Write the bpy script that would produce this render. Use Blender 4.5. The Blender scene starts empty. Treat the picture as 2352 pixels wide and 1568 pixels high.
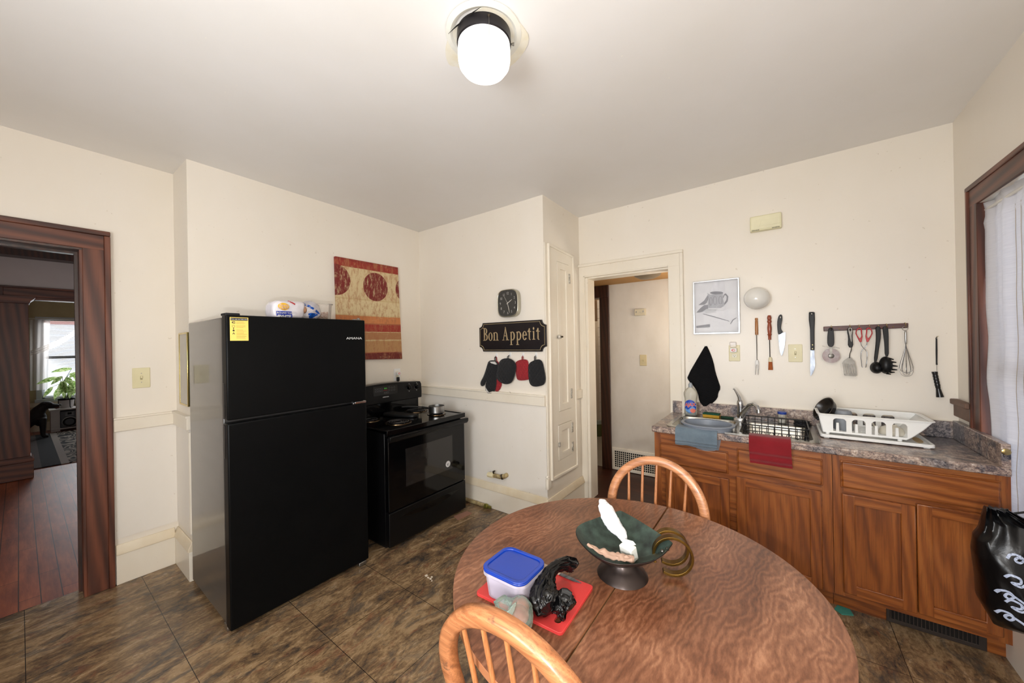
import bpy, bmesh, math, random
from mathutils import Vector, Matrix, noise
random.seed(7)
COL = bpy.context.scene.collection
V = Vector
# ------------------------------------------------------------------ camera model (2352 x 1568)
CAM = V((3.1297, -2.5827, 1.521)); YAW, PITCH, ROLL, F = .6348, -.0019, -.0178, 834.8
_f = V((-math.sin(YAW), math.cos(YAW), 0)); _r = V((math.cos(YAW), math.sin(YAW), 0)); _u = V((0, 0, 1))
_f2 = math.cos(PITCH)*_f - math.sin(PITCH)*_u; _u2 = math.sin(PITCH)*_f + math.cos(PITCH)*_u
_r3 = math.cos(ROLL)*_r + math.sin(ROLL)*_u2; _u3 = -math.sin(ROLL)*_r + math.cos(ROLL)*_u2
def _on(ax, v, px, py):
    d = _f2 + _r3*((px-1176)/F) - _u3*((py-784)/F)
    return CAM + d*((v-CAM[ax])/d[ax])
def PX(v, px, py): return _on(0, v, px, py)     # a measured photo point on the wall plane x = v
def PY(v, px, py): return _on(1, v, px, py)     # ... on the plane y = v
def PZ(v, px, py): return _on(2, v, px, py)     # ... on the horizontal plane z = v
# ------------------------------------------------------------------ materials
def lin(c):
    c = c/255.0
    return c/12.92 if c <= .04045 else ((c+.055)/1.055)**2.4
def L(c): return (lin(c[0]), lin(c[1]), lin(c[2]), 1)
_mats = {}
class NT:
    def __init__(s, name):
        s.m = bpy.data.materials.new(name); s.m.use_nodes = True
        s.t = s.m.node_tree; s.b = s.t.nodes['Principled BSDF']
    def n(s, typ, **kw):
        nd = s.t.nodes.new('ShaderNode'+typ)
        for k, v in kw.items():
            if k in nd.inputs: nd.inputs[k].default_value = v
            else: setattr(nd, k, v)
        return nd
    def l(s, a, b): s.t.links.new(a, b)
    def coords(s, scale=(1, 1, 1), rot=(0, 0, 0), obj=True):
        tc = s.n('TexCoord'); mp = s.n('Mapping')
        mp.inputs['Scale'].default_value = scale; mp.inputs['Rotation'].default_value = rot
        s.l(tc.outputs['Object'], mp.inputs['Vector']); return mp.outputs[0]
    def noise(s, vec, scale, detail=4, rough=.55, dist=0):
        nd = s.n('TexNoise'); nd.inputs['Scale'].default_value = scale; nd.inputs['Detail'].default_value = detail
        nd.inputs['Roughness'].default_value = rough; nd.inputs['Distortion'].default_value = dist
        s.l(vec, nd.inputs['Vector']); return nd.outputs['Fac']
    def ramp(s, fac, stops, interp='LINEAR'):
        r = s.n('ValToRGB'); e = r.color_ramp; e.interpolation = interp
        while len(e.elements) < len(stops): e.elements.new(.5)
        for i, (p, c) in enumerate(stops): e.elements[i].position = p; e.elements[i].color = c if len(c) == 4 else L(c)
        s.l(fac, r.inputs[0]); return r.outputs[0]
    def mix(s, fac, a, b, mode='MIX'):
        x = s.n('Mix', data_type='RGBA', blend_type=mode)
        for inp, val in ((x.inputs[0], fac), (x.inputs[6], a), (x.inputs[7], b)):
            if hasattr(val, 'is_linked'): s.l(val, inp)
            else: inp.default_value = val if isinstance(val, (int, float)) else (L(val) if len(val) == 3 else val)
        return x.outputs[2]
    def math(s, op, a, b=0.0):
        x = s.n('Math', operation=op)
        for inp, val in ((x.inputs[0], a), (x.inputs[1], b)):
            if hasattr(val, 'is_linked'): s.l(val, inp)
            else: inp.default_value = val
        return x.outputs[0]
    def bump(s, h, strength=.2, dist=.002):
        b = s.n('Bump'); b.inputs['Strength'].default_value = strength; b.inputs['Distance'].default_value = dist
        s.l(h, b.inputs['Height']); s.l(b.outputs[0], s.b.inputs['Normal'])
    def col(s, o): s.l(o, s.b.inputs['Base Color'])
    def rough(s, o):
        if hasattr(o, 'is_linked'): s.l(o, s.b.inputs['Roughness'])
        else: s.b.inputs['Roughness'].default_value = o
def M(name, c, rough=.5, metal=0, var=None, vs=6, stretch=(1, 1, 1), bump=0, bs=80, spec=.5, coat=0, trans=0, emit=0, alpha=1, ior=1.45, sheen=0, ecol=None):
    if name in _mats: return _mats[name]
    t = NT(name); b = t.b
    b.inputs['Base Color'].default_value = L(c); b.inputs['Roughness'].default_value = rough
    b.inputs['Metallic'].default_value = metal; b.inputs['Specular IOR Level'].default_value = spec
    b.inputs['Coat Weight'].default_value = coat; b.inputs['Transmission Weight'].default_value = trans
    b.inputs['IOR'].default_value = ior; b.inputs['Alpha'].default_value = alpha; b.inputs['Sheen Weight'].default_value = sheen
    if emit: b.inputs['Emission Strength'].default_value = emit; b.inputs['Emission Color'].default_value = L(ecol or c)
    vec = t.coords(stretch)
    v2 = var if var is not None else tuple(min(255, max(0, x*.94)) for x in c)
    t.col(t.ramp(t.noise(vec, vs), [(.3, c), (.72, v2)]))
    if bump: t.bump(t.noise(t.coords(), bs, 5), bump, .003)
    if trans:
        b.inputs['Transmission Weight'].default_value = 0; b.inputs['IOR'].default_value = 1.45
        fr = t.n('Fresnel'); fr.inputs['IOR'].default_value = 1.4
        fac = t.math('MINIMUM', t.math('ADD', t.math('MULTIPLY', fr.outputs[0], 1.2), 1-trans), 1.0)
        tr = t.n('BsdfTransparent'); mx = t.n('MixShader'); out = t.t.nodes['Material Output']
        t.l(fac, mx.inputs[0]); t.l(tr.outputs[0], mx.inputs[1]); t.l(b.outputs[0], mx.inputs[2]); t.l(mx.outputs[0], out.inputs[0])
    _mats[name] = t.m; return t.m
def WOOD(name, c1, c2, c3, axis=0, scale=1, rough=.4, coat=.0, figure=6, grain=1.0, wear=None):
    if name in _mats: return _mats[name]
    t = NT(name); st = [9, 9, 9]; st[axis] = .9
    vec = t.coords([x*scale for x in st])
    big = t.noise(vec, .8, 3, .5, figure*.12)
    w = t.n('TexWave', wave_type='BANDS', bands_direction='DIAGONAL'); w.inputs['Scale'].default_value = 1.5
    w.inputs['Distortion'].default_value = figure; w.inputs['Detail'].default_value = 3; w.inputs['Detail Scale'].default_value = 1.2
    t.l(vec, w.inputs['Vector'])
    st2 = [120, 120, 120]; st2[axis] = 3.2
    fine = t.noise(t.coords([x*scale for x in st2]), 1.9, 4, .7)
    base = t.ramp(t.math('ADD', t.math('MULTIPLY', w.outputs['Fac'], .30), t.math('MULTIPLY', big, .75)), [(.25, c1), (.5, c2), (.78, c3)])
    c = t.mix(t.math('MULTIPLY', t.ramp(fine, [(.38, (255, 255, 255)), (.52, (0, 0, 0))]), .36*grain), base, tuple(x*.72 for x in c1), 'MIX')
    if wear:
        wn = t.noise(t.coords((6, 6, 6)), 1.6, 6, .7)
        c = t.mix(t.ramp(wn, [(.56, (0, 0, 0)), (.66, (255, 255, 255))]), c, wear)
    t.col(c); t.rough(rough); t.b.inputs['Coat Weight'].default_value = coat; t.b.inputs['Coat Roughness'].default_value = .15
    t.bump(fine, .12, .001); _mats[name] = t.m; return t.m
# ------------------------------------------------------------------ objects
def obj(name, bm, m, par=None, ang=35, bev=0, seg=2, sub=0, local=False, solid=0):
    bmesh.ops.recalc_face_normals(bm, faces=bm.faces[:]) if not solid else None
    me = bpy.data.meshes.new(name)
    if par is None and not local:
        lo = V((1e9,)*3); hi = V((-1e9,)*3)
        for v in bm.verts:
            for i in range(3): lo[i] = min(lo[i], v.co[i]); hi[i] = max(hi[i], v.co[i])
        org = V(((lo.x+hi.x)/2, (lo.y+hi.y)/2, lo.z))
        bmesh.ops.translate(bm, vec=-org, verts=bm.verts[:])
    else: org = None
    ob = bpy.data.objects.new(name, me); COL.objects.link(ob)
    if par is not None:
        ob.parent = par
        W = rootW(par)
        if not local: bm.transform(W.inverted())
    for f in bm.faces: f.smooth = True
    ca = math.radians(ang)
    for e in bm.edges:
        if len(e.link_faces) == 2:
            try: e.smooth = e.calc_face_angle() < ca
            except Exception: e.smooth = True
    bm.to_mesh(me); bm.free()
    if m: 
        for x in (m if isinstance(m, (list, tuple)) else [m]): me.materials.append(x)
    if org is not None: ob.location = org
    if solid:
        md = ob.modifiers.new('solid', 'SOLIDIFY'); md.thickness = solid; md.offset = 0
    if bev:
        md = ob.modifiers.new('bevel', 'BEVEL'); md.width = bev; md.segments = seg; md.limit_method = 'ANGLE'; md.angle_limit = math.radians(40)
        md.harden_normals = False
    if sub:
        md = ob.modifiers.new('sub', 'SUBSURF'); md.levels = sub; md.render_levels = sub
    return ob
def rootW(o):
    Wm = Matrix.Identity(4)
    ch = []
    while o is not None: ch.append(o); o = o.parent
    for x in reversed(ch): Wm = Wm @ Matrix.LocRotScale(x.location, x.rotation_euler, x.scale)
    return Wm
def tag(o, label, cat, group=None, kind=None):
    o['label'] = label; o['category'] = cat
    if group: o['group'] = group
    if kind: o['kind'] = kind
    return o
def thing(name, label, cat, loc=(0, 0, 0), rotz=0, group=None):
    o = bpy.data.objects.new(name, None); COL.objects.link(o); o.empty_display_size = .05
    o.location = loc; o.rotation_euler = (0, 0, rotz)
    return tag(o, label, cat, group)
def st(name, bm, m, bev=0, par=None, **kw):
    o = obj(name, bm, m, par, bev=bev, **kw)
    if par is None: o['kind'] = 'structure'
    return o
def copy_tree(o, parent=None):
    c = o.copy(); COL.objects.link(c)
    if parent is not None: c.parent = parent
    for ch in [x for x in bpy.data.objects if x.parent == o]: copy_tree(ch, c)
    return c
NB = bmesh.new
# ------------------------------------------------------------------ shapes
def frame(o, u, v):
    """matrix with origin o, local x along u, local y along v, local z = u x v"""
    u = V(u).normalized(); v = V(v).normalized(); w = u.cross(v)
    return Matrix(((u.x, v.x, w.x, o[0]), (u.y, v.y, w.y, o[1]), (u.z, v.z, w.z, o[2]), (0, 0, 0, 1)))
FB = lambda x, y, z: frame((x, y, z), (1, 0, 0), (0, 0, 1))      # facing -y (sink wall, chase): right = +x, up = +z
FL = lambda x, y, z: frame((x, y, z), (0, 1, 0), (0, 0, 1))      # facing +x (fridge wall): right = +y, up = +z
FT = lambda x, y, z, a=0: frame((x, y, z), (math.cos(a), math.sin(a), 0), (-math.sin(a), math.cos(a), 0))
def box(bm, x0, x1, y0, y1, z0, z1, Mx=None):
    vs = [bm.verts.new((x, y, z)) for x in (x0, x1) for y in (y0, y1) for z in (z0, z1)]
    for q in ((0, 1, 3, 2), (4, 6, 7, 5), (0, 4, 5, 1), (2, 3, 7, 6), (0, 2, 6, 4), (1, 5, 7, 3)): bm.faces.new([vs[i] for i in q])
    if Mx is not None: bmesh.ops.transform(bm, matrix=Mx, verts=vs)
    return bm
def B(*a, **k): return box(NB(), *a, **k)
def boxes(*bs):
    bm = NB()
    for b in bs: box(bm, *b)
    return bm
def tube(bm, pts, r, seg=10, closed=False, cap=True, flat=None):
    pts = [V(p) for p in pts]; n = len(pts)
    rs = r if isinstance(r, (list, tuple)) else [r]*n
    rings = []; up = None
    for i, p in enumerate(pts):
        a = pts[(i-1) % n] if (closed or i > 0) else p; b = pts[(i+1) % n] if (closed or i < n-1) else p
        t = (b-a).normalized()
        if up is None:
            up = V((0, 0, 1)) if abs(t.z) < .9 else V((1, 0, 0))
        s = t.cross(up)
        if s.length < 1e-5: s = t.cross(V((0, 1, 0)))
        s.normalize(); up = s.cross(t).normalized()
        fx, fy = flat if flat else (1, 1)
        rings.append([bm.verts.new(p + rs[i]*(fx*math.cos(k*2*math.pi/seg)*s + fy*math.sin(k*2*math.pi/seg)*up)) for k in range(seg)])
    for i in range(n if closed else n-1):
        A, Bq = rings[i], rings[(i+1) % n]
        for k in range(seg): bm.faces.new((A[k], A[(k+1) % seg], Bq[(k+1) % seg], Bq[k]))
    if cap and not closed:
        bm.faces.new(rings[0][::-1]); bm.faces.new(rings[-1])
    return bm
def sweep(bm, pts, prof, upv, closed=False):
    """sweep a closed 2D profile [(side, up)] along pts; upv = constant reference normal"""
    pts = [V(p) for p in pts]; n = len(pts); rings = []
    for i, p in enumerate(pts):
        a = pts[(i-1) % n] if (closed or i > 0) else p; b = pts[(i+1) % n] if (closed or i < n-1) else p
        t = (b-a).normalized(); s = t.cross(V(upv)).normalized(); u = s.cross(t).normalized()
        rings.append([bm.verts.new(p + x*s + y*u) for x, y in prof])
    m = len(prof)
    for i in range(n if closed else n-1):
        A, Bq = rings[i], rings[(i+1) % n]
        for k in range(m): bm.faces.new((A[k], A[(k+1) % m], Bq[(k+1) % m], Bq[k]))
    if not closed: bm.faces.new(rings[0][::-1]); bm.faces.new(rings[-1])
    return bm
def lathe(bm, prof, Mx=Matrix.Identity(4), seg=32, sx=1, sy=1, cap=False):
    rings = []
    for r, z in prof:
        if r < 1e-6: rings.append([bm.verts.new(Mx @ V((0, 0, z)))])
        else: rings.append([bm.verts.new(Mx @ V((sx*r*math.cos(k*2*math.pi/seg), sy*r*math.sin(k*2*math.pi/seg), z))) for k in range(seg)])
    for A, Bq in zip(rings, rings[1:]):
        for k in range(seg):
            a = [A[k % len(A)], A[(k+1) % len(A)], Bq[(k+1) % len(Bq)], Bq[k % len(Bq)]]
            u = []
            for x in a:
                if x not in u: u.append(x)
            if len(u) > 2:
                try: bm.faces.new(u)
                except ValueError: pass
    if cap:
        if len(rings[0]) > 1: bm.faces.new(rings[0][::-1])
        if len(rings[-1]) > 1: bm.faces.new(rings[-1])
    return bm
def T(x, y, z): return Matrix.Translation((x, y, z))
def slab(bm, outer, holes, Mx, t, z0=0):
    """flat shape with holes in the local xy plane of Mx, from local z0 to z0+t"""
    loops = [outer]+list(holes)
    layers = []
    for z in (z0, z0+t):
        tmp = []
        for lp in loops: tmp.append([bm.verts.new(Mx @ V((p[0], p[1], z))) for p in lp])
        layers.append(tmp)
        es = []
        for lp in tmp:
            for i in range(len(lp)): es.append(bm.edges.new((lp[i], lp[(i+1) % len(lp)])))
        if holes: bmesh.ops.triangle_fill(bm, edges=es, use_beauty=True)
        else: bm.faces.new(tmp[0])
    for a, b in zip(*layers):
        for i in range(len(a)):
            j = (i+1) % len(a); bm.faces.new((a[i], a[j], b[j], b[i]))
    return bm
def rrect(x0, x1, y0, y1, r, n=5):
    out = []
    for cx, cy, a in ((x1-r, y1-r, 0), (x0+r, y1-r, 90), (x0+r, y0+r, 180), (x1-r, y0+r, 270)):
        for k in range(n+1):
            t = math.radians(a+90*k/n); out.append((cx+r*math.cos(t), cy+r*math.sin(t)))
    return out
def circ(cx, cy, r, n=24, ry=None): return [(cx+r*math.cos(k*2*math.pi/n), cy+(ry or r)*math.sin(k*2*math.pi/n)) for k in range(n)]
def smoothp(pts, it=2):
    for _ in range(it):
        q = []
        for i in range(len(pts)):
            a, b = pts[i], pts[(i+1) % len(pts)]
            q.append((a[0]*.75+b[0]*.25, a[1]*.75+b[1]*.25)); q.append((a[0]*.25+b[0]*.75, a[1]*.25+b[1]*.75))
        pts = q
    return pts
def pillow(bm, outline, Mx, h, rings=7, flatk=.7, amp=0, seed=0):
    """outline pillowed to local height h (front) with a flat back"""
    cx = sum(p[0] for p in outline)/len(outline); cy = sum(p[1] for p in outline)/len(outline)
    prev = [bm.verts.new(Mx @ V((p[0], p[1], 0))) for p in outline]; bm.faces.new(prev[::-1])
    for k in range(1, rings+1):
        s = 1-(k/rings)**1.5*.97; z = h*(1-s**4)**.5
        cur = []
        for p in outline:
            x, y = cx+(p[0]-cx)*s, cy+(p[1]-cy)*s
            zz = z + amp*noise.noise(V((x*25+seed, y*25, seed)))
            cur.append(bm.verts.new(Mx @ V((x, y, max(zz, .0005)))))
        for i in range(len(cur)): j = (i+1) % len(cur); bm.faces.new((prev[i], prev[j], cur[j], cur[i]))
        prev = cur
    bm.faces.new(prev)
    return bm
def grid(bm, fn, nu, nv, closed_u=False):
    vs = [[bm.verts.new(fn(i/nu, j/nv)) for j in range(nv+1)] for i in range(nu if closed_u else nu+1)]
    for i in range(nu):
        A = vs[i]; Bq = vs[(i+1) % len(vs)]
        for j in range(nv): bm.faces.new((A[j], Bq[j], Bq[j+1], A[j+1]))
    return bm
def crumple(bm, amp, freq, seed=0, ridge=True):
    bm.normal_update()
    for v in bm.verts:
        p = v.co*freq + V((seed, seed*1.7, seed*.3))
        n = noise.noise(p)*.6 + (1-abs(noise.noise(p*2.1))*2.2)*.4 if ridge else noise.noise(p)
        v.co += v.normal*amp*n
    return bm
def spline(pts, k=6):
    P = [V(p) for p in pts]; out = []
    for i in range(len(P)-1):
        a, b, c, d = P[max(i-1, 0)], P[i], P[i+1], P[min(i+2, len(P)-1)]
        for j in range(k):
            t = j/k; out.append(.5*((2*b)+(c-a)*t+(2*a-5*b+4*c-d)*t*t+(3*b-a-3*c+d)*t**3))
    return out+[P[-1]]
def ball(bm, c, r, sub=3, rot=None):
    s = bmesh.ops.create_icosphere(bm, subdivisions=sub, radius=1)['verts']
    Mx = T(*c) @ (rot or Matrix.Identity(4)) @ Matrix.Diagonal((*((r, r, r) if not isinstance(r, tuple) else r), 1))
    bmesh.ops.transform(bm, matrix=Mx, verts=s); return bm
def text(s, size, Mx, depth=.0006, align='CENTER', bold=0, sx=1.0, shear=0):
    cu = bpy.data.curves.new('lettering', 'FONT'); cu.body = s; cu.size = size; cu.align_x = align; cu.align_y = 'CENTER'
    cu.extrude = depth; cu.offset = bold; cu.resolution_u = 3; cu.shear = shear
    o = bpy.data.objects.new('lettering', cu); COL.objects.link(o)
    bpy.context.view_layer.update()
    me = bpy.data.meshes.new_from_object(o.evaluated_get(bpy.context.evaluated_depsgraph_get()))
    bm = NB(); bm.from_mesh(me); bpy.data.objects.remove(o); bpy.data.curves.remove(cu); bpy.data.meshes.remove(me)
    bm.transform(Mx @ T(0, 0, depth) @ Matrix.Diagonal((sx, 1, 1, 1))); return bm
def join(bm, other):
    me = bpy.data.meshes.new('t'); other.to_mesh(me); other.free(); bm.from_mesh(me); bpy.data.meshes.remove(me); return bm
def conform(bm, src, off=.0008, cuts=3, d=(-1, 0, 0)):
    """lay a thin decal on the surface of src (a bmesh in the same frame), seen against direction d"""
    from mathutils.bvhtree import BVHTree
    if cuts:
        bmesh.ops.triangulate(bm, faces=bm.faces[:])
        bmesh.ops.subdivide_edges(bm, edges=bm.edges[:], cuts=cuts, use_grid_fill=True)
    tree = BVHTree.FromBMesh(src); d = V(d)
    for v in bm.verts:
        h, n, i, q = tree.ray_cast(v.co-d*.3, d)
        if h is not None: v.co = h-d*(off+.0004*(1 if v.co.x > 0 else 0))
    return bm
def extr(bm, pts, axis, a, b):
    """prism: 2D pts in the two other axes extruded along axis from a to b"""
    def mk(p, w): q = list(p); q.insert(axis, w); return q
    A = [bm.verts.new(mk(p, a)) for p in pts]; Bq = [bm.verts.new(mk(p, b)) for p in pts]
    bm.faces.new(A); bm.faces.new(Bq[::-1])
    for i in range(len(A)): j = (i+1) % len(A); bm.faces.new((A[i], Bq[i], Bq[j], A[j]))
    return bm
# ------------------------------------------------------------------ surfaces
def paint(name, c, c2, stain=None, rough=.55, seed=0):
    t = NT(name)
    n1 = t.noise(t.coords((1, 1, .6)), 1.6+seed, 4, .6)
    base = t.ramp(n1, [(.3, c), (.7, c2)])
    if stain:
        n2 = t.noise(t.coords((5, 5, 1.2), (0, 0, seed)), 2.4, 6, .75)
        base = t.mix(t.ramp(n2, [(.64, (0, 0, 0)), (.8, (60, 60, 60))]), base, stain)
    sp = t.noise(t.coords((1, 1, 1), (seed, 0, 0)), 38, 2, .5)
    base = t.mix(t.ramp(sp, [(.735, (0, 0, 0)), (.765, (150, 150, 150))]), base, (168, 150, 122))
    t.col(base); t.rough(rough); t.bump(t.noise(t.coords(), 22, 5, .6), .10, .004); return t.m
m_wall = paint('cream_wall_paint', (231, 224, 213), (227, 219, 205), (205, 185, 150), .38)
m_wainscot = paint('pale_wainscot_paint', (230, 225, 217), (225, 219, 209), (188, 168, 140), .36, 1)
m_trimw = paint('cream_gloss_trim_paint', (230, 223, 209), (224, 215, 198), (176, 150, 112), .3, 2)
m_basecap = paint('stained_trim_paint', (226, 215, 194), (214, 198, 168), (170, 138, 98), .35, 3)
m_hallwall = paint('grey_hall_paint', (205, 198, 188), (196, 188, 176), None, .5, 4)
m_hallceil = M('tan_hall_ceiling', (178, 135, 82), .8)
m_farwall = M('dining_wall_paint', (196, 186, 182), .6, var=(184, 174, 170), vs=2)
m_livwall = M('ochre_wall_paint', (196, 180, 142), .7)
m_ceil = NT('ceiling_paint')
_t = m_ceil; _c = _t.ramp(_t.noise(_t.coords(), 1.1, 4, .6), [(.3, (229, 227, 225)), (.7, (224, 221, 216))])
_t.col(_t.mix(_t.ramp(_t.noise(_t.coords(), 60, 2), [(.75, (0, 0, 0)), (.78, (255, 255, 255))]), _c, (236, 232, 222)))
_t.rough(.5); _t.bump(_t.noise(_t.coords(), 5, 5, .6), .16, .006); m_ceil = m_ceil.m
m_oldplaster = M('yellowed_plaster', (230, 227, 216), .8, var=(222, 213, 188), vs=14, bump=.3, bs=60)
m_black = M('crack_black', (22, 18, 15), .9)

def floor_vinyl():
    t = NT('slate_look_vinyl')
    v1 = t.coords((7.5, 3.2, 1), (0, 0, -.12)); v2 = t.coords((3.0, 1.8, 1), (0, 0, -.12)); v3 = t.coords((70, 34, 1), (0, 0, -.12))
    a = t.noise(v1, 1.3, 7, .68, 1.2); b = t.noise(v2, 1.5, 3, .5, .6); c = t.noise(v3, 1.0, 6, .75, .4)
    f = t.math('ADD', t.math('MULTIPLY', a, .55), t.math('ADD', t.math('MULTIPLY', b, .22), t.math('MULTIPLY', c, .34)))
    base = t.ramp(f, [(.38, (38, 37, 38)), (.45, (64, 56, 49)), (.50, (92, 74, 56)), (.55, (116, 93, 67)), (.62, (150, 124, 92))])
    r = t.noise(t.coords((11, 4, 1), (0, 0, .1)), 1.7, 5, .7, .8)
    base = t.mix(t.ramp(r, [(.56, (0, 0, 0)), (.68, (190, 190, 190))]), base, (112, 62, 44))
    g = t.noise(t.coords((8, 3.4, 1), (0, 0, -.15)), 1.1, 7, .75, 1)
    base = t.mix(t.ramp(g, [(.53, (0, 0, 0)), (.62, (200, 200, 200))]), base, (66, 66, 64))
    tc = t.n('TexCoord'); sx = t.n('SeparateXYZ'); t.l(tc.outputs['Object'], sx.inputs[0])
    seams = []
    for ax, off in ((1, FLO_Y), (0, FLO_X)):
        m = t.math('MODULO', t.math('ADD', sx.outputs[ax], off), .468)
        seams.append(t.math('LESS_THAN', m, .0028))
    s = t.math('MAXIMUM', seams[0], seams[1])
    t.col(t.mix(s, base, (30, 26, 24)))
    t.rough(t.ramp(a, [(.3, (110, 110, 110)), (.7, (150, 150, 150))])); t.bump(f, .25, .003); return t.m
# floor mesh origin is its bbox centre; choose offsets so seams fall at y=-2.11 etc.
FX0, FX1, FY0, FY1 = -.47, 4.2, -3.75, .72
FLO_Y = 46.8 + (FY0+FY1)/2 + 2.11; FLO_X = 46.8 + (FX0+FX1)/2 - .30
m_floor = floor_vinyl()
def planks(name, c1, c2, c3, w=.083, axis=0, rough=.32):
    t = NT(name)
    br = t.n('TexBrick'); br.offset = .37; br.inputs['Scale'].default_value = 1
    br.inputs['Brick Width'].default_value = .95; br.inputs['Row Height'].default_value = w
    br.inputs['Mortar Size'].default_value = .0022; br.inputs['Mortar Smooth'].default_value = .1; br.inputs['Bias'].default_value = 0
    br.inputs['Color1'].default_value = L((255, 255, 255)); br.inputs['Color2'].default_value = L((120, 120, 120)); br.inputs['Mortar'].default_value = (0, 0, 0, 1)
    t.l(t.coords((1, 1, 1)), br.inputs['Vector'])
    n = t.noise(t.coords((3, 30, 1)), 1.4, 6, .7); n2 = t.noise(t.coords((1.5, 6, 1)), 1.5, 3)
    f = t.math('ADD', t.math('MULTIPLY', n, .5), t.math('MULTIPLY', n2, .5))
    base = t.ramp(f, [(.35, c1), (.5, c2), (.65, c3)])
    base = t.mix(.35, base, br.outputs['Color'], 'MULTIPLY')
    t.col(t.mix(t.math('GREATER_THAN', br.outputs['Fac'], .5), base, (25, 14, 9))); t.rough(rough); t.bump(f, .15, .002); return t.m
m_oakfloor = planks('red_oak_strip_floor', (110, 50, 26), (150, 76, 42), (184, 104, 62), rough=.40)
m_darkfloor = planks('dark_hall_floor', (48, 24, 16), (66, 34, 22), (84, 46, 30), rough=.35)
RW = ((44, 20, 13), (86, 45, 30), (122, 70, 48))
m_redwoodV = WOOD('red_brown_trim_upright', RW[0], RW[1], RW[2], 2, .7, .42, .0, 3, .5)
m_redwoodH = WOOD('red_brown_trim_level', RW[0], RW[1], RW[2], 1, .7, .42, .0, 3, .5)
m_darkwood = WOOD('dark_hall_trim', (30, 14, 9), (52, 26, 16), (72, 38, 24), 2, 1, .4, .2, 3, .5)
m_brownpaint = M('worn_brown_paint', (120, 92, 76), .6, var=(98, 74, 60), vs=20)
CW, RX, CH, WB = 1.568, 3.963, 2.763, .665
# ceiling: slightly sagging old plaster, corner heights as measured
def cz(x, y):
    a = 2.766 + (y+1.9)*(-.019)*(1 if y < 0 else 1); b = .0125*max(0, x-1.0)*(1+y*.25 if y > -4 else 0)
    return a + b - .004*max(0, y)
bm = grid(NB(), lambda u, v: V((-.5+4.7*u, -3.9+4.7*v, cz(-.5+4.7*u, -3.9+4.7*v))), 24, 24)
for f in list(bm.faces): pass
top = bmesh.ops.extrude_face_region(bm, geom=bm.faces[:])
bmesh.ops.translate(bm, vec=(0, 0, .12), verts=[e for e in top['geom'] if isinstance(e, bmesh.types.BMVert)])
st('ceiling', bm, m_ceil)
st('floor', B(FX0, FX1, FY0, FY1, -.06, 0), m_floor)
HT = 2.86
# fridge wall with the boxed-out part (x=0) and its side face
st('wall_fridge', boxes((-.351, 0, -1.916, 0, 0, HT)), m_wall)
# wall left with door opening y -3.25..-2.345
DY0, DY1, DZ = -3.30, -2.345, 2.150
st('wall_left', boxes((-.50, -.351, DY1, -1.916, 0, HT), (-.50, -.351, -3.9, DY0, 0, HT), (-.50, -.351, DY0, DY1, DZ, HT)), m_wall)
# chase wall carrying the sign + side with the built-in cupboard
st('wall_chase', boxes((-.351, CW, 0, .80, 0, HT)), m_wall)
# sink wall: doorway x 1.66..2.385, z<2.12
WX0, WX1, WZ = 1.655, 2.385, 2.125
st('wall_sink', boxes((WX1, 4.25, WB, WB+.14, 0, HT), (WX0, WX1, WB, WB+.14, WZ, HT), (CW, WX0, WB, WB+.14, 0, HT)), m_wall)
# right wall: window opening
OY0, OY1, OZ0, OZ1 = -.24, .335, .42, 2.190
st('wall_right', boxes((RX, RX+.16, OY1, .80, 0, HT), (RX, RX+.16, -3.9, OY0, 0, HT), (RX, RX+.16, OY0, OY1, 0, OZ0), (RX, RX+.16, OY0, OY1, OZ1, HT)), m_wall)
# wall behind the camera, with a wide window
st('wall_behind', boxes((-.50, .9, -3.9, -3.75, 0, HT), (2.9, 4.2, -3.9, -3.75, 0, HT), (.9, 2.9, -3.9, -3.75, 0, .9), (.9, 2.9, -3.9, -3.75, 2.06, HT)), m_wall)
m_white = M('white_window_paint', (222, 220, 214), .4)
w = st('window_3', boxes((.85, .93, -3.78, -3.72, .85, 2.12), (2.87, 2.95, -3.78, -3.72, .85, 2.12), (.85, 2.95, -3.781, -3.719, 2.06, 2.14), (.82, 2.98, -3.80, -3.68, .84, .9), (2.02, 2.10, -3.80, -3.73, .9, 2.06), (.93, 2.87, -3.83, -3.79, 1.53, 1.57)), m_white, bev=.003)
bm = NB()
for k in range(38): box(bm, .94, 2.86, -.018, .018, -.0008, .0008, T(0, -3.76, .95+k*.029) @ Matrix.Rotation(math.radians(28), 4, 'X'))
m_blind = M('white_blind_slats', (226, 226, 224), .5)
st('window_3_blind', bm, m_blind)
# lower wainscot skins (slightly different paint below the rails)
st('trim_1', boxes((-.351, -.345, -2.225, -1.916, .29, .985)), m_wainscot)
st('trim_2', boxes((-.345, 0, -1.922, -1.916, .29, 1.0)), m_wainscot)
st('trim_3', boxes((0, CW, -.006, 0, .24, .985)), m_wainscot)
# chair rails
def rail(name, pts_boxes, m=m_trimw): return st(name, boxes(*pts_boxes), m, bev=.004)
rail('trim_4', [(-.351, -.329, -2.226, -1.916, .985, 1.068), (-.351, -.324, -2.226, -1.916, 1.062, 1.076)])
rail('trim_5', [(-.351, .018, -1.940, -1.916, .985, 1.068), (-.351, .022, -1.946, -1.916, 1.062, 1.076), (.0182, .0195, -1.9385, -1.90, .986, 1.067)])
rail('trim_6', [(.0, CW-.004, -.024, 0, .985, 1.068), (.0, CW-.004, -.030, 0, 1.062, 1.076)])
rail('trim_7', [(CW, CW+.022, .50, WB, .975, 1.055)])
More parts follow.
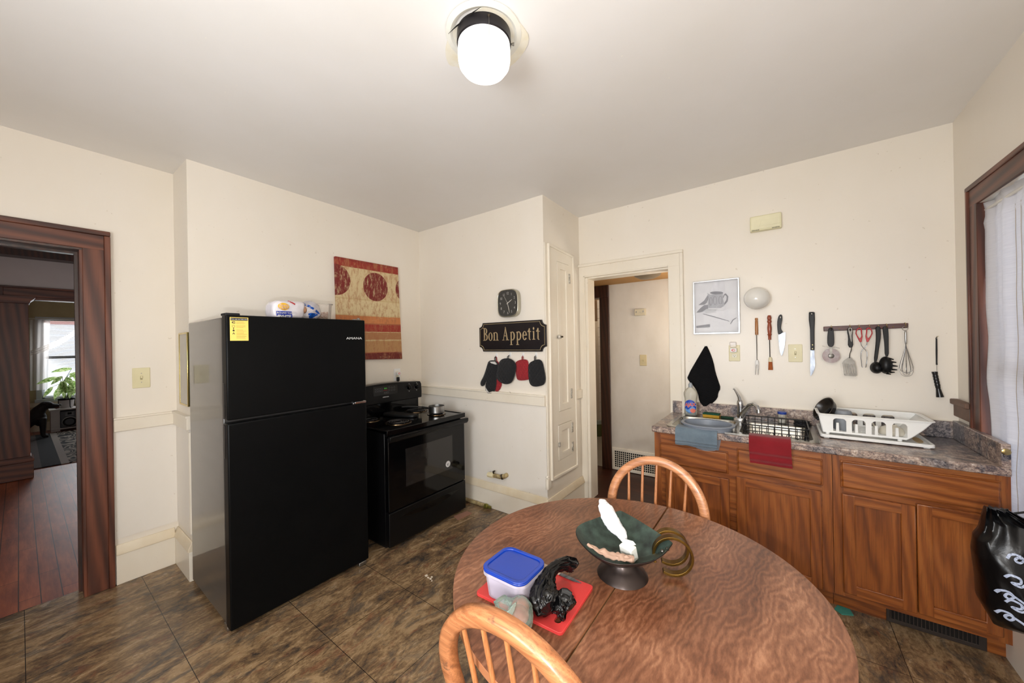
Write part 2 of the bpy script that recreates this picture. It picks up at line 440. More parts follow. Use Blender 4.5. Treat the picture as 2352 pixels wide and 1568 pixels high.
# wooden corner bead on the boxed-out corner and on the chase corner
st('trim_8', tube(NB(), [(.0, -1.916, .30), (.0, -1.916, .965)], .013, 10), m_trimw)
st('trim_9', join(tube(NB(), [(CW-.002, -.002, .30), (CW-.002, -.002, .385)], .015, 10), ball(NB(), (CW-.002, -.002, .40), (.015, .015, .012), 2)), m_trimw)
# baseboards with a sloped, grimy cap
def base(name, x0, x1, y0, y1, d, h=.2):
    """d = outward direction ('-y' or '+x')"""
    bm = NB(); cap = NB(); t = .022
    if d == '-y':
        box(bm, x0, x1, y0-t, y0, 0, h); extr(cap, [(y0, h), (y0-t-.006, h), (y0-t-.006, h+.012), (y0-.008, h+.062), (y0, h+.062)], 0, x0, x1)
    else:
        box(bm, x0, x0+t, y0, y1, 0, h); extr(cap, [(x0, h), (x0+t+.006, h), (x0+t+.006, h+.012), (x0+.008, h+.062), (x0, h+.062)], 1, y0, y1)
    o = st(name, bm, m_trimw, bev=.002)
    c = obj('baseboard_cap', cap, m_basecap, o, bev=.003); return o
base('baseboard_left', -.351, 0, -2.222, -1.938, '+x', .19)
base('baseboard_jog', -.351, .022, -1.916, 0, '-y', .19)
base('baseboard_chase', 0, CW, 0, 0, '-y', .165)
base('baseboard_chase_side', CW, CW, -.02, WB, '+x', .155)
# ------------------------------------------------------------------ dark cased doorway, left (door_1)
bm = NB(); x0, x1 = -.351, -.327
box(bm, x0, x1, DY1, DY1+.092, 0, DZ+.095)
d1 = st('door_1', bm, m_redwoodV, bev=.003)
st('door_1_head', boxes((x0, x1+.0005, DY0, DY1+.092, DZ, DZ+.094)), m_redwoodH, bev=.003, par=d1)
st('door_1_backband', boxes((x0, x1+.012, DY1+.090, DY1+.118, 0, DZ+.0915)), m_redwoodV, bev=.004, par=d1)
st('door_1_top_band', boxes((x0, x1+.012, DY0, DY1+.118, DZ+.092, DZ+.122)), m_redwoodH, bev=.004, par=d1)
st('door_1_jamb', boxes((-.56, -.331, DY1-.012, DY1+.001, 0, DZ-.0125)), m_redwoodV, par=d1)
st('door_1_head_jamb', boxes((-.56, -.331, DY0, DY1, DZ-.012, DZ+.001)), m_darkwood, par=d1)
st('door_1_stop', boxes((-.47, -.43, DY1-.026, DY1-.01, 0, DZ-.0265), (-.47, -.43, DY0, DY1, DZ-.026, DZ-.010)), m_darkwood, par=d1)
# ------------------------------------------------------------------ cream cased doorway to the hall (door_2)
y0 = WB
bm = boxes((CW, WX0-.030, y0-.020, y0, 0, 2.235), (WX0-.036, WX0-.022, y0-.028, y0, 0, 2.14), (WX0-.030, WX0+.003, y0-.014, y0+.143, 0, 2.123),
           (WX1, WX1+.092, y0-.020, y0, 0, WZ+.11), (WX1-.004, WX1+.008, y0-.004, y0+.14, 0, WZ), (WX1+.0925, WX1+.1175, y0-.0335, y0, 0, WZ+.1045))
d2 = st('door_2', bm, m_trimw, bev=.003)
st('door_2_head', boxes((CW, WX1+.092, y0-.021, y0, WZ+.002, WZ+.108), (CW, WX1+.118, y0-.034, y0, WZ+.105, WZ+.130), (WX0-.036, WX1, y0-.028, y0, WZ+.004, WZ+.018), (WX0-.029, WX1+.002, y0-.004, y0+.141, WZ-.012, WZ+.004)), m_trimw, bev=.003, par=d2)
# ------------------------------------------------------------------ window on the right (window_1)
bm = boxes((RX-.012, RX, OY1, OY1+.090, .95, OZ1+.090))
w1 = st('window_1', bm, m_redwoodV, bev=.003)
st('window_1_side', boxes((RX-.0125, RX, OY0-.10, OY0, .40, OZ1+.09)), m_redwoodV, bev=.003, par=w1)
st('window_1_head', boxes((RX-.0125, RX, OY0, OY1+.090, OZ1, OZ1+.09)), m_redwoodH, bev=.003, par=w1)
st('window_1_backband', boxes((RX-.020, RX, OY1+.090, OY1+.112, .95, OZ1+.112)), m_redwoodV, bev=.004, par=w1)
st('window_1_top_band', boxes((RX-.0205, RX, OY0, OY1+.1125, OZ1+.088, OZ1+.112)), m_redwoodH, bev=.004, par=w1)
st('window_1_jamb', boxes((RX-.01, RX+.15, OY1-.002, OY1+.012, .45, OZ1)), m_redwoodV, par=w1)
st('window_1_sash', boxes((RX+.07, RX+.11, OY1-.06, OY1, OZ0+.07, OZ1-.06), (RX+.07, RX+.11, OY0, OY0+.06, OZ0+.07, OZ1-.06), (RX+.07, RX+.11, OY0, OY1, OZ1-.06, OZ1), (RX+.07, RX+.11, OY0, OY1, OZ0, OZ0+.07), (RX+.07, RX+.11, OY0+.06, OY1-.06, 1.32, 1.37)), m_redwoodH, par=w1)
m_glass = M('window_glass', (235, 240, 242), .02, trans=1, ior=1.1)
st('window_1_pane', boxes((RX+.088, RX+.092, OY0+.06, OY1-.06, OZ0+.06, OZ1-.06)), m_glass, par=w1)
st('trim_10', boxes((RX-.020, RX, OY1+.11, WB, 1.045, 1.12), (RX-.034, RX, OY1+.11, WB, 1.115, 1.145)), m_brownpaint, bev=.005)
# ------------------------------------------------------------------ hall beyond door_2
HY = 1.58
st('wall_hall', boxes((1.505, 3.2, HY, HY+.1, 0, 2.4)), m_hallwall)
st('wall_hall_right', boxes((3.1, 3.2, WB+.14, HY, 0, 2.4)), m_hallwall)
st('wall_hall_left', boxes((.2, .3, WB+.14, 3.2, 0, 2.4)), m_hallwall)
st('ceiling_hall', boxes((.2, 3.2, WB+.14, HY+.001, 2.178, 2.3)), m_hallceil)
st('floor_hall', boxes((.2, 3.2, FY1, HY+.02, -.06, -.002)), m_darkfloor)
d3 = st('door_3', boxes((1.395, 1.507, HY-.03, HY+.101, 0, 2.0345)), m_darkwood, bev=.003)
st('door_3_head', boxes((.3, 1.507, HY-.03, HY+.1, 2.035, 2.177)), m_darkwood, bev=.003, par=d3)
# bathroom beyond
m_bathwall = M('peach_bath_paint', (205, 180, 150), .7)
m_bathtile = M('white_tile', (208, 200, 190), .25)
st('wall_bath', boxes((.3, 2.2, 3.2, 3.3, 0, 2.4), (2.1, 2.2, HY+.1, 3.3, 0, 2.4)), m_bathwall)
st('floor_bath', boxes((.3, 2.2, HY+.02, 3.3, -.06, 0)), M('grey_bath_floor', (150, 146, 136), .4))
st('ceiling_bath', boxes((.2, 2.2, HY, 3.3, 2.3, 2.4)), m_bathwall)
# ------------------------------------------------------------------ refrigerator
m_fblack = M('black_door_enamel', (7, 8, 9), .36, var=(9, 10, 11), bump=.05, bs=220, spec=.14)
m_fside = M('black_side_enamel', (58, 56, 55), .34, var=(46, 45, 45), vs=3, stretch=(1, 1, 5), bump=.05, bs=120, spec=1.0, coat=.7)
m_gasket = M('dark_gasket', (96, 92, 88), .35, metal=.4)
m_gloss = M('gloss_black', (5, 5, 6), .08, spec=.38)
m_satin = M('satin_black', (9, 9, 10), .3, spec=.3)
m_chrome = M('chrome', (205, 207, 210), .12, metal=1)
m_steel = M('brushed_steel', (176, 175, 172), .3, metal=1, var=(150, 148, 145), vs=18)
m_rubber = M('black_rubber', (16, 16, 17), .6)
m_white_p = M('white_plastic', (232, 232, 230), .35)
m_ivory = M('ivory_plastic', (222, 214, 176), .4, var=(212, 203, 163), vs=5)
m_print_w = M('pale_print', (214, 214, 214), .5)
m_print_d = M('dark_print', (30, 30, 34), .6)
fr = thing('refrigerator', 'tall black top-freezer refrigerator standing against the cream wall left of the stove', 'refrigerator', (.43, -1.54, 0))
fy0, fy1 = -1.938, -1.144
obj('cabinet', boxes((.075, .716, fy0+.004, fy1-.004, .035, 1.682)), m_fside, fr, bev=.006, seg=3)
obj('grille', boxes((.60, .76, fy0+.02, fy1-.02, .012, .034)), m_rubber, fr)
for nm, z0, z1 in (('freezer_door', 1.135, 1.692), ('lower_door', .03, 1.117)):
    d = obj(nm, boxes((.728, .796, fy0, fy1, z0, z1)), m_fblack, fr, bev=.007, seg=3)
    obj('gasket', boxes((.714, .730, fy0+.008, fy1-.008, z0+.008, z1-.008)), m_gasket, d)
    a, b = (1.145, 1.33) if nm[0] == 'f' else (.93, 1.105)
    h = obj('pocket_handle', boxes((.733, .762, fy0-.0015, fy0+.01, a, b)), m_satin, d, bev=.003)
obj('hinge_cover', boxes((.70, .775, fy0+.004, fy0+.07, 1.690, 1.704)), m_rubber, fr, bev=.004)
h = obj('top_hinge', boxes((.735, .765, fy1-.06, fy1-.012, 1.6925, 1.700), (.742, .760, fy1-.03, fy1-.016, 1.700, 1.708)), m_steel, fr, bev=.002)
obj('centre_hinge', boxes((.752, .800, fy1-.085, fy1-.004, 1.1185, 1.1325), (.782, .802, fy1-.10, fy1-.092, 1.118, 1.128)), m_chrome, fr, bev=.002)
obj('foot', boxes((.765, .800, fy1-.075, fy1-.02, .006, .030)), m_steel, fr, bev=.003)
obj('foot', boxes((.68, .73, fy0+.003, fy0+.02, .0, .032)), m_steel, fr, bev=.003)
bm = text('AMANA', .022, FL(.7962, -1.226, 1.566), .0004, sx=1.45)
obj('brand_badge', bm, m_print_w, fr)
sk = obj('help_sticker', boxes((.7962, .7968, -1.921, -1.838, 1.555, 1.680)), M('yellow_sticker', (245, 214, 110), .5), fr)
bm = boxes((.7968, .7971, -1.918, -1.841, 1.663, 1.677))
obj('sticker_header', bm, m_print_d, sk)
obj('sticker_title', text('How can we help you?', .0084, FL(.7971, -1.8795, 1.670), .0001, bold=.0001), m_print_w, sk)
bm = NB()
for z, r in ((1.652, 'C'), (1.632, 'o'), (1.612, 'd'), (1.594, 'A')):
    if r == 'C': join(bm, text('C', .014, FL(.7969, -1.905, z), .0002, bold=.0008, sx=1.5))
    elif r == 'o': slab(bm, circ(0, 0, .0065), [circ(0, 0, .0054)], FL(.7969, -1.905, z), .0003); box(bm, .7969, .7972, -1.907, -1.903, z-.012, z-.008)
    elif r == 'd': slab(bm, circ(0, -.003, .0045), [], FL(.7969, -1.905, z), .0003); box(bm, .7969, .7972, -1.906, -1.904, z+.002, z+.009)
    else: slab(bm, [(-.006, -.005), (0, .006), (.006, -.005), (.003, -.005), (0, .001), (-.003, -.005)], [], FL(.7969, -1.905, z), .0003)
obj('sticker_icons', bm, m_print_d, sk)
bm = NB(); rr = random.Random(3)
for g, z in enumerate((1.654, 1.634, 1.611, 1.594, 1.577)):
    for k in range(3):
        box(bm, .7969, .7971, -1.893, -1.893+rr.uniform(.03, .048), z-k*.0048, z-k*.0048+.0011+(.0006 if k == 0 else 0))
obj('sticker_lines', bm, M('brown_print', (176, 128, 60), .6), sk)
# ------------------------------------------------------------------ electric range
sv = thing('stove', 'black freestanding electric coil stove between the refrigerator and the corner', 'stove', (.5, -.6, 0))
sy0, sy1 = -.998, -.195
obj('body', boxes((.17, .775, sy0+.004, sy1-.004, .03, .868)), m_satin, sv, bev=.003)
obj('plinth', boxes((.22, .74, sy0+.03, sy1-.03, 0, .03)), m_rubber, sv)
bm = boxes((.165, .812, sy0-.004, sy1+.006, .866, .884)); ct = obj('cooktop', bm, m_gloss, sv, bev=.005, seg=3)
obj('cooktop_rim', boxes((.80, .826, sy0-.004, sy1+.006, .852, .891), (.24, .815, sy0-.004, sy0+.012, .862, .889), (.24, .815, sy1-.010, sy1+.006, .862, .889)), m_gloss, sv, bev=.004, seg=3)
# backguard with arched top
bw = []
for i in range(13):
    t = i/12; bw.append((sy0+.012+(sy1-.03-sy0)*t, 1.142+.022*math.sin(math.pi*t)+(.004)))
bm = extr(NB(), [(sy0, .99), (sy1-.005, .99), (sy1-.002, 1.05), (sy1-.006, 1.125), (sy1-.02, 1.150)]+[(a, b) for a, b in reversed(bw[1:-1])]+[(sy0+.02, 1.150), (sy0+.002, 1.12)], 0, .155, .243)
bgd = obj('backguard', bm, m_satin, sv, bev=.006, seg=3)
obj('backguard_base', boxes((.165, .222, sy0+.012, sy1-.03, .884, .995)), m_gloss, sv, bev=.004)
dp = obj('display_panel', boxes((.2425, .2450, -.735, -.485, 1.062, 1.148)), m_gloss, bgd, bev=.001)
bm = NB()
for (yy, zz, n) in ((-.718, 1.118, 3), (-.718, 1.098, 3)):
    for k in range(n): slab(bm, rrect(0, .023, 0, .012, .003, 2), [rrect(.001, .022, .001, .011, .002, 2)], FL(.2452, yy+k*.027, zz), .0003)
for k, (yy, zz) in enumerate(((-.628, 1.078), (-.603, 1.078))): slab(bm, rrect(0, .022, 0, .011, .003, 2), [rrect(.001, .021, .001, .010, .002, 2)], FL(.2452, yy, zz), .0003)
for yy, zz in ((-.575, 1.128), (-.548, 1.124), (-.520, 1.124), (-.575, 1.104), (-.548, 1.100), (-.520, 1.100)): slab(bm, circ(0, 0, .0075, 10), [circ(0, 0, .0066, 10)], FL(.2452, yy, zz), .0003)
obj('keypad_marks', bm, M('grey_print', (120, 122, 128), .6), bgd)
obj('clock_digits', text('88:8', .017, FL(.2452, -.613, 1.122), .0003), M('green_digits', (60, 150, 50), .5, emit=.4), bgd)
obj('red_marks', boxes((.2452, .2456, -.635, -.590, 1.1045, 1.1075)), M('red_print', (150, 40, 34), .5), bgd)
obj('brand_badge', text('AMANA', .014, FL(.2436, -.610, 1.045), .0004, bold=.0002, sx=1.3), m_print_w, bgd)
def knob(y, z):
    k = obj('knob', lathe(NB(), [(.023, 0), (.023, .006), (.020, .010), (.019, .024), (.017, .027), (0, .027)], FL(.243, y, z), 28), m_gloss, sv)
    obj('knob_grip', boxes((.262, .276, y-.003, y+.003, z-.018, z+.018)), m_satin, k, bev=.002)
    bm = NB()
    for j in range(11):
        a = math.radians(60+j*300/11+20); box(bm, -.0008, .0008, .0255, .0295, 0, .0004, FL(.2435, y, z) @ Matrix.Rotation(a, 4, 'Z'))
    join(bm, text('off', .008, FL(.2436, y, z+.036), .0002)); box(bm, -.003, .003, -.003, .003, 0, .0004, FL(.2436, y, z-.036))
    obj('dial_marks', bm, m_print_w, k)
knob(-.352, 1.103); knob(-.262, 1.103); knob(-.862, 1.10); knob(-.952, 1.095)
m_coil = M('heating_coil', (24, 23, 25), .45, metal=.3)
m_drip = M('baked_drip_pan', (120, 100, 76), .25, metal=1, var=(60, 44, 30), vs=9)
def burner(x, y, r):
    d = obj('drip_pan', lathe(NB(), [(r+.014, .8845), (r+.013, .8885), (r+.004, .8885), (r-.01, .881), (.02, .8785), (0, .8785)], T(x, y, 0), 40), m_drip, sv)
    bm = NB(); pts = []; n = 26*4
    turns = 3.6 if r > .09 else 2.8
    for k in range(n+1):
        a = 2*math.pi*turns*k/n; q = .022+(r-.026)*k/n; pts.append((x+q*math.cos(a), y+q*math.sin(a), .8925))
    tube(bm, pts, .0048, 8, flat=(1, .8)); tube(bm, [(x+r-.004, y-.01, .892), (x+r+.006, y-.012, .886)], .004, 6)
    obj('coil', bm, m_coil, d)
burner(.62, -.755, .092); burner(.345, -.835, .070); burner(.335, -.345, .092); burner(.62, -.345, .070)
# oven door, handle, drawer
od = obj('oven_door', boxes((.778, .822, sy0+.004, sy1-.004, .292, .835)), m_gloss, sv, bev=.006, seg=3)
m_ovenglass = M('smoked_oven_glass', (30, 28, 27), .06, spec=.7)
obj('oven_window', boxes((.8215, .8232, -.840, -.352, .437, .722)), m_ovenglass, od, bev=.0005)
obj('oven_handle', extr(NB(), [(.822, .800), (.838, .800), (.852, .820), (.852, .846), (.822, .846)], 1, sy0+.002, sy1+.022), m_satin, od, bev=.006, seg=3)
sk = obj('round_sticker', slab(NB(), circ(0, 0, .026, 28), [], FL(.8233, -.408, .487), .0005), m_print_w, od)
bm = slab(NB(), circ(0, 0, .0135, 20, .008), [circ(.002, 0, .009, 20, .0045)], FL(.8238, -.408, .485), .0004)
for k in range(9):
    a = math.radians(30+k*15); box(bm, -.0009, .0009, .0185, .022, 0, .0004, FL(.8238, -.408, .487) @ Matrix.Rotation(a-math.pi/2, 4, 'Z'))
box(bm, .8238, .8242, -.420, -.396, .470, .472)
obj('sticker_print', bm, m_print_d, sk)
dr = obj('storage_drawer', boxes((.778, .824, sy0+.003, sy1-.003, .035, .283)), m_satin, sv, bev=.006, seg=3)
pts = [(-.90+.62*k/16, .232+.012*math.sin(math.pi*k/16)) for k in range(17)]+[(-.28-.62*k/16, .228-.040*math.sin(math.pi*k/16)) for k in range(1, 16)]
obj('drawer_pull', slab(NB(), pts, [], FL(.8235, 0, 0), .003), m_gloss, dr, bev=.001)
obj('side_clip', boxes((.80, .838, sy1+.006, sy1+.012, .80, .82)), M('amber_clip', (190, 150, 110), .4), sv)
# saucepan on the front right coil
pn = thing('saucepan', 'small stainless saucepan with black handle on the front right burner', 'saucepan', (.62, -.345, .8975))
obj('pan_body', lathe(NB(), [(0, .9), (.066, .9), (.070, .904), (.071, .958), (.073, .9605), (.0695, .9605), (.0685, .906), (0, .9035)], T(.62, -.345, -.001), 40), m_steel, pn)
obj('handle', tube(NB(), [(.585, -.398, .945), (.548, -.44, .955), (.50, -.49, .962), (.45, -.535, .966), (.415, -.565, .963)], [.007, .010, .0125, .013, .011], 12, flat=(1.25, .6)), m_rubber, pn)
# black spoon rest in the middle
sr = obj('spoon_rest', slab(NB(), smoothp([(-.06, -.20), (.05, -.20), (.062, -.06), (.05, .0), (.045, .10), (.028, .14), (-.028, .14), (-.045, .10), (-.05, 0), (-.068, -.08)], 2), [], FT(.44, -.575, .8855, -1.3), .022), M('matte_black_rest', (9, 9, 10), .5), bev=.006, seg=3)
tag(sr, 'long matte black spoon rest lying between the stove coils', 'spoon rest')
# cardboard shim under stove
tag(obj('cardboard_scrap', slab(NB(), [(.80, -.33), (.885, -.36), (.90, -.20), (.83, -.19)], [], Matrix.Identity(4), .003, .001), M('reddish_cardboard', (150, 108, 88), .8)), 'reddish cardboard scrap on the floor under the stove corner', 'cardboard')
# ------------------------------------------------------------------ things on the refrigerator
fz = 1.683
def bread():
    t = thing('bread_bag', 'white bread bag with yellow oval and blue panel lettered ROUND TOP WHITE on refrigerator', 'bread bag', (.62, -1.58, fz))
    Mx = T(.60, -1.572, fz+.062) @ Matrix.Rotation(math.radians(12), 4, 'Z')
    bm = NB(); s = bmesh.ops.create_icosphere(bm, subdivisions=4, radius=1)['verts']
    for v in s:
        c = v.co; k = lambda a: math.copysign(abs(a)**.55, a)
        v.co = V((k(c.x)*.062, k(c.y)*.105*(1+.1*c.z), k(c.z)*.062 + .012*c.y))
    crumple(bm, .008, 24, 3); crumple(bm, .003, 70, 5); bm.transform(Mx); src = bm.copy()
    obj('wrapper', bm, M('white_bread_wrapper', (226, 222, 228), .3, var=(205, 200, 205), vs=16, coat=.5), t)
    fm = T(.668, -1.600, 0) @ Matrix.Rotation(math.radians(12), 4, 'Z')
    F2 = fm @ FL(0, 0, 0)
    lg = obj('yellow_oval', conform(slab(NB(), circ(0, 0, .033, 28, .023), [], F2 @ T(-.010, fz+.083, -.004), .0002), src, .0008), M('yellow_print', (238, 184, 50), .4), t)
    bm = text('Family', .022, F2 @ T(-.010, fz+.090, .0005), .0003, shear=.2); join(bm, text('Choice', .022, F2 @ T(-.010, fz+.074, .0005), .0003, shear=.2))
    conform(bm, src, .0022, 0); obj('oval_script', bm, M('lilac_script', (208, 190, 206), .5), lg)
    pn = obj('blue_panel', conform(slab(NB(), [(-.050, .003), (.044, .003), (.038, .055), (-.052, .054)], [], F2 @ T(0, fz, -.002), .0002), src, .0008), M('blue_print', (24, 52, 160), .4), t)
    bm = text('ROUND TOP', .0150, F2 @ T(-.006, fz+.043, .0025), .0003, bold=.0003); join(bm, text('WHITE', .024, F2 @ T(-.006, fz+.021, .0025), .0003, bold=.0012))
    conform(bm, src, .0030, 0); obj('panel_lettering', bm, m_print_w, pn)
    obj('red_stripe', conform(slab(NB(), [(.020, .118), (.062, .098), (.066, .106), (.028, .126)], [], F2 @ T(0, fz, 0), .0002), src, .0008), M('red_stripe', (190, 50, 60), .4), t)
bread()
def bag2():
    t = thing('snack_bag', 'clear plastic bag with blue ribbon print slumped between bread bag and tub', 'plastic bag', (.52, -1.43, fz))
    bm = NB(); s = bmesh.ops.create_icosphere(bm, subdivisions=4, radius=1)['verts']
    for v in s:
        c = v.co; v.co = V((c.x*.070, c.y*.088, c.z*.070*(1+.15*c.y)))
    crumple(bm, .012, 20, 11); crumple(bm, .004, 60, 2); bm.transform(T(.55, -1.428, fz+.068))
    src = bm.copy()
    obj('film', bm, M('milky_film', (222, 218, 222), .2, var=(200, 196, 204), vs=18, coat=.6, trans=.40, bump=.5, bs=30), t)
    F2 = FL(.620, -1.425, fz)
    bm = slab(NB(), [(-.046, .128), (-.030, .122), (.062, .066), (.070, .052), (.052, .054), (-.040, .108)], [], F2 @ T(0, 0, -.012), .0002)
    slab(bm, smoothp([(-.018, .058), (.060, .054), (.034, .036), (.012, .032), (.002, .008), (-.014, .036)], 1), [], F2 @ T(0, 0, -.012), .0002); conform(bm, src, .001)
    obj('blue_ribbon_print', bm, M('ribbon_blue', (36, 104, 205), .35), t)
    obj('rolls', ball(NB(), (.60, -1.475, fz+.075), (.032, .030, .030), 3), M('bread_crust', (186, 142, 110), .7, var=(160, 112, 80), vs=12), t)
bag2()
def nuts():
    t = thing('plastic_tub', 'tall clear plastic tub half full of nuts, rightmost on the refrigerator', 'plastic tub', (.44, -1.262, fz))
    prof = [(0, 0), (.048, 0), (.052, .004), (.062, .135), (.069, .137), (.069, .141), (.060, .141), (.050, .006), (0, .004)]
    obj('tub', lathe(NB(), prof, T(.44, -1.262, fz), 40), M('clear_tub_plastic', (236, 230, 224), .12, trans=.85), t)
    bm = NB(); rr = random.Random(9)
    for k in range(230):
        z = rr.uniform(.01, .080); R = .042+.09*z; a = rr.uniform(0, 6.28); q = R*math.sqrt(rr.uniform(.4, 1))
        ball(bm, (.44+q*math.cos(a), -1.262+q*math.sin(a), fz+z), (.009, .006, .006), 1, Matrix.Rotation(rr.uniform(0, 3), 4, 'X'))
    o = obj('nuts', bm, M('mixed_nuts', (226, 178, 140), .6, var=(150, 96, 66), vs=70), t); o['kind'] = 'stuff'
nuts()
# ------------------------------------------------------------------ canvas picture on the fridge wall
def canvas_mat():
    t = NT('distressed_band_print'); tc = t.n('TexCoord'); sp = t.n('SeparateXYZ'); t.l(tc.outputs['Object'], sp.inputs[0])
    n1 = t.noise(t.coords((1, 3, 7)), 3.2, 8, .72, .6); n2 = t.noise(t.coords((1, 14, 5), (0, 0, 2)), 2.6, 8, .8, .4)
    z = t.math('ADD', sp.outputs[2], t.math('MULTIPLY', t.math('SUBTRACT', n1, .5), .012))
    cream, tan, red, rust = (198, 176, 132), (180, 138, 92), (106, 32, 26), (158, 92, 60)
    base = t.ramp(t.math('DIVIDE', z, .905), [(0, red), (.075, rust), (.085, tan), (.20, cream), (.215, (170, 120, 80)), (.29, cream), (.30, (150, 46, 34)), (.375, rust), (.385, (196, 124, 74)), (.46, cream), (.47, (208, 190, 148)), (.62, (196, 174, 130)), (.635, (202, 182, 140)), (.93, cream), (.94, (142, 44, 32)), (1, (130, 38, 30))], 'CONSTANT')
    mott = t.mix(t.ramp(n2, [(.48, (0, 0, 0)), (.60, (215, 215, 215))]), base, (164, 106, 70))
    mott = t.mix(t.ramp(n1, [(.56, (0, 0, 0)), (.66, (130, 130, 130))]), mott, (206, 190, 150))
    for cy, cz_, ry, rz in ((.05, .70, .13, .135), (-.335, .725, .13, .135), (.372, .705, .10, .115)):
        a = t.math('DIVIDE', t.math('SUBTRACT', sp.outputs[1], cy), ry); b = t.math('DIVIDE', t.math('SUBTRACT', sp.outputs[2], cz_), rz)
        d = t.math('ADD', t.math('MULTIPLY', a, a), t.math('MULTIPLY', b, b))
        ins = t.math('LESS_THAN', d, 1.0)
        hole = t.ramp(t.noise(t.coords((2, 22, 7), (cy+.5, 0, 0)), 2.0, 8, .8, .3), [(.50, (255, 255, 255)), (.66, (70, 70, 70))])
        mott = t.mix(t.math('MULTIPLY', ins, hole), mott, (112, 28, 24))
    t.col(mott); t.rough(.7); t.bump(n2, .2, .001); return t.m
c0, c1, c2, c3 = PX(.03, 770, 588), PX(.03, 914, 614), PX(.03, 924, 824), PX(.03, 760, 828)
outl = [(c0.y, c0.z), (c1.y, c1.z), (c2.y, c2.z), (c0.y+.012, 1.392)]
cv = obj('canvas_print', extr(NB(), outl, 0, .002, .031), canvas_mat(), bev=.003)
obj('hanging_clip', tube(NB(), [(.020, -.700, 1.386), (.018, -.672, 1.396)], .004, 6), m_rubber, cv)
tag(cv, 'unframed canvas of distressed red circles and tan bands on the wall above the stove', 'wall art')
def OY_(v, ox, oy, s, pts): return [(PY(v, ox+a/s, oy+b/s).x, PY(v, ox+a/s, oy+b/s).z) for a, b in pts]
cS = lambda pts, v=-.02: OY_(v, 1080, 640, 5.6, pts)             # chase wall
cA = lambda pts, v=.645: OY_(v, 1560, 600, 5.2265, pts)         # sink wall, left half
cB = lambda pts, v=.645: OY_(v, 1860, 680, 5.6, pts)            # sink wall, right half
# ------------------------------------------------------------------ plates, switches, outlets
def plate(name, label, cat, Mx, w, h, m, kind, group=None, off=(0, 0)):
    t = thing(name, label, cat, Mx.translation, 0, group)
    obj('cover_plate', slab(NB(), rrect(-w/2, w/2, -h/2, h/2, .004, 3), [], Mx, .006), m, t, bev=.0025, seg=2)
    F2 = Mx @ T(off[0], off[1], 0)
    if kind == 'switch':
        obj('toggle_slot', slab(NB(), rrect(-.0055, .0055, -.013, .013, .001, 2), [], F2, .0072), M('dark_ivory', (170, 160, 120), .5), t)
        obj('toggle', slab(NB(), [(-.0038, -.002), (.0038, -.002), (.0038, .012), (-.0038, .012)], [], F2, .0165), m, t, bev=.0015)
        bm = NB()
        for s in (-1, 1): lathe(bm, [(.0032, 0), (.0026, .0015), (0, .0018)], F2 @ T(0, s*.030, .006), 10)
        obj('screws', bm, m_steel, t)
    else:
        for s in kind:
            r = obj('receptacle', slab(NB(), rrect(-.017, .017, s*.0195-.0145, s*.0195+.0145, .008, 4), [], F2, .0078), M('ivory_receptacle', (226, 220, 196) if m == m_ivory else (236, 236, 234), .35), t, bev=.001)
            bm = NB()
            for a in (-.0063, .0063): box(bm, a-.001, a+.001, s*.0195-.001, s*.0195+.007, .0078, .0083, F2)
            lathe(bm, [(.0024, .0078), (.0024, .0083), (0, .0083)], F2 @ T(0, s*.0195-.0065, 0), 10)
            obj('slots', bm, m_print_d, r)
    return t
a, b = PX(-.351, 302, 845), PX(-.351, 346, 889)
plate('light_switch', 'ivory light switch plate on the cream wall beside the dark wood doorway', 'light switch', FL(-.351, (a.y+b.y)/2, (a.z+b.z)/2), .086, .135, m_ivory, 'switch')
plate('light_switch', 'ivory single light switch plate on the sink wall between two hanging knives', 'light switch', FB(3.217, WB, 1.408), .078, .124, m_ivory, 'switch')
plate('light_switch', 'small tan switch plate on the grey hall wall seen through the doorway', 'light switch', FB(1.892, HY, 1.292), .076, .124, M('tan_plate', (196, 180, 140), .5), 'switch')
plate('wall_outlet', 'ivory duplex outlet plate on the sink wall under the framed jug drawing', 'outlet', FB(2.849, WB, 1.407), .073, .122, m_ivory, (1, -1))
plate('wall_outlet', 'white outlet plate on the cream wall just above the stove backguard', 'outlet', FL(0, -.311, 1.213), .076, .124, m_white_p, (1, -1))
def adapter(Mx, label, group=None):
    t = thing('plug_adapter', label, 'plug adapter', Mx.translation, 0, group)
    obj('shell', slab(NB(), rrect(-.022, .022, -.016, .016, .005, 3), [], Mx @ T(0, .0195, .008), .030), m_white_p, t, bev=.004, seg=3)
    bm = slab(NB(), circ(0, 0, .013, 24, .009), [circ(.002, 0, .009, 24, .0045)], Mx @ T(0, .0195, .038), .0004)
    obj('red_mark', bm, M('red_mark', (206, 66, 56), .5), t); return t
adapter(FB(2.849, WB, 1.407) @ T(-.003, .004, 0), 'white plug adapter with red oval mark in the outlet under the framed drawing')
ad = adapter(FL(0, -.311, 1.213) @ T(.004, -.006, 0), 'white plug adapter with red oval mark in the outlet behind the stove')
pl = obj('power_plug', boxes((.008, .034, -.325, -.300, 1.150, 1.190)), m_rubber, bev=.007, seg=3)
obj('cord', tube(NB(), [(.02, -.312, 1.155), (.025, -.312, 1.10), (.06, -.32, 1.04), (.10, -.34, .95), (.10, -.36, .60)], .006, 8), m_rubber, pl)
tag(pl, 'black stove plug hanging in the white outlet above the backguard', 'plug')
nl = obj('clear_night_light', slab(NB(), rrect(-.020, .022, 0, .040, .004, 3), [], FB(2.842, WB-.012, 1.452), .018), M('clear_plastic', (235, 228, 225), .1, trans=.8, ior=1.15), bev=.004)
tag(nl, 'clear plastic night light shade above the outlet adapter on sink wall', 'night light')
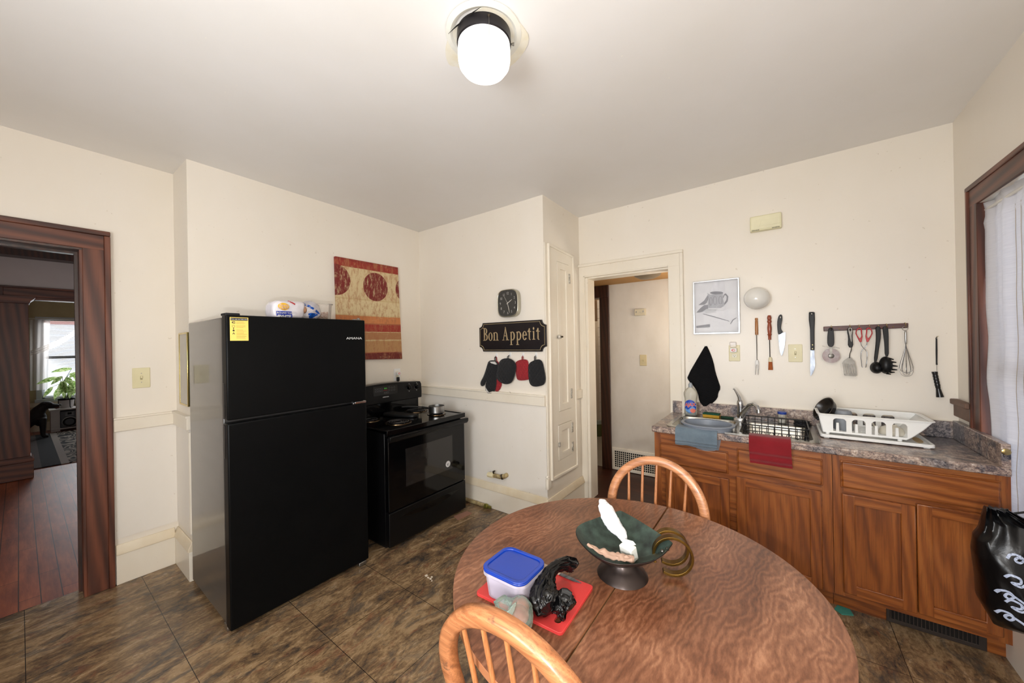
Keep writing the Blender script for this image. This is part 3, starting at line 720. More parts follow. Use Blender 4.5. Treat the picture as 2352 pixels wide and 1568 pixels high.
# brass framed narrow picture on the side face of the boxed-out wall
t = thing('brass_frame', 'narrow brass-framed mirror hung in the recess beside the refrigerator', 'mirror', (-.13, -1.916, 1.13))
x0, x1, z0, z1 = PY(-1.94, 405, 765).x, PY(-1.94, 424, 765).x, 1.135, 1.625
obj('frame', slab(NB(), [(x0, z0), (x1, z0), (x1, z1), (x0, z1)], [[(x0+.012, z0+.012), (x1-.012, z0+.012), (x1-.012, z1-.012), (x0+.012, z1-.012)]], FB(0, -1.917, 0), .013), M('polished_brass', (206, 186, 120), .22, metal=1), t, bev=.003)
obj('glass', boxes((x0+.012, x1-.012, -1.926, -1.919, z0+.012, z1-.012)), M('matte_reflection_tone', (206, 200, 188), .6), t)  # mirror's pale reflection put in as a flat matte colour
# ------------------------------------------------------------------ wall clock
t = thing('wall_clock', 'rounded-square wall clock with dark grey face above the Bon Appetit sign', 'clock', (1.215, 0, 1.74))
a, b, c, d = PY(-.045, 1142, 690), PY(-.045, 1190, 690), PY(-.045, 1167, 664), PY(-.045, 1167, 728)
cx, cz_, w, h = (a.x+b.x)/2, (c.z+d.z)/2, (b.x-a.x)/2, (c.z-d.z)/2
def squirc(w, h, n=48, e=.55):
    return [(w*math.copysign(abs(math.cos(2*math.pi*k/n))**e, math.cos(2*math.pi*k/n)), h*math.copysign(abs(math.sin(2*math.pi*k/n))**e, math.sin(2*math.pi*k/n))) for k in range(n)]
Fk = FB(cx, 0, cz_)
bm = slab(NB(), squirc(w, h), [squirc(w*.93, h*.93)], Fk @ T(0, 0, .001), .048)
obj('case', bm, M('satin_champagne_metal', (190, 186, 170), .28, metal=1), t, ang=50, bev=.003)
obj('dial', slab(NB(), squirc(w*.935, h*.935), [], Fk @ T(0, 0, .002), .040), M('charcoal_dial', (58, 57, 54), .5), t)
bm = NB()
for k in range(1, 13):
    a = math.radians(90-30*k); r = .088 if k % 3 else .092
    x, z = r*math.cos(a)*(w/.128), r*math.sin(a)*(h/.130)
    if k in (1, 2, 4, 5, 7, 8, 10, 11): x, z = x*1.06, z*1.06
    join(bm, text(str(k), .032, Fk @ T(x, z, .0422), .0002, bold=-.0002, sx=.8))
obj('numerals', bm, M('pale_numerals', (196, 196, 190), .5), t)
bm = NB()
for k in range(60):
    a = math.radians(6*k); s = squirc(w*.90, h*.90, 60)[k]; s2 = squirc(w*.87, h*.87, 60)[k]
    ball(bm, Fk @ V((s[0], s[1], .0422)), .0009, 0)
obj('minute_track', bm, m_print_w, t)
def hand(ang, l, back, wd):
    a = math.radians(90-ang); F2 = Fk @ Matrix.Rotation(a, 4, 'Z')
    return slab(NB(), [(-back, -wd), (l*.6, -wd*1.2), (l, -wd*.2), (l, wd*.2), (l*.6, wd*1.2), (-back, wd)], [], F2 @ T(0, 0, .044), .0012)
m_hand = M('silver_hands', (222, 222, 214), .3, metal=.6)
obj('hour_hand', hand(58, .058, .012, .0026), m_hand, t); obj('minute_hand', hand(166, .088, .012, .0022), m_hand, t); obj('second_hand', hand(-30, .085, .0, .0007), m_hand, t)
# ------------------------------------------------------------------ Bon Appetit sign
E_ = lambda cx, cy, rx, ry, a0, a1, n=14: [(cx+rx*math.cos(math.radians(a0+(a1-a0)*k/n)), cy+ry*math.sin(math.radians(a0+(a1-a0)*k/n))) for k in range(n+1)]
def arc(cx, cy, rx, ry, ix, iy, a0, a1, dx=0): return E_(cx, cy, rx, ry, a0, a1)+E_(cx+dx, cy, ix, iy, a1, a0)
R_ = lambda x0, x1, y0, y1: [(x0, y0), (x1, y0), (x1, y1), (x0, y1)]
GL = {
 'B': (.72, [R_(.11, .28, 0, 1), R_(0, .36, 0, .05), R_(0, .36, .95, 1), arc(.28, .75, .34, .25, .17, .20, -90, 90), arc(.28, .265, .42, .265, .23, .215, -90, 90)]),
 'o': (.62, [arc(.30, .31, .30, .33, .14, .28, 0, 180), arc(.30, .31, .30, .33, .14, .28, 180, 360)]),
 'n': (.80, [R_(.09, .24, 0, .60), R_(0, .34, 0, .045), [(0, .58), (.09, .54), (.24, .63), (.20, .63)], arc(.37, .42, .29, .22, .14, .17, 0, 130), R_(.51, .66, 0, .43), R_(.42, .76, 0, .045)]),
 'A': (.98, [[(.12, 0), (.18, 0), (.48, .86), (.43, 1)], [(.60, 0), (.80, 0), (.48, 1), (.40, 1)], R_(.24, .64, .30, .36), R_(.0, .30, 0, .045), R_(.50, .94, 0, .045)]),
 'p': (.76, [R_(.10, .25, -.36, .60), R_(0, .37, -.36, -.315), [(0, .58), (.10, .54), (.25, .63), (.21, .63)], arc(.34, .31, .34, .33, .18, .27, -90, 90, -.01), arc(.34, .31, .18, .33, .10, .27, 90, 150), arc(.34, .31, .18, .33, .10, .27, 210, 270)]),
 'e': (.60, [arc(.29, .31, .29, .33, .13, .28, 0, 180), arc(.29, .31, .29, .33, .13, .26, 180, 325), R_(.10, .57, .31, .37)]),
 't': (.50, [R_(.14, .29, .12, .80), R_(.0, .44, .56, .61), arc(.30, .14, .16, .16, .03, .09, 180, 300), [(.0, .60), (.14, .60), (.26, .84), (.22, .84)]]),
 'i': (.44, [R_(.12, .27, 0, .60), R_(.02, .38, 0, .045), [(.02, .58), (.12, .54), (.27, .63), (.23, .63)], circ(.19, .80, .095, 16)]),
 ' ': (.36, [])}
P = [PY(-.02, x, y) for x, y in ((1100, 740), (1253, 736), (1255, 805), (1102, 809))]
sx0, sx1, sz0, sz1 = (P[0].x+P[3].x)/2, (P[1].x+P[2].x)/2, (P[2].z+P[3].z)/2, (P[0].z+P[1].z)/2
def notch(i, r=.042):
    x0, x1, z0, z1 = sx0+i, sx1-i, sz0+i, sz1-i; out = []
    for cx, cy, a0, a1 in ((x1, z1, 270, 180), (x0, z1, 360, 270), (x0, z0, 90, 0), (x1, z0, 180, 90)):
        rr = r
        for k in range(7): a = math.radians(a0+(a1-a0)*k/6); out.append((cx+rr*math.cos(a), cy+rr*math.sin(a)))
    return out
t = thing('wall_sign', 'black wooden wall sign lettered Bon Appetit in gold with notched corners', 'sign', ((sx0+sx1)/2, 0, sz0))
obj('board', slab(NB(), notch(0), [], FB(0, 0, 0), .020), M('black_sign_paint', (12, 12, 16), .4, var=(26, 16, 17), vs=3, stretch=(.5, 1, 4)), t, bev=.003)
obj('gold_outline', slab(NB(), notch(.012, .043), [notch(.0148, .043)], FB(0, -.0202, 0), .0006), M('antique_gold_line', (176, 158, 120), .5), t)
bm = NB(); W_ = sum(GL[c][0] for c in 'Bon Appetit')+.06*10; k = .625/W_; H_ = .118; x = sx0+.048; zb = sz0+.100
for c in 'Bon Appetit':
    for poly in GL[c][1]:
        slab(bm, [(x+p[0]*k, zb+p[1]*H_) for p in poly], [], FB(0, -.0202, 0), .0012+.00006*GL[c][1].index(poly))
    x += (GL[c][0]+.06)*k
obj('lettering', bm, M('gold_lettering', (172, 152, 118), .5, var=(150, 128, 94), vs=30), t)
# ------------------------------------------------------------------ hooks, mitts, pot holders
hk = [cS([(338, 985)], -.005)[0], cS([(514, 972)], -.005)[0], cS([(682, 978)], -.005)[0], cS([(848, 976)], -.005)[0]]
hl = ('leftmost of four small white hooks under the sign, holding the oven mitts', 'second small white hook under the sign, holding the big black pot holder', 'third small white hook under the sign, holding the red pot holder', 'rightmost of four small white hooks under the sign, by the cupboard edge')
for (hx, hz), lb in zip(hk, hl):
    t = thing('adhesive_hook', lb, 'hook', (hx, 0, hz), 0, 'small white hooks under the sign')
    obj('hook_plate', slab(NB(), rrect(-.010, .010, -.022, .018, .006, 3), [], FB(hx, 0, hz), .004), m_white_p, t, bev=.001)
    obj('hook_arm', tube(NB(), [(hx, -.004, hz-.004), (hx, -.014, hz-.014), (hx, -.022, hz-.010), (hx, -.024, hz-.001)], .0028, 8), m_white_p, t)
def quilt(name, c, s=55):
    t = NT(name); t.b.inputs['Base Color'].default_value = L(c); t.rough(.9); t.b.inputs['Sheen Weight'].default_value = .12
    tc = t.n('TexCoord'); sp = t.n('SeparateXYZ'); t.l(tc.outputs['Object'], sp.inputs[0])
    w = []
    for sg in (1, -1):
        q = t.math('ADD', sp.outputs[0], t.math('MULTIPLY', sp.outputs[2], sg*.8))
        w.append(t.math('ABSOLUTE', t.math('SINE', t.math('MULTIPLY', q, s*1.6))))
    h = t.math('POWER', t.math('MINIMUM', w[0], w[1]), .5)
    t.bump(t.math('ADD', h, t.math('MULTIPLY', t.noise(t.coords(), 160, 3), .25)), .55, .006)
    t.col(t.ramp(h, [(0, tuple(x*.75 for x in c)), (.5, c)])); return t.m
m_qblack, m_qred = quilt('black_quilted_cotton', (13, 14, 18)), quilt('red_quilted_cotton', (146, 24, 34), 70)
def holder(name, pts, m, label, cat, hook, y, th, group=None, lining=None):
    out = smoothp(cS(pts, y), 2); cx = sum(p[0] for p in out)/len(out); zt = max(p[1] for p in out)
    t = thing(name, label, cat, (cx, y, min(p[1] for p in out)), 0, group)
    bm = pillow(NB(), out, FB(0, y, 0), th, 6)
    obj('body', bm, m, t)
    edge = [V((p[0], y-.003, p[1])) for p in out]
    obj('piping', tube(NB(), edge, .004, 6, closed=True), m, t)
    top = max(out, key=lambda p: p[1]-abs(p[0]-hook[0])*.5)
    hx, hz = hook
    obj('loop', tube(NB(), [(top[0]-.006, y-.004, top[1]-.004), (hx-.006, y-.006, hz-.018), (hx, -.018, hz-.006), (hx+.006, y-.006, hz-.018), (top[0]+.006, y-.004, top[1]-.004)], .0035, 8), m, t)
    return t
holder('oven_mitt', [(345, 1050), (380, 1100), (378, 1200), (372, 1290), (405, 1330), (402, 1380), (370, 1440), (330, 1445), (305, 1400), (300, 1250), (310, 1100)], m_qred, 'red oven mitt mostly hidden behind the black oven mitt', 'oven mitt', hk[0], -.006, .010)
t = holder('oven_mitt', [(245, 1055), (320, 1052), (362, 1085), (352, 1180), (338, 1260), (334, 1400), (300, 1462), (240, 1474), (208, 1450), (203, 1400), (222, 1350), (218, 1315), (200, 1318), (185, 1365), (150, 1380), (136, 1350), (145, 1315), (175, 1265), (205, 1180), (225, 1110)], m_qblack, 'black oven mitt with thumb pointing down at the left under the sign', 'oven mitt', hk[0], -.018, .024)
for pts in ([(252, 1066), (310, 1064), (338, 1098), (330, 1104), (270, 1085)], [(200, 1398), (206, 1412), (232, 1458), (240, 1468), (222, 1462), (206, 1440)]):
    obj('white_lining', slab(NB(), cS(pts, -.04), [], FB(0, -.030, 0), .012), M('white_lining_cloth', (206, 204, 200), .9), t)
holder('pot_holder', [(400, 1045), (440, 1028), (512, 1026), (570, 1068), (590, 1120), (582, 1200), (545, 1322), (490, 1352), (430, 1347), (370, 1312), (338, 1260), (345, 1190), (370, 1090)], m_qblack, 'large rounded black pot holder hung second from the left beside the mitts', 'pot holder', hk[1], -.030, .018)
holder('pot_holder', [(598, 1065), (665, 1040), (738, 1043), (748, 1100), (770, 1200), (764, 1282), (735, 1297), (640, 1305), (603, 1283), (594, 1200), (586, 1100)], m_qred, 'small square red pot holder between two black ones under the sign', 'pot holder', hk[2], -.010, .012)
holder('pot_holder', [(757, 1090), (830, 1050), (890, 1038), (928, 1068), (947, 1150), (970, 1270), (960, 1342), (920, 1372), (830, 1385), (780, 1362), (760, 1300), (753, 1180)], m_qblack, 'long oval black pot holder rightmost under the sign beside the cupboard', 'pot holder', hk[3], -.018, .014)
nail = PY(-.02, 1175, 903)
tag(obj('bent_nail', tube(NB(), [(nail.x, -.0, nail.z-.018), (nail.x-.002, -.022, nail.z-.004), (nail.x-.010, -.034, nail.z+.016)], .0013, 6), M('old_nail', (70, 64, 58), .5, metal=.8)), 'bent nail sticking out of the chair rail below the pot holders', 'nail')
# gas stub and floor pipe
v = PY(-.05, 1140, 1092); m_brass = M('painted_brass', (206, 188, 140), .45, metal=.3, var=(110, 84, 50), vs=30)
t = thing('pipe_valve', 'old cream-painted gas pipe stub with valve on the chase wall', 'pipe valve', (v.x, 0, v.z-.03))
obj('stub', tube(NB(), [(v.x+.085, -.002, v.z+.01), (v.x+.080, -.045, v.z+.006), (v.x+.05, -.055, v.z), (v.x-.02, -.06, v.z)], [.020, .020, .019, .017], 14), m_brass, t)
obj('cap', tube(NB(), [(v.x-.02, -.06, v.z), (v.x-.05, -.062, v.z-.001), (v.x-.085, -.064, v.z-.002)], [.024, .026, .022], 8), M('cream_cap', (226, 214, 176), .5), t)
obj('collar', tube(NB(), [(v.x+.060, -.053, v.z), (v.x+.072, -.048, v.z+.004)], .024, 8), M('dark_fitting', (64, 52, 38), .5, metal=.6), t)
obj('lever', tube(NB(), [(v.x-.022, -.06, v.z), (v.x-.024, -.062, v.z+.038), (v.x-.002, -.068, v.z+.046)], [.006, .006, .005], 8, flat=(1.6, 1)), M('dark_fitting', (64, 52, 38), .5), t)
t = thing('floor_pipe', 'cream-painted pipe with brass end along the floor beside the stove', 'pipe', (.8, -.05, 0))
obj('pipe', tube(NB(), [(.60, -.048, .022), (.92, -.048, .020)], .017, 12), m_brass, t)
obj('brass_end', tube(NB(), [(.92, -.048, .020), (.945, -.048, .020), (.950, -.048, .020), (.985, -.048, .019)], [.021, .021, .013, .013], 10), M('greenish_brass', (150, 146, 70), .35, metal=.8), t)
# ------------------------------------------------------------------ built-in cupboard in the chase side
t = thing('built_in_cupboard', 'tall narrow cream-painted built-in cupboard with two doors in the chase side', 'cupboard', (CW, .27, .36))
F2 = FL(CW, 0, 0)
dU, dL = (.182, .404, .915, 2.212), (.160, .408, .497, .797)
rc = lambda q, i=0: [(q[0]+i, q[2]+i), (q[1]-i, q[2]+i), (q[1]-i, q[3]-i), (q[0]+i, q[3]-i)]
obj('face_frame', slab(NB(), [(.045, .372), (.500, .358), (.482, 2.300), (.050, 2.325)], [rc(dU, -.003), rc(dL, -.003)], F2, .020), m_trimw, t, bev=.002)
obj('moulding', slab(NB(), [(.035, .362), (.514, .346), (.495, 2.318), (.040, 2.342)], [[(.052, .385), (.496, .371), (.479, 2.296), (.056, 2.318)]], F2 @ T(0, 0, .002), .028), m_trimw, t, bev=.005)
obj('side_board', boxes((CW-.0, CW+.012, .0, .046, .30, 2.345)), m_trimw, t, bev=.003)
obj('cavity', slab(NB(), rc(dU, -.004), [], F2, .001), m_black, t)
m_hinge = M('chipped_painted_hinge', (216, 212, 202), .4, metal=.3, var=(120, 112, 100), vs=60)
for q, hz in ((dU, (1.045, 2.09)), (dL, (.56, .735))):
    d = obj('door', slab(NB(), rc(q), [rc(q, .058)], F2 @ T(0, 0, .002), .021), m_trimw, t, bev=.002)
    obj('panel', slab(NB(), rc(q, .050), [], F2 @ T(0, 0, .002), .009), m_trimw, d, bev=.002)
    for z in hz: obj('hinge', boxes((CW+.021, CW+.030, q[1]-.010, q[1]+.014, z-.045, z+.045)), m_hinge, d, bev=.003)
l1 = obj('latch', boxes((CW+.022, CW+.045, .165, .205, 1.545, 1.575)), m_hinge, t, bev=.004)
obj('latch_knob', tube(NB(), [(CW+.045, .20, 1.56), (CW+.058, .20, 1.56)], .008, 10), M('dark_fitting', (64, 52, 38), .4, metal=.7), l1)
obj('latch', boxes((CW+.022, CW+.036, .148, .172, .615, .655)), m_hinge, t, bev=.004)
# ------------------------------------------------------------------ framed drawing on the sink wall
p = [PY(.645, x, y) for x, y in ((1592, 647), (1699, 637), (1699, 765), (1592, 768))]
a0, a1, b0, b1 = (p[0].x+p[3].x)/2, (p[1].x+p[2].x)/2, (p[2].z+p[3].z)/2, (p[0].z+p[1].z)/2
t = thing('framed_drawing', 'thin silver-framed pencil drawing of a jug above the outlet', 'framed picture', ((a0+a1)/2, WB, b0))
obj('frame', slab(NB(), R_(a0, a1, b0, b1), [R_(a0+.011, a1-.011, b0+.011, b1-.011)], FB(0, WB, 0), .022), M('silver_frame', (206, 208, 212), .22, metal=1), t, bev=.002)
pp = obj('paper', slab(NB(), R_(a0+.01, a1-.01, b0+.01, b1-.01), [], FB(0, WB-.004, 0), .004), M('sketch_paper', (206, 205, 206), .7, var=(192, 191, 194), vs=9), t)
def dr(name, polys, c, k):
    bm = NB()
    for po, ho in polys:
        slab(bm, OY_(.655, 1560, 600, 5.2265, po), [OY_(.655, 1560, 600, 5.2265, h) for h in ho], FB(0, WB-.008-.0003*k, 0), .0003)
    obj(name, bm, M('graphite_'+name, c, .8, var=tuple(min(255, x*1.12) for x in c), vs=30, stretch=(1, 1, .3)), pp)
ell = lambda cx, cy, rx, ry, n=24: [(cx+rx*math.cos(2*math.pi*k/n), cy+ry*math.sin(2*math.pi*k/n)) for k in range(n)]
dr('drape', [([(372, 370), (420, 240), (548, 235), (552, 380), (530, 400), (400, 395)], [])], (186, 185, 188), 1)
dr('shadow', [([(205, 615), (255, 560), (300, 525), (345, 520), (350, 610), (300, 600), (240, 615)], []), ([(230, 525), (300, 470), (350, 390), (352, 450), (330, 500), (300, 520)], []), ([(205, 775), (370, 752), (372, 790), (205, 800)], [])], (122, 122, 126), 2)
dr('jug_body', [([(335, 378), (372, 400), (525, 385), (528, 450), (545, 530), (500, 560), (350, 560), (342, 500), (352, 430)], [])], (150, 150, 154), 3)
dr('jug_rim', [(ell(450, 378, 80, 18), []), ([(560, 384), (590, 420), (582, 480), (545, 525), (540, 500), (566, 465), (570, 420), (548, 402), (530, 440), (522, 430), (540, 392)], [])], (116, 116, 120), 4)
dr('jug_flutes', [(ell(430, 470, 22, 50), [ell(430, 470, 18, 46)]), (ell(495, 465, 22, 50), [ell(495, 465, 18, 46)]), (ell(380, 480, 20, 48), [ell(380, 480, 16, 44)])], (105, 105, 110), 5)
dr('fruit', [(ell(500, 555, 56, 40), [ell(500, 555, 53, 37)]), ([(285, 600), (330, 570), (450, 575), (440, 610), (320, 628)], [])], (168, 168, 170), 6)
dr('table_edge', [([(290, 628), (400, 655), (600, 715), (602, 722), (398, 664), (288, 634)], []), ([(612, 750), (640, 700), (690, 672), (692, 678), (648, 706), (620, 755)], [])], (100, 100, 105), 7)
obj('glass', boxes((a0+.010, a1-.010, WB-.0165, WB-.0155, b0+.010, b1-.010)), M('picture_glass', (255, 255, 255), .01, trans=1), t)
# white wall globe
q = cA([(935, 445)], .60)[0]
t = thing('wall_globe_lamp', 'unlit white glass globe lamp on the sink wall beside the framed drawing', 'wall lamp', (q[0], WB, q[1]-.08))
Gm = frame((q[0]-.002, WB, q[1]), (1, 0, 0), (0, 0, 1))
obj('fitting', lathe(NB(), [(0, 0), (.050, 0), (.052, .012), (.048, .022), (0, .022)], Gm, 32), m_ivory, t)
obj('globe', lathe(NB(), [(.046, .014), (.066, .028), (.078, .052), (.080, .072), (.074, .096), (.058, .118), (.032, .134), (0, .140)], Gm, 40), M('opal_glass', (226, 224, 218), .12, coat=.4), t, ang=80)
# door chime box
p = [PY(.64, x, y) for x, y in ((1723, 500), (1795, 488), (1795, 523), (1723, 534))]
x0, x1, z0, z1 = (p[0].x+p[3].x)/2, (p[1].x+p[2].x)/2, (p[2].z+p[3].z)/2, (p[0].z+p[1].z)/2
t = thing('door_chime', 'yellowed plastic door chime box high on the sink wall', 'door chime', ((x0+x1)/2, WB, z0))
obj('cover', boxes((x0, x1, WB-.045, WB, z0, z1)), M('yellowed_plastic', (228, 222, 184), .45), t, bev=.005)
obj('face_relief', join(slab(NB(), R_(x0+.008, x1-.008, z0+.012, z1-.008), [], FB(0, WB-.044, 0), .003), slab(NB(), [(x0+.06, z0+.03), (x1-.008, z0+.03), (x1-.008, z0+.07), (x0+.07, z0+.07)], [], FB(0, WB-.046, 0), .003)), M('yellowed_plastic_pale', (232, 226, 192), .4), t, bev=.001)
bm = NB()
for s in (x0+.012, x1-.055):
    for k in range(7): box(bm, s+k*.0066, s+k*.0066+.003, WB-.0475, WB-.044, z0+.002, z0+.009)
obj('sound_slots', bm, m_print_d, t)
# ------------------------------------------------------------------ kitchen tools hung on the sink wall
m_blade = M('worn_steel_blade', (150, 156, 166), .34, metal=.9, var=(88, 94, 104), vs=44, stretch=(1.5, 1, .4))
m_tool = M('tool_steel', (120, 117, 112), .36, metal=.95, var=(98, 95, 90), vs=30)
m_blackp = M('black_nylon', (9, 9, 11), .42, spec=.35)
def hang(name, label, cat, x, z, group=None): return thing(name, label, cat, (x, WB, z), 0, group)
def wlathe(prof, sgn, y=.640, m=None):  # prof [(r_px, y_px)] in crop A about a vertical axis x_px
    pass
def vlathe(cx, prof, y, fn, seg=20, sy=1):
    """vertical turned piece: prof of (radius_px, y_px) about x = cx px"""
    pr = []
    for r, yy in prof:
        c = fn([(cx, yy), (cx+r, yy)], y); pr.append((abs(c[1][0]-c[0][0]), c[0][1]))
    x = fn([(cx, prof[0][1])], y)[0][0]
    return lathe(NB(), [(0, pr[0][1])]+pr+[(0, pr[-1][1])], T(x, y, 0), seg, sy=sy)
m_honey = WOOD('honey_handle_wood', (150, 92, 38), (178, 118, 56), (128, 72, 30), 2, 3, .35, .2, 2)
m_redh = WOOD('red_turned_wood', (140, 62, 36), (158, 76, 46), (112, 46, 28), 2, 3, .35, .2, 2)
t = hang('carving_fork', 'two-pronged carving fork with a honey wooden handle, leftmost tool on the wall', 'carving fork', cA([(925, 1360)])[0][0], cA([(925, 1360)])[0][1])
obj('handle', vlathe(926, [(17, 680), (19, 700), (15, 712), (18, 722), (19, 770), (20, 830), (18, 845), (20, 855), (18, 882)], .648, cA), m_honey, t)
w = [V((x, .648, z)) for x, z in cA([(927, 880), (931, 1000), (933, 1170), (935, 1190)], .648)]
obj('shank', tube(NB(), w, [.0028, .0028, .002, .003], 10), m_tool, t)
obj('prongs', slab(NB(), cA([(928, 1180), (942, 1180), (956, 1205), (956, 1290), (950, 1362), (944, 1362), (942, 1250), (934, 1240), (926, 1250), (918, 1362), (912, 1360), (914, 1290), (914, 1205)], .648), [], FB(0, .648, 0), .003), m_tool, t, bev=.001)
t = hang('basting_brush', 'basting brush with red turned wooden handle and ginger bristles on the wall', 'basting brush', cA([(1092, 1305)])[0][0], cA([(1092, 1305)])[0][1])
obj('handle', vlathe(1081, [(16, 648), (22, 655), (28, 680), (24, 695), (21, 706), (28, 718), (26, 733), (19, 742), (25, 770), (28, 800), (24, 850), (20, 868), (28, 876), (24, 886), (19, 892), (18, 942)], .642, cA), m_redh, t)
w = [V((x, .646, z)) for x, z in cA([(1084, 940), (1090, 1150)], .646)]
obj('shank', tube(NB(), w, .0026, 8), m_satin, t)
obj('ferrule', vlathe(1094, [(12, 1148), (22, 1165), (24, 1205)], .646, cA), M('cream_ferrule', (222, 212, 180), .5), t)
obj('bristles', vlathe(1095, [(23, 1203), (26, 1260), (29, 1303)], .646, cA, sy=.6), M('ginger_bristles', (172, 94, 44), .85, var=(140, 70, 32), vs=120, stretch=(1, 1, .05)), t)
t = hang('kitchen_knife', 'small kitchen knife with curved black handle, left of the light switch', 'knife', cA([(1230, 1137)])[0][0], cA([(1230, 1137)])[0][1])
obj('handle', slab(NB(), smoothp(cA([(1195, 655), (1215, 636), (1236, 645), (1240, 690), (1228, 750), (1222, 800), (1228, 825), (1252, 848), (1190, 886), (1180, 830), (1176, 740), (1183, 690)], .650), 1), [cA(ell(1214, 672, 9, 14, 12), .650)], FB(0, .652, 0), .016), m_blackp, t, bev=.004, seg=3)
obj('blade', slab(NB(), cA([(1190, 884), (1240, 858), (1277, 850), (1274, 940), (1262, 1040), (1248, 1095), (1230, 1138), (1210, 1090), (1198, 1000)], .650), [], FB(0, .650, 0), .002), m_blade, t)
t = hang('carving_knife', 'long carving knife with straight black riveted handle, right of the light switch', 'knife', cA([(1590, 1378)])[0][0], cA([(1590, 1378)])[0][1])
obj('handle', slab(NB(), cA([(1556, 614), (1564, 609), (1616, 608), (1626, 614), (1628, 700), (1623, 820), (1623, 1066), (1575, 1066), (1570, 820), (1556, 700)], .650), [cA(ell(1590, 630, 12, 9, 12), .650)], FB(0, .654, 0), .018), m_blackp, t, bev=.004, seg=3)
obj('blade', slab(NB(), cA([(1575, 1064), (1622, 1064), (1625, 1150), (1634, 1240), (1622, 1300), (1600, 1350), (1576, 1380), (1573, 1300), (1573, 1180)], .650), [], FB(0, .650, 0), .002), m_blade, t)
bm = NB()
for y in (1002, 1048): lathe(bm, [(.0030, 0), (.0024, .0012), (0, .0014)], FB(*(lambda q: (q[0], .636, q[1]))(cA([(1599, y)], .65)[0])), 12)
obj('rivets', bm, M('brass_rivets', (200, 176, 110), .25, metal=1), t)
# utensil rack and its hooks
r4 = cB([(176, 392), (1265, 345), (1265, 408), (178, 452)], .655)
t = hang('utensil_rack', 'dark red wooden utensil rack strip with brass cup hooks on the sink wall', 'utensil rack', (r4[0][0]+r4[1][0])/2, r4[3][1])
obj('board', slab(NB(), r4, [], FB(0, WB, 0), .016), WOOD('mahogany_strip', (58, 20, 20), (84, 32, 30), (44, 16, 16), 0, 1, .4, .2, 3), t, bev=.003)
m_cup = M('brass_cup_hook', (196, 178, 110), .25, metal=1)
hooks = []
for x, y in ((275, 400), (515, 392), (632, 392), (765, 388), (880, 395), (985, 378), (1225, 365)):
    a, b = cB([(x, y)], .640)[0]; hooks.append((a, b))
    obj('cup_hook', tube(NB(), [(a, WB-.012, b+.010), (a, .640, b+.012), (a, .628, b+.006), (a, .622, b-.004), (a, .626, b-.012), (a, .634, b-.014), (a, .638, b-.010)], .0016, 8), m_cup, t)
bm = NB()
for x, y in ((378, 420), (1075, 394)): a, b = cB([(x, y)], .645)[0]; ball(bm, (a, WB-.016, b), .0035, 2)
obj('screws', bm, m_cup, t)
# pizza cutter
Y0 = .628
t = hang('pizza_cutter', 'pizza cutter with fat black handle, leftmost utensil on the rack', 'pizza cutter', *cB([(275, 860)], Y0)[0])
obj('handle', slab(NB(), smoothp(cB([(240, 415), (270, 402), (300, 415), (314, 520), (312, 652), (228, 652), (224, 520)], Y0), 2), [cB(ell(272, 428, 10, 14, 12), Y0)], FB(0, Y0+.012, 0), .024), m_blackp, t, bev=.006, seg=3)
w = [V((x, Y0, z)) for x, z in cB([(160, 640), (200, 654), (270, 660), (330, 656), (382, 672)], Y0)]
obj('guard', sweep(NB(), w, [(-.012, -.001), (.012, -.001), (.012, .001), (-.012, .001)], (0, 0, 1)), m_tool, t)
obj('stem', slab(NB(), cB([(250, 650), (290, 650), (285, 780), (262, 780)], Y0), [], FB(0, Y0, 0), .003), m_tool, t)
c = cB([(275, 768), (393, 768), (275, 860)], Y0)
obj('wheel', slab(NB(), circ(c[0][0], c[0][1], (c[1][0]-c[0][0]), 40, c[0][1]-c[2][1]), [], FB(0, Y0+.003, 0), .0018), M('worn_pinkish_steel', (124, 118, 117), .42, metal=.9, var=(104, 90, 88), vs=40), t)
obj('hub', lathe(NB(), [(.016, 0), (.014, .004), (.006, .006), (0, .006)], FB(c[0][0], Y0+.001, c[0][1]), 24), m_tool, t)
# spatula
t = hang('slotted_spatula', 'slotted steel spatula with black and silver handle on the rack', 'spatula', *cB([(515, 1030)], Y0)[0])
hd = obj('handle', slab(NB(), smoothp(cB([(484, 412), (515, 400), (548, 412), (552, 450), (546, 520), (560, 660), (490, 660), (494, 520), (480, 460)], Y0), 1), [cB(ell(515, 430, 12, 17, 12), Y0)], FB(0, Y0+.010, 0), .020), m_blackp, t, bev=.005, seg=3)
obj('silver_inlay', slab(NB(), cB([(492, 412), (515, 404), (540, 414), (544, 450), (534, 500), (536, 590), (526, 580), (510, 520), (496, 460)], Y0), [cB(ell(516, 432, 14, 19, 12), Y0)], FB(0, Y0-.0105, 0), .002), m_tool, hd)
w = [V((x, Y0, z)) for x, z in cB([(535, 662), (535, 690), (515, 740), (510, 795)], Y0)]
obj('neck', tube(NB(), w, [.004, .0045, .004, .005], 10, flat=(1.2, .6)), m_tool, t)
slots = [cB([(a, 872+abs(k-2)*2), (a+12, 872), (a+19+k*3, 1000), (a+3+k*3, 1000)], Y0) for k, a in enumerate((440, 470, 500, 530, 558))]
obj('blade', slab(NB(), cB([(505, 785), (525, 785), (545, 805), (582, 845), (600, 930), (606, 1018), (592, 1032), (445, 1022), (434, 940), (420, 862), (440, 830), (490, 792)], Y0), slots, FB(0, Y0, 0), .002), m_tool, t, bev=.0006)
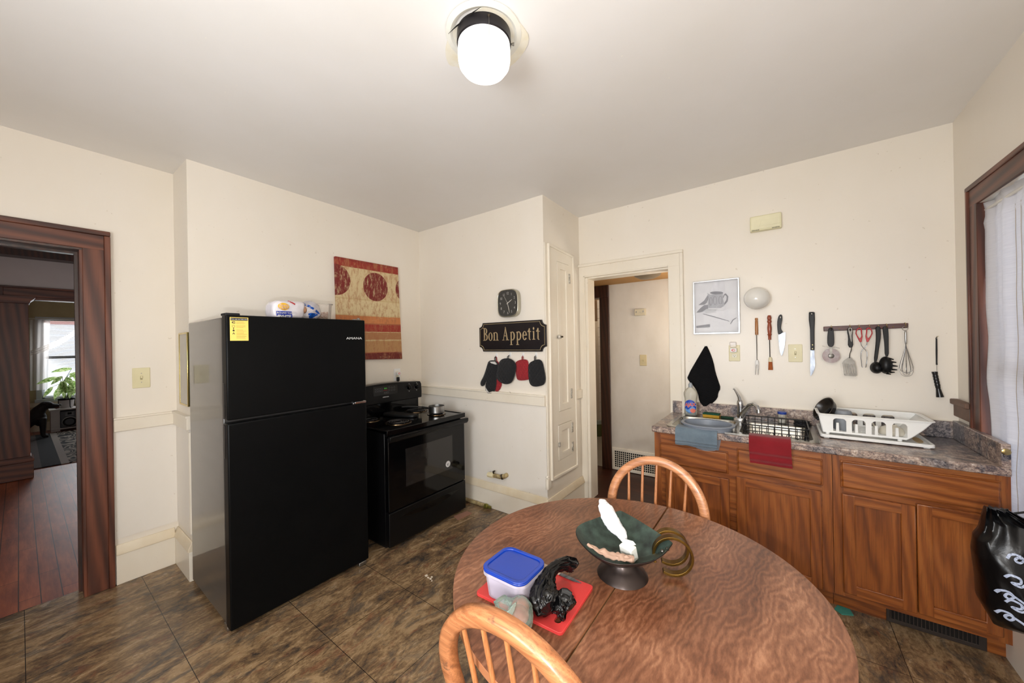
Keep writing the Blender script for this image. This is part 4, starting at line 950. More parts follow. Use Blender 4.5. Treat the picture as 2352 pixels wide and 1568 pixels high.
# tongs
t = hang('scissor_tongs', 'scissor tongs with red loop handles hanging open on the rack', 'tongs', *cB([(697, 920)], Y0)[0])
Lo = [(592, 440), (622, 404), (655, 406), (671, 425), (672, 470), (679, 520), (665, 592), (642, 592), (604, 520), (586, 480)]
Li = [(606, 445), (630, 420), (652, 424), (656, 470), (662, 510), (650, 542), (636, 540), (612, 505), (600, 475)]
mir = lambda q: [(1394-x, y-2) for x, y in q]
for a, b in ((Lo, Li), (mir(Lo), mir(Li))):
    obj('handle_loop', slab(NB(), cB(a, Y0), [cB(b, Y0)], FB(0, Y0+.003, 0), .008), M('red_tong_plastic', (176, 52, 56), .4), t, bev=.002)
for s in (0, 1):
    f = (lambda q: q) if s == 0 else mir
    w = [V((x, Y0-.002+.004*s, z)) for x, z in cB(f([(655, 590), (662, 630), (690, 668), (715, 690), (734, 725), (736, 800), (728, 850), (722, 905), (716, 918)]), Y0)]
    obj('wire_arm', tube(NB(), w, .0022, 8), m_chrome, t)
# ladle
Y1 = .622
t = hang('ladle', 'black nylon ladle overlapping the pasta server on the rack', 'ladle', *cB([(870, 1000)], Y1)[0])
obj('handle', slab(NB(), smoothp(cB([(842, 396), (880, 384), (908, 398), (914, 520), (896, 620), (862, 860), (818, 855), (848, 600), (850, 500)], Y1), 1), [], FB(0, Y1+.004, 0), .012), m_blackp, t, bev=.003)
c = cB([(862, 922), (948, 922), (862, 998)], Y1); rx, rz = c[1][0]-c[0][0], c[0][1]-c[2][1]
obj('bowl', lathe(NB(), [(1, .0), (.98, .012), (.80, .034), (.45, .047), (0, .050)], FB(c[0][0], Y1+.016, c[0][1]) @ Matrix.Diagonal((rx, rz, 1, 1)), 32), m_blackp, t, ang=80)
# pasta server
Y2 = .606
t = hang('pasta_server', 'black toothed pasta server hanging in front of the ladle on the rack', 'pasta server', *cB([(1000, 1000)], Y2)[0])
obj('handle', slab(NB(), smoothp(cB([(934, 398), (970, 384), (1004, 396), (1012, 500), (1012, 620), (1014, 775), (964, 775), (960, 620), (945, 500)], Y2), 1), [cB(ell(985, 402, 8, 9, 10), Y2)], FB(0, Y2+.004, 0), .012), m_blackp, t, bev=.003)
c = cB([(982, 888), (1075, 888), (982, 1000)], Y2); rx, rz = c[1][0]-c[0][0], c[0][1]-c[2][1]
obj('bowl', lathe(NB(), [(1, .0), (.97, .010), (.75, .028), (.4, .038), (0, .040)], FB(c[0][0], Y2+.012, c[0][1]) @ Matrix.Diagonal((rx, rz, 1, 1)), 32), m_blackp, t, ang=80)
for (x, y), (x2, y2) in (((1020, 800), (1068, 812)), ((1055, 845), (1100, 850)), ((1070, 895), (1118, 898)), ((1062, 945), (1112, 944)), ((1035, 980), (1080, 975)), ((990, 995), (1030, 1000))):
    w = cB([(x, y), (x2, y2)], Y2)
    obj('tooth', tube(NB(), [(w[0][0], Y2+.004, w[0][1]), ((w[0][0]+w[1][0])/2, Y2-.006, (w[0][1]+w[1][1])/2), (w[1][0], Y2-.018, w[1][1])], [.005, .0042, .0028], 8), m_blackp, t)
a, b = cB([(954, 892)], Y2)[0]
obj('drain_hole', lathe(NB(), [(.005, 0), (0, 0)], FB(a, Y2-.0225, b), 12), M('pale_hole', (200, 190, 172), .7), t)
# whisk
Y3 = .625
t = hang('wire_whisk', 'steel balloon whisk hanging rightmost on the utensil rack', 'whisk', *cB([(1236, 1032)], Y3)[0])
a, b = cB([(1225, 415)], Y3)[0]
obj('ring', tube(NB(), [(a+.0125*math.cos(k*math.pi/8), Y3, b+.0125*math.sin(k*math.pi/8)) for k in range(16)], .0014, 6, closed=True), m_chrome, t)
obj('handle', vlathe(1232, [(6, 440), (13, 450), (15, 470), (15, 560), (13, 606), (8, 622)], Y3, cB), m_steel, t)
ctr = cB([(1236, 620), (1236, 1030), (1336, 930)], Y3); zt, zb = ctr[0][1], ctr[1][1]; rad = ctr[2][0]-ctr[0][0]; xc = ctr[0][0]
prof = [(0.02, 0), (.12, .12), (.42, .36), (.78, .60), (.98, .78), (.98, .86), (.75, .955), (.4, .99), (0, 1)]
for k in range(5):
    a = math.pi*k/5+.2; pts = []
    for s, pr in ((1, prof), (-1, prof[::-1][1:])):
        for r, q in pr: pts.append((xc+s*rad*r*math.cos(a), Y3+s*rad*.75*r*math.sin(a), zt+(zb-zt)*q*(1-.03*k)))
    obj('wire_loop', tube(NB(), pts, .0011, 6), m_chrome, t)
# black flashlight on a wrist strap
Y4 = .640
t = hang('flashlight', 'small black ribbed flashlight hanging by a wrist strap from a nail near the corner', 'flashlight', *cB([(1670, 1298)], Y4)[0])
w = [V((x, Y4, z)) for x, z in cB([(1640, 520), (1618, 540), (1622, 560)], Y4)]
obj('cord', tube(NB(), w+[V((x, Y4, z)) for x, z in cB([(1636, 530)], Y4)], .0014, 6), m_rubber, t)
obj('strap', slab(NB(), cB([(1618, 545), (1638, 545), (1641, 700), (1640, 855), (1644, 882), (1620, 882), (1620, 855), (1617, 700)], Y4), [], FB(0, Y4, 0), .004), m_rubber, t, bev=.001)
w = [V((x, Y4, z)) for x, z in cB([(1632, 880), (1634, 960)], Y4)]
obj('wire', tube(NB(), w, .0009, 6), m_tool, t)
ax = cB([(1604, 970), (1676, 1296)], Y4); A0, A1 = V((ax[0][0], Y4, ax[0][1])), V((ax[1][0], Y4, ax[1][1]))
n_ = 26; pts = [A0.lerp(A1, k/n_) for k in range(n_+1)]
rad_ = [.0125 if k < 2 else (.0105+.0008*(k % 3) if k < 17 else .0095+(k-17)*.00075) for k in range(n_+1)]
obj('barrel', tube(NB(), pts, rad_, 16), M('black_ribbed_metal', (14, 14, 16), .3, spec=.6), t)
n5 = cB([(1640, 518)], .65)[0]
obj('nail', tube(NB(), [(n5[0], WB, n5[1]), (n5[0], .632, n5[1]+.002)], .0014, 6), m_cup, t)
# black hand towel on the wall
pts = [(1621, 790), (1609, 810), (1577, 865), (1580, 874), (1592, 886), (1602, 902), (1606, 925), (1618, 938), (1632, 930), (1648, 915), (1649, 902), (1655, 892), (1650, 876), (1643, 856), (1638, 830), (1630, 808)]
out = smoothp([(PY(.64, *q).x, PY(.64, *q).z) for q in pts], 1)
def waffle():
    t = NT('black_waffle_cotton'); t.b.inputs['Base Color'].default_value = L((13, 13, 15)); t.rough(.95); t.b.inputs['Specular IOR Level'].default_value = .2
    tc = t.n('TexCoord'); sp = t.n('SeparateXYZ'); t.l(tc.outputs['Object'], sp.inputs[0])
    q = t.math('ADD', sp.outputs[2], t.math('MULTIPLY', sp.outputs[0], .5)); r = t.math('SUBTRACT', sp.outputs[0], t.math('MULTIPLY', sp.outputs[2], .5))
    h = t.math('MULTIPLY', t.math('ABSOLUTE', t.math('SINE', t.math('MULTIPLY', q, 190))), t.math('ABSOLUTE', t.math('SINE', t.math('MULTIPLY', r, 60))))
    t.bump(h, .6, .005); return t.m
tw = obj('hand_towel', pillow(NB(), out, FB(0, .655, 0), .030, 8, amp=.006, seed=4), waffle())
tag(tw, 'black waffle hand towel hung by one corner on the sink wall above the dish soap', 'towel')
# ------------------------------------------------------------------ hall fixtures
p0, p1 = PY(HY, 1459, 711), PY(HY, 1484, 723)
t = thing('hall_receiver_box', 'small beige wall box high on the grey hall wall', 'wall box', ((p0.x+p1.x)/2, HY, p1.z))
obj('cover', boxes((p0.x, p1.x, HY-.03, HY, p1.z-.004, p0.z+.004)), M('beige_box', (196, 186, 160), .5), t, bev=.004)
obj('terminals', boxes((p0.x+.015, p0.x+.025, HY-.032, HY-.029, p1.z+.03, p1.z+.045), (p1.x-.03, p1.x-.018, HY-.032, HY-.029, p1.z+.03, p1.z+.05), (p0.x+.05, p1.x-.05, HY-.032, HY-.029, p1.z+.03, p1.z+.034)), m_steel, t)
# return air grille
gx0, gx1, gz0, gz1 = 1.512, 2.30, .035, .262
t = thing('return_air_grille', 'white return air grille with square openings low on the hall wall', 'air vent', (1.9, HY, 0))
obj('frame', slab(NB(), R_(gx0, gx1, 0.004, gz1), [R_(gx0+.03, gx1-.03, gz0, gz1-.035)], FB(0, HY, 0), .014), m_trimw, t, bev=.002)
obj('dark_duct', boxes((gx0+.025, gx1-.025, HY-.002, HY-.001, gz0-.005, gz1-.03)), m_black, t)
bm = NB(); x = gx0+.03
while x < gx1-.03: box(bm, x-.0024, x+.0024, HY-.009, HY-.0065, gz0, gz1-.035); x += .0235
for k in range(9): z = gz0+(gz1-.035-gz0)*k/8; box(bm, gx0+.03, gx1-.03, HY-.0095, HY-.007, z-.0024, z+.0024)
obj('lattice', bm, m_trimw, t)
hl_ = PY(1.2, 1490, 632)
tag(obj('hall_ceiling_lamp', lathe(NB(), [(0, -.05), (.07, -.045), (.12, -.02), (.13, 0), (0, 0)], T(hl_.x, 1.15, 2.178), 32), M('dim_glass_shade', (112, 98, 78), .4)), 'round glass ceiling lamp just visible at the top of the hall doorway', 'ceiling lamp')
# bathroom glimpse
bx = lambda v, *p: PY(v, *p)
a, b = bx(2.9, 1357, 740), bx(2.9, 1372, 740)
t = thing('shower_surround', 'pale shower wall panel and white tile strip seen through the dark hall doorframe', 'shower wall', (.8, 2.95, 0))
obj('panel', boxes((.35, bx(2.88, 1373, 800).x, 2.88, 2.93, 0, bx(2.88, 1360, 738).z)), M('ivory_shower_panel', (190, 178, 160), .35), t)
tiles = NB(); x0 = bx(2.9, 1373, 800).x
for k in range(14):
    box(tiles, x0+.002, x0+.33, 2.90, 2.93, .10+k*.148, .10+k*.148+.145)
obj('tile_strip', tiles, m_bathtile, t, bev=.003)
c = PZ(0, 1370, 996)
t = thing('waste_bin', 'round green waste bin with pale liner on the bathroom floor', 'waste bin', (c.x+.03, c.y-.06, 0))
cc = T(c.x+.03, c.y-.06, 0)
obj('bin', lathe(NB(), [(0, .003), (.115, .003), (.118, .01), (.14, .26), (.136, .26), (.112, .015), (0, .012)], cc, 32), M('olive_green_plastic', (92, 98, 58), .5), t)
obj('liner', lathe(NB(), [(.143, .20), (.146, .262), (.138, .268), (.130, .255)], cc, 32), M('grey_liner', (150, 160, 150), .4), t)
# ------------------------------------------------------------------ base cabinets
OA = ((118, 60, 24), (162, 98, 50), (186, 122, 70))
m_oakV = WOOD('honey_oak_upright', (100, 48, 13), (134, 72, 25), (154, 90, 38), 2, 1.1, .38, .15, 5, 1.1)
m_oakH = WOOD('honey_oak_level', (100, 48, 13), (138, 75, 27), (158, 94, 42), 0, 1.1, .38, .15, 7, 1.1)
m_oakP = WOOD('honey_oak_panel', (96, 46, 12), (130, 69, 23), (150, 86, 36), 2, .8, .38, .15, 11, 1.0)
FY = .09
def cab(label, x0, x1, drawers, doors):
    t = thing('base_cabinet', label, 'cabinet', ((x0+x1)/2, .36, 0))
    dz = [(a, b, c, d) for a, b, c, d in drawers]
    holes = []
    obj('carcass', boxes((x0, x1, FY+.018, .64, .10, .30), (x0, x1, FY+.018, .10+.03, .10, .87), (x0, x0+.016, FY+.018, .64, .10, .872), (x1-.016, x1, FY+.018, .64, .10, .872)), m_oakV, t)
    for a, b in ((x0, x0+.045), (x1-.045, x1)): obj('face_frame_stile', boxes((a, b, FY, FY+.018, .098, .872)), m_oakV, t)
    obj('face_frame_rail', boxes((x0+.044, x1-.044, FY+.0003, FY+.0175, .098, .872)), m_oakH, t)
    for a, b, c, d in drawers:
        q = obj('drawer', boxes((a, b, FY-.018, FY, c, d)), m_oakH, t, bev=.007, seg=2)
        obj('drawer_lip', boxes((a-.005, b+.005, FY-.009, FY, c-.005, d+.005)), m_oakH, q, bev=.003)
    for a, b, c, d in doors:
        w = .052
        q = obj('door', slab(NB(), R_(a, b, c, d), [R_(a+w, b-w, c+w, d-w)], FB(0, FY, 0), .020), m_oakV, t, bev=.004)
        for e in (c, d-w): obj('door_rail', boxes((a+w-.001, b-w+.001, FY-.0203, FY-.010, e+.0015, e+w-.0015)), m_oakH, q, bev=.001)
        obj('door_panel', boxes((a+w-.004, b-w+.004, FY-.009, FY-.001, c+w-.004, d-w+.004)), m_oakP, q, bev=.004)
    obj('toe_board', boxes((x0, x1, FY+.065, FY+.08, 0, .10)), m_oakH, t)
    return t
cab('honey oak base cabinet under the sink with towels hanging in front', 2.403, 3.352, [(2.445, 2.850, .665, .795), (2.907, 3.308, .690, .828)], [(2.478, 2.858, .11, .630), (2.896, 3.304, .105, .655)])
cab('honey oak base cabinet under the dish rack with one wide drawer front', 3.354, RX+.004, [(3.391, 3.932, .700, .838)], [(3.390, 3.664, .125, .664), (3.668, 3.934, .130, .678)])
t = thing('toe_kick_vent', 'dark metal floor register set under the right oak cabinet', 'air vent', (3.73, .15, 0))
obj('frame', slab(NB(), R_(3.565, 3.905, .002, .082), [R_(3.578, 3.880, .022, .072)], FB(0, .154, 0), .006), M('dark_bronze_register', (62, 54, 50), .5, metal=.4), t, bev=.001)
bm = NB()
for k in range(22): box(bm, 3.580+k*.0138, 3.584+k*.0138, .149, .154, .022, .072)
obj('louvres', bm, M('dark_bronze_register', (62, 54, 50)), t)
obj('duct_dark', boxes((3.575, 3.884, .1535, .1545, .018, .076)), m_black, t)
# ------------------------------------------------------------------ worktop
def laminate():
    t = NT('granite_look_laminate')
    a = t.noise(t.coords((1, 1, 1.6)), 17, 8, .78, 1.2); b = t.noise(t.coords((1, 1, 1)), 6.5, 4, .6, .8); c = t.noise(t.coords(), 130, 6, .8)
    f = t.math('ADD', t.math('MULTIPLY', a, .58), t.math('MULTIPLY', c, .42))
    col = t.ramp(f, [(.37, (44, 40, 48)), (.45, (96, 84, 84)), (.50, (150, 128, 116)), (.55, (180, 162, 148)), (.62, (214, 204, 194))])
    col = t.mix(t.ramp(b, [(.42, (255, 255, 255)), (.50, (0, 0, 0))]), col, t.ramp(t.noise(t.coords(), 60, 7, .8, .6), [(.42, (38, 38, 48)), (.55, (120, 112, 112)), (.66, (176, 168, 164))]))
    t.col(col); t.rough(.3); t.b.inputs['Coat Weight'].default_value = .15; return t.m
m_lam = laminate()
t = thing('worktop', 'granite-look laminate worktop with matching backsplash along the sink wall', 'worktop', (3.18, .35, .87))
Ztop = .914; SX0, SX1, SY0, SY1 = 2.475, 3.308, .100, .618
obj('counter_top', slab(NB(), R_(2.392, RX, .060, WB-.001), [rrect(SX0+.015, SX1-.015, SY0+.015, SY1-.015, .03)], Matrix.Identity(4), .042, .872), m_lam, t, bev=.008, seg=3)
obj('backsplash', boxes((2.404, RX, WB-.024, WB-.001, .914, 1.012)), m_lam, t, bev=.003)
obj('side_splash', boxes((RX-.030, RX-.001, .064, WB-.024, .914, 1.020)), m_lam, t, bev=.003)
obj('caulk', boxes((2.404, RX, WB-.010, WB-.001, 1.012, 1.017)), m_trimw, t)
s = obj('end_screw', lathe(NB(), [(.015, 0), (.014, .004), (.008, .006), (0, .006)], FB(RX-.016, .064, .985), 20), M('brass_screw', (190, 170, 120), .25, metal=1), t)
# ------------------------------------------------------------------ sink
m_ss = M('sink_stainless', (186, 184, 176), .24, metal=1, var=(160, 158, 150), vs=7, stretch=(1, 6, 1))
t = thing('kitchen_sink', 'double-bowl stainless steel drop-in sink in the worktop', 'sink', (2.89, .36, .90))
def rrz(x0, x1, y0, y1, r): return rrect(x0, x1, y0, y1, r, 5)
bowls = [(2.505, 2.868, .130, .505), (2.912, 3.278, .130, .505)]
bm = slab(NB(), rrz(SX0, SX1, SY0, SY1, .035), [rrz(*b, .05) for b in bowls], Matrix.Identity(4), .005, Ztop)
obj('rim', bm, m_ss, t, bev=.002)
for b in bowls:
    bm = NB(); prev = None
    for z, ins in ((Ztop+.004, 0), (Ztop-.004, .003), (Ztop-.14, .016), (Ztop-.158, .03), (Ztop-.163, .06), (Ztop-.165, .14)):
        lp = [bm.verts.new((x, y, z)) for x, y in rrz(b[0]+ins, b[1]-ins, b[2]+ins, b[3]-ins, max(.05-ins*.3, .02))]
        if prev:
            for i in range(len(lp)): j = (i+1) % len(lp); bm.faces.new((prev[i], prev[j], lp[j], lp[i]))
        prev = lp
    bm.faces.new(prev)
    q = obj('bowl', bm, m_ss, t, ang=60)
    obj('drain', lathe(NB(), [(.042, .003), (.04, .005), (.028, .002), (0, 0)], T((b[0]+b[1])/2, (b[2]+b[3])/2, Ztop-.166), 24), m_chrome, q)
# faucet
fx, fy = 2.888, .565
t = thing('faucet', 'chrome single-lever kitchen faucet at the back of the sink', 'faucet', (fx, fy, .919))
obj('base', lathe(NB(), [(.030, 0), (.028, .010), (.022, .018), (0, .018)], T(fx, fy, .919) @ Matrix.Diagonal((1.6, 1, 1, 1)), 28), m_chrome, t)
obj('body', lathe(NB(), [(.021, .0), (.021, .05), (.0195, .09), (.022, .115), (.018, .135), (.008, .146), (0, .147)], T(fx, fy, .925), 28), m_chrome, t)
obj('lever', tube(NB(), [(fx, fy, 1.055), (fx-.006, fy+.002, 1.085), (fx-.020, fy+.004, 1.115), (fx-.034, fy+.004, 1.140), (fx-.042, fy+.004, 1.146)], [.020, .016, .011, .008, .009], 14, flat=(1, .7)), m_chrome, t)
obj('spout', tube(NB(), [(fx+.004, fy-.006, .955), (fx+.030, fy-.045, 1.000), (fx+.060, fy-.085, 1.045), (fx+.090, fy-.125, 1.062), (fx+.112, fy-.155, 1.050), (fx+.118, fy-.163, 1.028)], [.016, .0145, .013, .012, .0125, .014], 14), m_chrome, t)
obj('aerator', tube(NB(), [(fx+.118, fy-.163, 1.032), (fx+.119, fy-.165, 1.010)], .0145, 14), m_steel, t)
# dish basin in left bowl
c = PZ(.948, 1625, 972); bx_, by_ = c.x, min(c.y, .33)
t = thing('dish_basin', 'grey plastic oval dish basin with wire handles sitting in the left sink bowl', 'basin', (bx_, by_, .80))
m_grey = M('grey_basin_plastic', (132, 140, 152), .35)
Cb = T(bx_, by_, 0) @ Matrix.Diagonal((1.0, .82, 1, 1))
obj('tub', lathe(NB(), [(0, .772), (.120, .772), (.130, .79), (.148, .938), (.165, .943), (.166, .950), (.160, .953), (.144, .950), (.126, .80), (.115, .782), (0, .782)], Cb, 48), m_grey, t, ang=50)
for s in (-1, 1):
    obj('wire_handle', tube(NB(), [(bx_+s*.158, by_-.03, .90), (bx_+s*.168, by_-.03, .957), (bx_+s*.168, by_+.03, .957), (bx_+s*.158, by_+.03, .90)], .003, 8), m_tool, t)
# ---- AJAX bottle
ax_, ay_ = 2.558, .555
t = thing('dish_soap_bottle', 'clear AJAX dish soap bottle with a little blue soap left beside the sink', 'soap bottle', (ax_, ay_, .919))
m_pet = M('clear_bottle_plastic', (232, 228, 214), .08, trans=.82, ior=1.12)
prof = [(0, .002), (.040, .002), (.047, .010), (.046, .05), (.043, .095), (.044, .13), (.050, .160), (.050, .178), (.040, .200), (.022, .215), (.015, .222), (.014, .232)]
zb = .919
obj('bottle', lathe(NB(), prof+[(.0125, .232), (.0135, .222), (.038, .197), (.047, .176), (.047, .160), (.041, .13), (.040, .095), (.043, .05), (.044, .012), (0, .006)], T(ax_, ay_, zb) @ Matrix.Diagonal((1, .62, 1, 1)), 40), m_pet, t, ang=60)
obj('soap', lathe(NB(), [(0, .007), (.042, .013), (.0425, .034), (0, .034)], T(ax_, ay_, zb) @ Matrix.Diagonal((1, .61, 1, 1)), 32), M('blue_green_soap', (30, 112, 138), .1, trans=.3), t)
obj('cap', lathe(NB(), [(.0155, .222), (.0155, .245), (.013, .250), (.009, .252), (.009, .258), (0, .259)], T(ax_, ay_, zb), 20), M('grey_cap', (150, 156, 162), .3), t)
def curved(bm, R=.047, sy=.62):
    for v in bm.verts:
        dx = max(-.99, min(.99, (v.co.x-ax_)/R)); d = v.co.y
        v.co.y = ay_ - R*sy*math.sqrt(1-dx*dx) - .0012 + (d-ay_)
    return bm
def lab(polys, dz, k): 
    bm = NB()
    for q in polys:
        n = []
        for i in range(len(q)):
            a, b = q[i], q[(i+1) % len(q)]
            for j in range(4): n.append((a[0]+(b[0]-a[0])*j/4, a[1]+(b[1]-a[1])*j/4))
        g = slab(NB(), n, [], FB(ax_, ay_-.0003*k, zb), .0003)
        join(bm, g)
    return curved(bm)
lb = [(x/1000, z/1000) for x, z in ((-32, 26), (32, 26), (39, 60), (37, 100), (20, 122), (4, 128), (-16, 124), (-32, 104), (-39, 60))]
def strips(poly_fn, x0, x1, n, k):
    """curved label built as narrow vertical strips: poly_fn(x) -> (zlow, zhigh)"""
    bm = NB(); lo = []; hi = []
    for i in range(n+1):
        x = x0+(x1-x0)*i/n; a, b = poly_fn(x); dx = max(-.985, min(.985, x/.047)); y = ay_-.047*.62*math.sqrt(1-dx*dx)-.0008-.0004*k
        lo.append(bm.verts.new((ax_+x, y, zb+a))); hi.append(bm.verts.new((ax_+x, y, zb+b)))
    for i in range(n): bm.faces.new((lo[i], lo[i+1], hi[i+1], hi[i]))
    return bm
el = lambda x, cx, rx: math.sqrt(max(0, 1-((x-cx)/rx)**2))
L1 = obj('blue_label', strips(lambda x: (.076-.052*el(x, 0, .041), .082+.044*el(x, 0, .041)), -.040, .040, 24, 0), M('label_blue', (36, 74, 176), .35), t)
obj('label_wave', strips(lambda x: (.046-.018*el(x, 0, .036), .062+.012*math.sin(x*90)), -.034, .034, 24, 1), M('label_sky', (108, 158, 214), .4), L1)
obj('label_grapefruit', strips(lambda x: (.044-.017*el(x, .018, .019), .044+.017*el(x, .018, .019)), .000, .0365, 16, 2), M('label_coral', (226, 118, 100), .4), L1)
bm = text('AJAX', .036, FB(ax_, ay_-.0016, zb+.088) @ Matrix.Rotation(.10, 4, 'Z'), .0002, bold=.0022, sx=.92); obj('label_outline', curved(bm), m_print_w, L1)
bm = text('AJAX', .036, FB(ax_, ay_-.0026, zb+.088) @ Matrix.Rotation(.10, 4, 'Z'), .0002, bold=.0008, sx=.92); obj('label_lettering', curved(bm), M('label_red', (206, 40, 36), .4), L1)
# sponge, green scrubber
t = thing('sponge', 'yellow sponge with dark green scrub side on the sink ledge beside the soap', 'sponge', (2.70, .570, .919))
Sm = T(2.70, .566, .919) @ Matrix.Rotation(-.04, 4, 'Z')
obj('foam', box(NB(), -.056, .056, -.034, .034, 0, .022, Sm), M('yellow_foam', (204, 158, 56), .95, bump=.8, bs=260), t, bev=.003)
obj('scrub_side', box(NB(), -.056, .056, -.034, .034, .022, .031, Sm), M('green_scrub', (24, 84, 62), 1, bump=1, bs=300), t, bev=.002)
t = thing('dish_brush', 'flat green dish scrubber lying between the sponge and faucet', 'scrubber', (2.80, .58, .919))
obj('pad', slab(NB(), smoothp([(-.045, -.018), (.03, -.014), (.052, 0), (.03, .016), (-.045, .018)], 2), [], FT(2.805, .575, .919, -.05), .013), M('dark_green_pad', (34, 66, 48), .9, bump=.8, bs=260), t, bev=.003)
# small jar with blue lid
t = thing('spice_jar', 'small clear jar with blue lid and white powder behind the wire basket', 'jar', (3.135, .585, .919))
Jm = T(3.135, .585, .919)
obj('jar_glass', lathe(NB(), [(0, .001), (.022, .001), (.025, .006), (.025, .062), (.022, .068), (.020, .068), (.022, .060), (.022, .006), (0, .004)], Jm, 28), m_pet, t)
obj('powder', lathe(NB(), [(0, .005), (.0215, .006), (.0215, .026), (0, .027)], Jm, 24), M('white_powder', (228, 226, 222), .9), t)
obj('lid', lathe(NB(), [(.026, .066), (.0265, .068), (.0265, .080), (.025, .082), (0, .082)], Jm, 28), M('blue_lid', (38, 66, 150), .4), t)
# black wire basket over the right bowl
t = thing('wire_basket', 'black wire sink basket standing in the right sink bowl', 'wire basket', (3.085, .32, .80))
m_bw = M('black_vinyl_wire', (18, 18, 19), .4)
bx0, bx1, by0, by1, bz0, bz1 = 2.925, 3.262, .160, .480, .790, .972
def loop(z, i=0): return [(x, y, z) for x, y in rrect(bx0+i, bx1-i, by0+i, by1-i, .025, 3)]
bm = NB(); tube(bm, loop(bz1), .0042, 8, closed=True); obj('top_rim', bm, m_bw, t)
bm = NB()
for z in (.935, .895, .85): tube(bm, loop(z, (bz1-z)*.10), .0024, 6, closed=True)
for k in range(9):
    x = bx0+.02+(bx1-bx0-.04)*k/8
    tube(bm, [(x, by0, bz1), (x, by0+.012, .85), (x, by0+.02, bz0), (x, by1-.02, bz0), (x, by1-.012, .85), (x, by1, bz1)], .0022, 6)
for k in range(7):
    y = by0+.03+(by1-by0-.06)*k/6
    tube(bm, [(bx0, y, bz1), (bx0+.02, y, bz0), (bx1-.02, y, bz0), (bx1, y, bz1)], .0022, 6)
obj('wire_mesh', bm, m_bw, t)
bm = NB()
for k in range(8): tube(bm, [(bx0+.03+k*.042+.011*math.cos(a*math.pi/6), by0-.002, .925+.011*math.sin(a*math.pi/6)) for a in range(12)], .002, 6, closed=True)
obj('scrollwork', bm, m_bw, t)
sw = NB(); rr = random.Random(5)
for k in range(26):
    p0 = V((3.245, .565, .938)); pts = []
    ph = rr.uniform(0, 6.3); tz = rr.uniform(-1, 1)
    for j in range(18):
        a = ph+j*.7; r = .020+.022*rr.random(); pts.append(p0+V((math.cos(a)*r*1.2, math.sin(a)*r*.7, math.sin(a*.7+tz)*.016)))
    tube(sw, pts, .0011, 4)
tag(obj('steel_wool', sw, M('dark_steel_wool', (50, 50, 54), .5, metal=.6)), 'dark tangled steel wool scrubber at the back corner of the sink', 'steel wool')
tag(obj('food_container', lathe(NB(), [(0, .0), (.038, 0), (.042, .004), (.050, .050), (.054, .052), (.054, .056), (.047, .056), (.040, .006), (0, .004)], T(3.215, .40, .862) @ Matrix.Diagonal((1, .8, 1, 1)), 4*8), M('smoky_plastic', (168, 174, 166), .2, trans=.4, ior=1.2)), 'small smoky plastic cup inside the right end of the wire basket', 'plastic cup')
bpy.data.objects['food_container'].location.z = .795
# ------------------------------------------------------------------ towels over the counter edge
def drape(name, x0, x1, zbot, m, label, cat, topy, seed, skew=0, corner=.012):
    prof = [(topy, .9235), (.10, .9235), (.060, .9225), (.050, .912), (.0475, .88), (.046, .85)]
    n = 12
    for k in range(1, n+1): prof.append((.046-.004*math.sin(k), .85+(zbot-.85)*k/n))
    def fn(u, v):
        i = v*(len(prof)-1); a = int(min(i, len(prof)-2)); f = i-a
        y = prof[a][0]*(1-f)+prof[a+1][0]*f; z = prof[a][1]*(1-f)+prof[a+1][1]*f
        x = x0+(x1-x0)*u+skew*v
        e = noise.noise(V((x*14, z*9, seed)))
        if z < .91: y -= .004+.006*abs(e); z += .004*noise.noise(V((x*20, seed, 0)))*v + .018*(u-.0)*0
        else: z += .002*abs(e)
        return V((x, y, z))
    bm = grid(NB(), fn, 26, 34)
    g = bmesh.ops.extrude_face_region(bm, geom=bm.faces[:])
    vs = [e for e in g['geom'] if isinstance(e, bmesh.types.BMVert)]
    for v in vs: v.co += V((0, -.006 if v.co.z < .915 else 0, .006 if v.co.z >= .915 else 0))
    o = obj(name, bm, m, ang=60, bev=0)
    tag(o, label, cat); return o
def terry(name, c, c2):
    t = NT(name); t.col(t.ramp(t.noise(t.coords(), 10, 6, .7), [(.3, c), (.7, c2)])); t.rough(.95); t.b.inputs['Sheen Weight'].default_value = .3; t.b.inputs['Specular IOR Level'].default_value = .2
    t.bump(t.noise(t.coords(), 420, 3, .7), .7, .004); return t.m
drape('dish_cloth', 2.552, 2.800, .815, terry('blue_grey_terry', (116, 132, 144), (96, 112, 126)), 'worn blue-grey terry cloth draped over the counter edge in front of the basin', 'dish cloth', .14, 2)
drape('hand_towel', 2.968, 3.172, .768, terry('dark_red_terry', (134, 24, 34), (120, 20, 28)), 'dark red towel draped over the counter edge below the wire basket', 'towel', .12, 5, .006)
# ------------------------------------------------------------------ dish rack on its tray
m_rackw = M('white_rack_plastic', (238, 239, 238), .32, var=(228, 228, 224), vs=6)
t = thing('drip_tray', 'white plastic drip tray under the dish rack with yellow stain at its right end', 'drip tray', (3.56, .44, .914))
tx0, tx1, ty0, ty1 = 3.318, 3.785, .275, .620
obj('tray', slab(NB(), rrect(tx0, tx1, ty0, ty1, .02), [], Matrix.Identity(4), .006, .920), m_rackw, t, bev=.002)
obj('tray_rim', slab(NB(), rrect(tx0, tx1, ty0, ty1, .02), [rrect(tx0+.012, tx1-.012, ty0+.012, ty1-.012, .012)], Matrix.Identity(4), .014, .923), m_rackw, t, bev=.003)
bm = NB()
for x in (tx0+.03, tx1-.03):
    for y in (ty0+.03, ty1-.03): box(bm, x-.012, x+.012, y-.012, y+.012, .914, .921)
obj('feet', bm, m_rackw, t)
